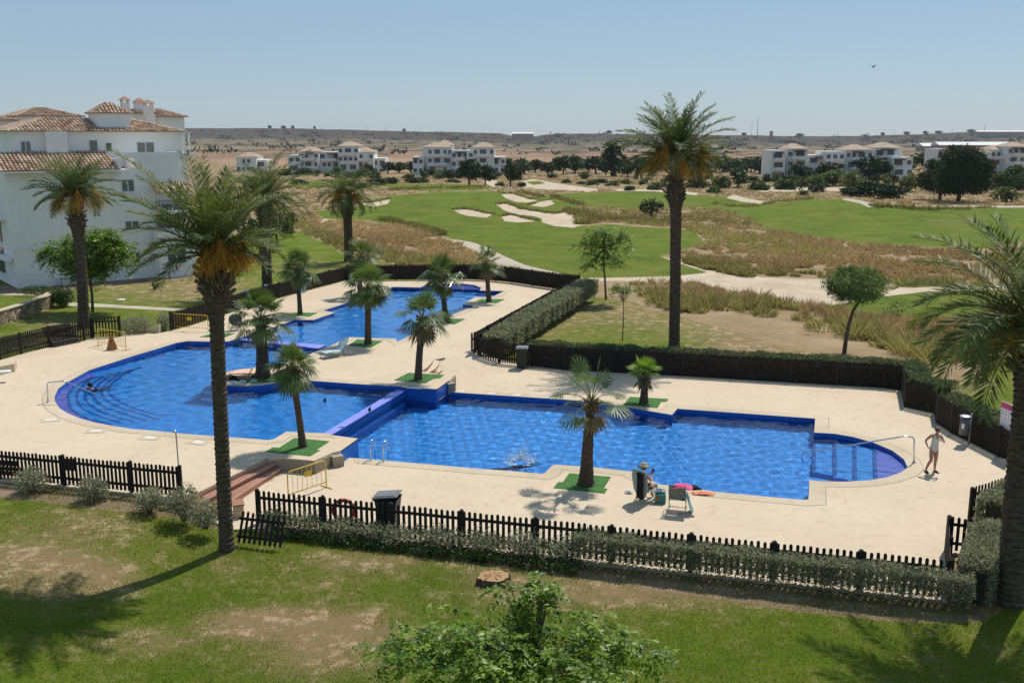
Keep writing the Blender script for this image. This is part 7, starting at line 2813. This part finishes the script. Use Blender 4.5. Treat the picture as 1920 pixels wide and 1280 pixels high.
def stand_skeleton(P_):
    """P_: dict of joint positions for an adult; returns joints and edges"""
    rad = dict(pel=(0.165, 0.115), waist=(0.135, 0.095), chest=(0.155, 0.105), nb=(0.10, 0.075), neck=(0.050, 0.050), head=(0.074, 0.085), crown=(0.060, 0.068), top=(0.026, 0.030),
               lh=0.105, rh=0.105, lk=0.060, rk=0.060, lcalf=0.056, rcalf=0.056, la=0.037, ra=0.037, lf=(0.040, 0.028), rf=(0.040, 0.028), ls=0.060, rs=0.060, le=0.040, re=0.040, lw=0.027, rw=0.027)
    J = {k: (tuple(v), rad[k]) for k, v in P_.items()}
    E = [('pel', 'waist'), ('waist', 'chest'), ('chest', 'nb'), ('nb', 'neck'), ('neck', 'head'), ('head', 'crown'), ('crown', 'top'),
         ('nb', 'ls'), ('nb', 'rs'), ('ls', 'le'), ('rs', 're'), ('le', 'lw'), ('re', 'rw'), ('pel', 'lh'), ('pel', 'rh'), ('lh', 'lk'), ('rh', 'rk')]
    for k in 'lr':
        if k + 'calf' in J:
            E += [(k + 'k', k + 'calf'), (k + 'calf', k + 'a')]
        else:
            E += [(k + 'k', k + 'a')]
        E.append((k + 'a', k + 'f'))
    return J, E


# the woman walking on the deck at the right
b = P(1747, 884, 0)
woman = thing('person', 'woman in a pale one-piece swimsuit walking on the deck, one hand on her hip', 'person', b)
PW = dict(pel=(0.02, 0, 0.88), waist=(0.02, 0, 1.06), chest=(0.04, -.02, 1.25), nb=(0.05, -.03, 1.40), neck=(0.055, -.04, 1.465), head=(0.06, -.065, 1.555), crown=(0.06, -.055, 1.625), top=(0.06, -.045, 1.675),
          ls=(0.215, -.02, 1.365), rs=(-.125, -.01, 1.385), le=(0.335, -.05, 1.13), re=(-.30, .07, 1.16), lw=(0.24, -.24, 1.22), rw=(-.235, -.03, .955),
          lh=(0.105, 0, .82), rh=(-.075, 0, .82), lk=(0.085, -.05, .46), rk=(-.10, -.10, .47), lcalf=(0.09, -.01, .32), rcalf=(-.15, -.04, .33), la=(0.10, .01, .075), ra=(-.215, .02, .085),
          lf=(0.16, -.13, .035), rf=(-.225, -.13, .035))
J, E_ = stand_skeleton(PW)
hand(J, E_, 'r', PW['rw'], (0.55, -.3, -.45), (0.5, .6, .4), curl=0.5)
hand(J, E_, 'l', PW['lw'], (-.75, -.35, .35), (-.2, .6, .4), curl=0.5)
body = skin_body('body', J, E_, 'pel', M['skin'], woman)
garment('swimsuit', body, lambda c: (0.80 + 0.9 * max(0, abs(c.x - .02) - 0.05) < c.z < 1.30 and abs(c.x - .03) < 0.185 and (c.z > 1.0 or abs(c.x - .02) < 0.2)) or (1.28 <= c.z < 1.42 and 0.05 < abs(c.x - .045) < 0.10), M['suit'], 0.009)
MB().ball((0.06, -.035, 1.60), 0.092, 14, 9, (.95, 1.05, 1.0)).ball((0.06, .05, 1.63), 0.05, 10, 7).obj('hair', M['hair_brown'], woman)
face(woman, (0.06, -.065, 1.555), (0.05, -1, -.05), 'skin', 'hair_brown')
for k, (x, y) in (('l', (0.13, -.06)), ('r', (-.22, -.06))):
    MB().box((x, y, 0.012), (0.10, 0.27, 0.024), 0.25 if k == 'l' else 0.0).bar((x - .05, y - .06, .03), (x, y - .05, .075), .03, .01).bar((x + .05, y - .06, .03), (x, y - .05, .075), .03, .01).obj('sandal', M['black_cloth'], woman)


# folding chairs and the reader
def folding_chair(name, label, b, rz, fabric, h_back=0.62, group=None, slats=True):
    t = thing(name, label, 'chair', b, rz, group)          # local: +y is the way the sitter faces
    w = 0.54
    mb = MB()
    for s in (-1, 1):
        x = s * w / 2
        mb.tube([(x, -.30, 0), (x, 0.22, 0.42)], 0.012, 6)
        mb.tube([(x, 0.28, 0), (x, -.20, 0.42), (x, -.34, 0.42 + h_back)], 0.012, 6)
        mb.tube([(x * 1.08, -.24, 0.62), (x * 1.08, .22, 0.62), (x, .24, 0.40)], 0.013, 6)
    mb.tube([(-w / 2, -.30, 0.01), (w / 2, -.30, 0.01)], 0.012, 6)
    mb.tube([(-w / 2, .28, 0.01), (w / 2, .28, 0.01)], 0.012, 6)
    mb.obj('frame', M['grey_metal'], t)
    sb = MB()
    for i in range(6):
        y = -.18 + i * 0.08
        sb.box((0, y, 0.42), (w - .02, 0.066, 0.012))
    sb.obj('seat', M[fabric], t)
    bb = MB()
    n = int(h_back / 0.085)
    for i in range(n):
        z = 0.50 + i * 0.085
        y = -.21 - 0.14 * (z - .42) / h_back
        bb.box((0, y, z), (w - .02, 0.012, 0.070 if slats else 0.086))
    bb.obj('backrest', M[fabric], t)
    return t


RZ1 = radians(-48)
b = P(1211, 938, 0)
folding_chair('folding_chair', 'folding chair with a sage green back cover, holding the reading woman', b, RZ1, 'sage', 0.66)
cv = MB()
n = 10
vs = []
for i in range(n):
    a = pi * i / (n - 1)
    x = -0.30 * cos(a)
    for z, k in ((0.12, 0.35), (0.45, 1.0), (0.9, 1.12), (1.12, 0.9), (1.18, 0.45)):
        vs.append((x * k, -0.27 - 0.05 * sin(a) - 0.13 * (z - .4), z))
fs = [(i * 5 + j, i * 5 + j + 1, i * 5 + 6 + j, i * 5 + 5 + j) for i in range(n - 1) for j in range(4)]
cv.add(vs, fs, True)
o = cv.obj('chair_cover', M['sage'], None, b)
o.rotation_euler = (0, 0, RZ1)
sm = o.modifiers.new('thick', 'SOLIDIFY')
sm.thickness = 0.02
tag(o, 'sage green shell cover over the back of the reading woman\'s chair', 'chair cover')
sh = MB()
vs = []
for i in range(9):
    a = i / 8
    x = 0.02 + 0.30 * a + 0.02 * sin(a * 9)
    for j, z in enumerate((1.16 - .06 * abs(a - .5), 1.0, 0.75, 0.5, 0.32, 0.12 + 0.16 * abs(sin(i * 1.3)))):
        vs.append((x * (1 - 0.10 * j / 5), -.50 - .05 * (1 - j / 5) + 0.018 * sin(i * 2.1 + j), z))
fs = [(i * 6 + j, i * 6 + j + 1, i * 6 + 7 + j, i * 6 + 6 + j) for i in range(8) for j in range(5)]
sh.add(vs, fs, True)
o = sh.obj('draped_shirt', M['black_cloth'], None, b)
o.rotation_euler = (0, 0, RZ1)
sm = o.modifiers.new('thick', 'SOLIDIFY')
sm.thickness = 0.015
tag(o, 'black garment hanging over the back of the reading woman\'s chair', 'garment')

reader = thing('person', 'seated woman in a straw hat reading a phone by the pool edge', 'person', b, RZ1)
PR = dict(pel=(0, -.10, 0.55), waist=(0, -.16, .70), chest=(0, -.21, .88), nb=(0, -.22, 1.03), neck=(0, -.20, 1.09), head=(0, -.16, 1.18), crown=(0, -.15, 1.25), top=(0, -.15, 1.30),
          ls=(-.17, -.21, 1.0), rs=(.17, -.21, 1.0), le=(-.22, -.04, .76), re=(.22, -.04, .76), lw=(-.10, .19, .82), rw=(.10, .19, .82),
          lh=(-.09, -.05, .53), rh=(.09, -.05, .53), lk=(-.10, .36, .52), rk=(.10, .36, .52), lcalf=(-.10, .40, .38), rcalf=(.10, .40, .38), la=(-.10, .42, .09), ra=(.10, .42, .09), lf=(-.11, .56, .04), rf=(.11, .56, .04))
J, E_ = stand_skeleton(PR)
hand(J, E_, 'r', PR['rw'], (-.35, .5, .55), (-.5, -.2, .3), curl=0.6)
hand(J, E_, 'l', PR['lw'], (.35, .5, .55), (.5, -.2, .3), curl=0.6)
body = skin_body('body', J, E_, 'pel', M['skin'], reader)
garment('swimsuit', body, lambda c: 0.5 < c.z < 1.0 and abs(c.x) < 0.16 and c.y < 0.04, M['black_cloth'], 0.01)
MB().ball((0, -.165, 1.21), 0.096, 14, 9).obj('hair', M['hair_brown'], reader)
hb = MB().tube([(0, -.155, 1.235), (0, -.155, 1.25), (0, -.155, 1.36), (0, -.155, 1.375)], [0.20, 0.105, 0.092, 0.05], 18)
hb.obj('straw_hat', M['straw_hat'], reader)
face(reader, (0, -.16, 1.17), (0, 1, -.2), 'skin', 'hair_brown')
o = MB().box((0, 0, 0), (0.085, 0.012, 0.16)).obj('phone', M['black_plastic'], None, b + Matrix.Rotation(RZ1, 3, 'Z') @ Vector((0, .32, .97)))
o.rotation_euler = (radians(-20), 0, RZ1)
tag(o, 'dark phone held up by the seated reading woman', 'phone')

# empty chair with towels, bag and caps
b2 = P(1270, 956, 0)
RZ2 = radians(-14)
folding_chair('folding_chair', 'empty folding chair with dark green straps and towels on its arms', b2, RZ2, 'dark_strap', 0.55)


def crumpled(name, label, cat, b, sx, sy, h, mat, seed, rz=0.0, drape=None):
    rs = np.random.RandomState(seed)
    n = 14
    V, F = [], []
    for i in range(n):
        for j in range(n):
            x, y = (i / (n - 1) - .5), (j / (n - 1) - .5)
            r = max(0, 1 - (abs(x * 2) ** 2.4 + abs(y * 2) ** 2.4) * 0.7)
            z = h * r * (0.55 + 0.45 * sin(i * 1.7 + seed) * cos(j * 1.3 + i * .4)) + 0.012 + 0.02 * rs.rand()
            if drape:
                z = drape(x, y) + 0.02 * sin(i * 1.9) + 0.012 * rs.rand()
            V.append((x * sx * (0.9 + .2 * rs.rand()), y * sy * (0.9 + .2 * rs.rand()), z))
    for i in range(n - 1):
        for j in range(n - 1):
            F.append((i * n + j, (i + 1) * n + j, (i + 1) * n + j + 1, i * n + j + 1))
    me = bpy.data.meshes.new(name)
    me.from_pydata(V, [], F)
    me.update()
    me.polygons.foreach_set('use_smooth', np.ones(len(F), bool))
    me.materials.append(mat)
    o = link(name, me, None, b)
    o.rotation_euler = (0, 0, rz)
    m_ = o.modifiers.new('thick', 'SOLIDIFY')
    m_.thickness = 0.012
    return tag(o, label, cat)


def stripes(name, a, b_, scale):
    m, nt, out = new_mat(name)
    wv = nd(nt, 'ShaderNodeTexWave')
    wv.inputs['Scale'].default_value = scale
    wv.inputs['Distortion'].default_value = 1.5
    nt.links.new(nd(nt, 'ShaderNodeTexCoord').outputs['Object'], wv.inputs['Vector'])
    finish(nt, out, ramp(nt, wv.outputs['Fac'], [(0.4, a), (0.6, b_)]), 0.9)
    return m


rot2 = Matrix.Rotation(RZ2, 3, 'Z')
crumpled('towel', 'pink towel draped over the arm of the empty folding chair', 'towel', b2 + rot2 @ Vector((0.16, -.22, .86)), 0.62, 0.40, 0.16, M['pink_cloth'], 3, RZ2)
crumpled('towel', 'teal patterned cloth hanging at the right side of the empty folding chair', 'cloth', b2 + rot2 @ Vector((0.34, -.05, .06)), 0.36, 0.5, 0, stripes('teal_stripes', (0.05, 0.28, 0.29), (0.45, 0.55, 0.55), 9), 4, RZ2, lambda x, y: 0.62 - 1.1 * max(0, x + .1) - 0.2 * abs(y))
o = MB().ball((0, 0, 0), 0.15, 14, 8, (1.15, 1.0, .55)).box((0.17, 0, -.04), (0.16, .2, .02)).obj('cap', M['black_cloth'], None, b2 + rot2 @ Vector((0.50, .0, .82)))
tag(o, 'black cap perched on the arm of the empty folding chair', 'cap')
MB().tube([(0, 0, -.06), (0, 0, -.1)], 0.02, 6)
crumpled('towel', 'orange striped towel spread on the pool edge', 'towel', P(1319, 926, 0), 0.72, 0.34, 0.12, stripes('orange_stripes', (0.75, 0.16, 0.07), (0.75, 0.42, 0.28), 7), 6, -0.15)
crumpled('crumpled_bag', 'small crumpled white bag on the deck left of the reading woman', 'bag', P(1179, 924, 0), 0.26, 0.2, 0.16, M['white'], 7)
t = thing('cool_bag', 'teal cool bag with an orange pattern standing between the two chairs', 'bag', P(1238, 942, 0), -0.2)
MB().box((0, 0, .17), (0.36, 0.26, 0.33)).obj('body', M['teal'], t, bevel=0.02)
MB().box((-.06, -.135, .2), (.12, .008, .14)).obj('print', M['board'], t)
MB().tube([(-.12, 0, .33), (-.12, 0, .48), (.12, 0, .48), (.12, 0, .33)], 0.012, 6).obj('handle', M['teal'], t)
crumpled('towel', 'light patterned cloth lying on the cool bag beside the reading woman', 'cloth', P(1236, 941, 0) + Vector((0, 0.05, .36)), 0.4, 0.3, 0.16, stripes('pale_stripes', (0.55, 0.58, 0.55), (0.30, 0.42, 0.42), 8), 8)

# lounger beside the pool
hd, ft = P(652, 664, ZU), P(606, 672, ZU)
rzl = atan2(hd.y - ft.y, hd.x - ft.x)
t = thing('sun_lounger', 'light blue sun lounger with raised back on the upper deck', 'sun lounger', ft, rzl)
Ln = min(2.0, (hd - ft).length)
fr_ = MB()
for s in (-.3, .3):
    fr_.tube([(0, s, .30), (Ln * .98, s, .30)], 0.018, 6)
    fr_.tube([(0.10, s, .30), (0.02, s, 0.0)], 0.016, 6)
    fr_.tube([(Ln * .9, s, .30), (Ln * .98, s, 0.0)], 0.016, 6)
    fr_.tube([(Ln * .62, s, .32), (Ln * .98, s, .92)], 0.016, 6)
fr_.tube([(0.02, -.3, .01), (0.02, .3, .01)], 0.016, 6).tube([(Ln * .98, -.3, .01), (Ln * .98, .3, .01)], 0.016, 6)
fr_.obj('frame', M['grey_metal'], t)
MB().box((Ln * .31, 0, .325), (Ln * .62, .58, .02)).obj('seat', M['lounger_blue'], t)
o = MB().bar((Ln * .62, 0, .335), (Ln * .975, 0, .93), 0.58, 0.02).obj('backrest', M['lounger_blue'], t)
for lab, u, v, mt in (('white folded lounger leaning on the left fence behind the slim palm trunk', 500, 561, 'white'), ('pale blue folded lounger leaning on the back left fence', 566, 549, 'lounger_blue'), ('white folded lounger by the fence near the foreground palm crown', 461, 572, 'white')):
    t = thing('folded_lounger', lab, 'sun lounger', P(u, v, ZU), -0.6)
    MB().bar((0, 0, .05), (-.25, .45, 1.0), 0.6, 0.03).obj('seat', M[mt], t)
    MB().bar((.05, -.1, .05), (-.1, .2, .75), 0.56, 0.03).obj('backrest', M[mt], t)
    mb = MB()
    for s in (-.28, .28):
        mb.tube([(s + .1, -.25, 0), (s - .05, .2, .6)], 0.014, 6)
    mb.obj('frame', M['grey_metal'], t)

# sunbather lying on the island
b = P(452, 712, ZU)
sb_ = thing('person', 'tanned sunbather lying on the rounded island with arms up', 'person', b, radians(8))
PS = dict(pel=(-.30, 0, .13), waist=(-.08, 0, .12), chest=(.16, 0, .13), nb=(.33, 0, .13), neck=(.40, 0, .13), head=(.50, 0, .14), crown=(.57, 0, .15), top=(.62, 0, .15),
          ls=(.28, .17, .12), rs=(.28, -.17, .12), le=(.36, .36, .20), re=(.44, -.32, .10), lw=(.46, .22, .38), rw=(.58, -.16, .10),
          lh=(-.38, .09, .12), rh=(-.38, -.09, .12), lk=(-.76, .16, .20), rk=(-.80, -.12, .10), lcalf=(-.92, .17, .17), rcalf=(-.96, -.12, .09), la=(-1.16, .18, .07), ra=(-1.2, -.13, .07), lf=(-1.24, .2, .16), rf=(-1.28, -.15, .16))
J, E_ = stand_skeleton(PS)
hand(J, E_, 'l', PS['lw'], (.4, -.3, .6), (0, -.5, .3))
hand(J, E_, 'r', PS['rw'], (.6, .5, .1), (0, 0, .6))
body = skin_body('body', J, E_, 'pel', M['skin_tan'], sb_)
garment('swim_shorts', body, lambda c: -.52 < c.x < -.17 and abs(c.y) < 0.26, M['black_cloth'], 0.01)
MB().ball((.56, 0, .15), 0.093, 12, 8).obj('hair', M['hair_black'], sb_)
crumpled('towel', 'pale turquoise towel under the sunbather', 'towel', b + Vector((0, -.12, .016)), 2.0, 0.9, 0.0, stripes('turquoise_stripes', (0.30, 0.55, 0.55), (0.6, 0.62, 0.58), 3), 12, radians(8), lambda x, y: 0.0)
crumpled('towel', 'peach towel beside the thick palm trunk on the island', 'towel', P(462, 698, ZU) + Vector((0, 0, .016)), 1.5, 0.8, 0.05, stripes('peach_stripes', (0.72, 0.35, 0.25), (0.74, 0.55, 0.42), 3), 13, 0.1)
tag(MB().ball((0, 0, .04), .18, 12, 6, (1.6, .8, .3)).obj('flat_stone', M['slab'], None, P(449, 721, ZU)), 'pale flat float lying at the edge of the island', 'float')

# swimmer in the round pool end and the one under the splash
b = P(170, 728, ZWU)
sw = thing('person', 'swimmer with dark hair up to the shoulders in the left pool', 'person', b, radians(-35))
PQ = dict(pel=(0.10, .25, -.45), waist=(0.05, .12, -.30), chest=(0, 0, -.12), nb=(0, -.03, .03), neck=(0, -.03, .09), head=(0, -.045, .18), crown=(0, -.04, .25), top=(0, -.03, .30),
          ls=(.17, -.02, -.0), rs=(-.17, -.02, -.0), le=(.36, -.1, -.05), re=(-.36, -.1, -.06), lw=(.58, -.2, -.05), rw=(-.55, -.25, -.06),
          lh=(.19, .32, -.48), rh=(.01, .32, -.48), lk=(.25, .7, -.5), rk=(.0, .7, -.55), lcalf=(.27, .85, -.5), rcalf=(0, .85, -.55), la=(.3, 1.1, -.48), ra=(0, 1.1, -.52), lf=(.3, 1.2, -.46), rf=(0, 1.2, -.5))
J, E_ = stand_skeleton(PQ)
hand(J, E_, 'l', PQ['lw'], (.6, -.2, -.05), (0, 0, -1))
hand(J, E_, 'r', PQ['rw'], (-.6, -.2, -.05), (0, 0, -1))
skin_body('body', J, E_, 'pel', M['skin_tan'], sw)
MB().ball((0, -.03, .21), 0.105, 14, 9).ball((0, .06, .12), 0.07, 10, 7).obj('hair', M['hair_black'], sw)
face(sw, (0, -.045, .175), (0, -1, 0), 'skin', 'hair')

b = P(966, 872, ZWL)
dv_ = thing('person', 'diver gliding just under the surface in a white splash', 'person', b, radians(200))
PD = dict(pel=(0, 0, -.25), waist=(.2, 0, -.26), chest=(.42, 0, -.28), nb=(.58, 0, -.28), neck=(.65, 0, -.28), head=(.75, 0, -.29), crown=(.82, 0, -.3), top=(.87, 0, -.3),
          ls=(.56, .17, -.28), rs=(.56, -.17, -.28), le=(.85, .2, -.3), re=(.85, -.2, -.3), lw=(1.08, .1, -.3), rw=(1.08, -.1, -.3),
          lh=(-.08, .09, -.24), rh=(-.08, -.09, -.24), lk=(-.48, .12, -.2), rk=(-.48, -.1, -.24), lcalf=(-.64, .12, -.16), rcalf=(-.64, -.1, -.2), la=(-.88, .13, -.08), ra=(-.88, -.1, -.14), lf=(-1.0, .13, -.04), rf=(-1.0, -.1, -.1))
J, E_ = stand_skeleton(PD)
hand(J, E_, 'l', PD['lw'], (1, -.2, 0), (0, 0, -1), curl=.1)
hand(J, E_, 'r', PD['rw'], (1, .2, 0), (0, 0, -1), curl=.1)
body = skin_body('body', J, E_, 'pel', M['skin_tan'], dv_)
garment('swim_shorts', body, lambda c: -.3 < c.x < .1 and abs(c.y) < 0.25, M['black_cloth'], 0.01)
MB().ball((.80, 0, -.29), 0.093, 12, 8).obj('hair', M['hair_black'], dv_)

rs = np.random.RandomState(8)
mb = MB()
for i in range(1100):
    a = rs.rand() * 2 * pi
    r = abs(rs.normal()) * 0.34
    h = abs(rs.normal()) * 0.30 * exp(-r * 1.2)
    c = (r * cos(a) * 1.25 + h * 0.25, r * sin(a) * .8, h)
    s = 0.006 + 0.015 * rs.rand() ** 3
    mb.ball(c, s, 5, 4, (1, 1, 0.8 + rs.rand()))
for i in range(60):
    a = rs.rand() * 2 * pi
    r = 0.55 * sqrt(rs.rand())
    mb.ball((r * cos(a) * 1.3, r * sin(a), 0.0), 0.02 + 0.05 * rs.rand(), 7, 4, (1.4, 1, .16))
m, nt, out = new_mat('foam')
finish(nt, out, (0.85, 0.90, 0.93), 0.6, trans=0.4, trans_col=(0.8, 0.9, 0.95))
tag(mb.obj('water_splash', m, None, P(974, 864, ZWL)), 'white splash of foam and drops in the right pool', 'splash', kind='stuff')
for i, (u, v, z, lab) in enumerate([(609, 753, ZWU, 'tiny dark float bobbing in the left pool below the island'), (693, 770, ZWU + .03, 'small dark bird standing on the spill wall')]):
    tag(MB().ball((0, 0, .06), .07, 10, 7, (1, .8, 1.2)).ball((0.02, 0, .17), .035, 8, 6).obj('pigeon' if i else 'float', M['black_plastic'], None, P(u, v, z)), lab, 'bird' if i else 'float')

# ------------------------------------------------------------------ summer haze
def haze():
    mb = MB().box((0, 2990, 40), (7200, 6240, 96))
    m, nt, out = new_mat('haze')
    pv = nd(nt, 'ShaderNodeVolumePrincipled')
    pv.inputs['Color'].default_value = (0.72, 0.80, 0.92, 1)
    pv.inputs['Density'].default_value = 0.00006
    pv.inputs['Anisotropy'].default_value = 0.2
    nt.links.new(pv.outputs[0], out.inputs['Volume'])
    o = mb.obj('haze', m)
    tag(o, 'pale summer haze over the plain', 'haze', kind='stuff')


haze()
scene.cycles.volume_step_rate = 4
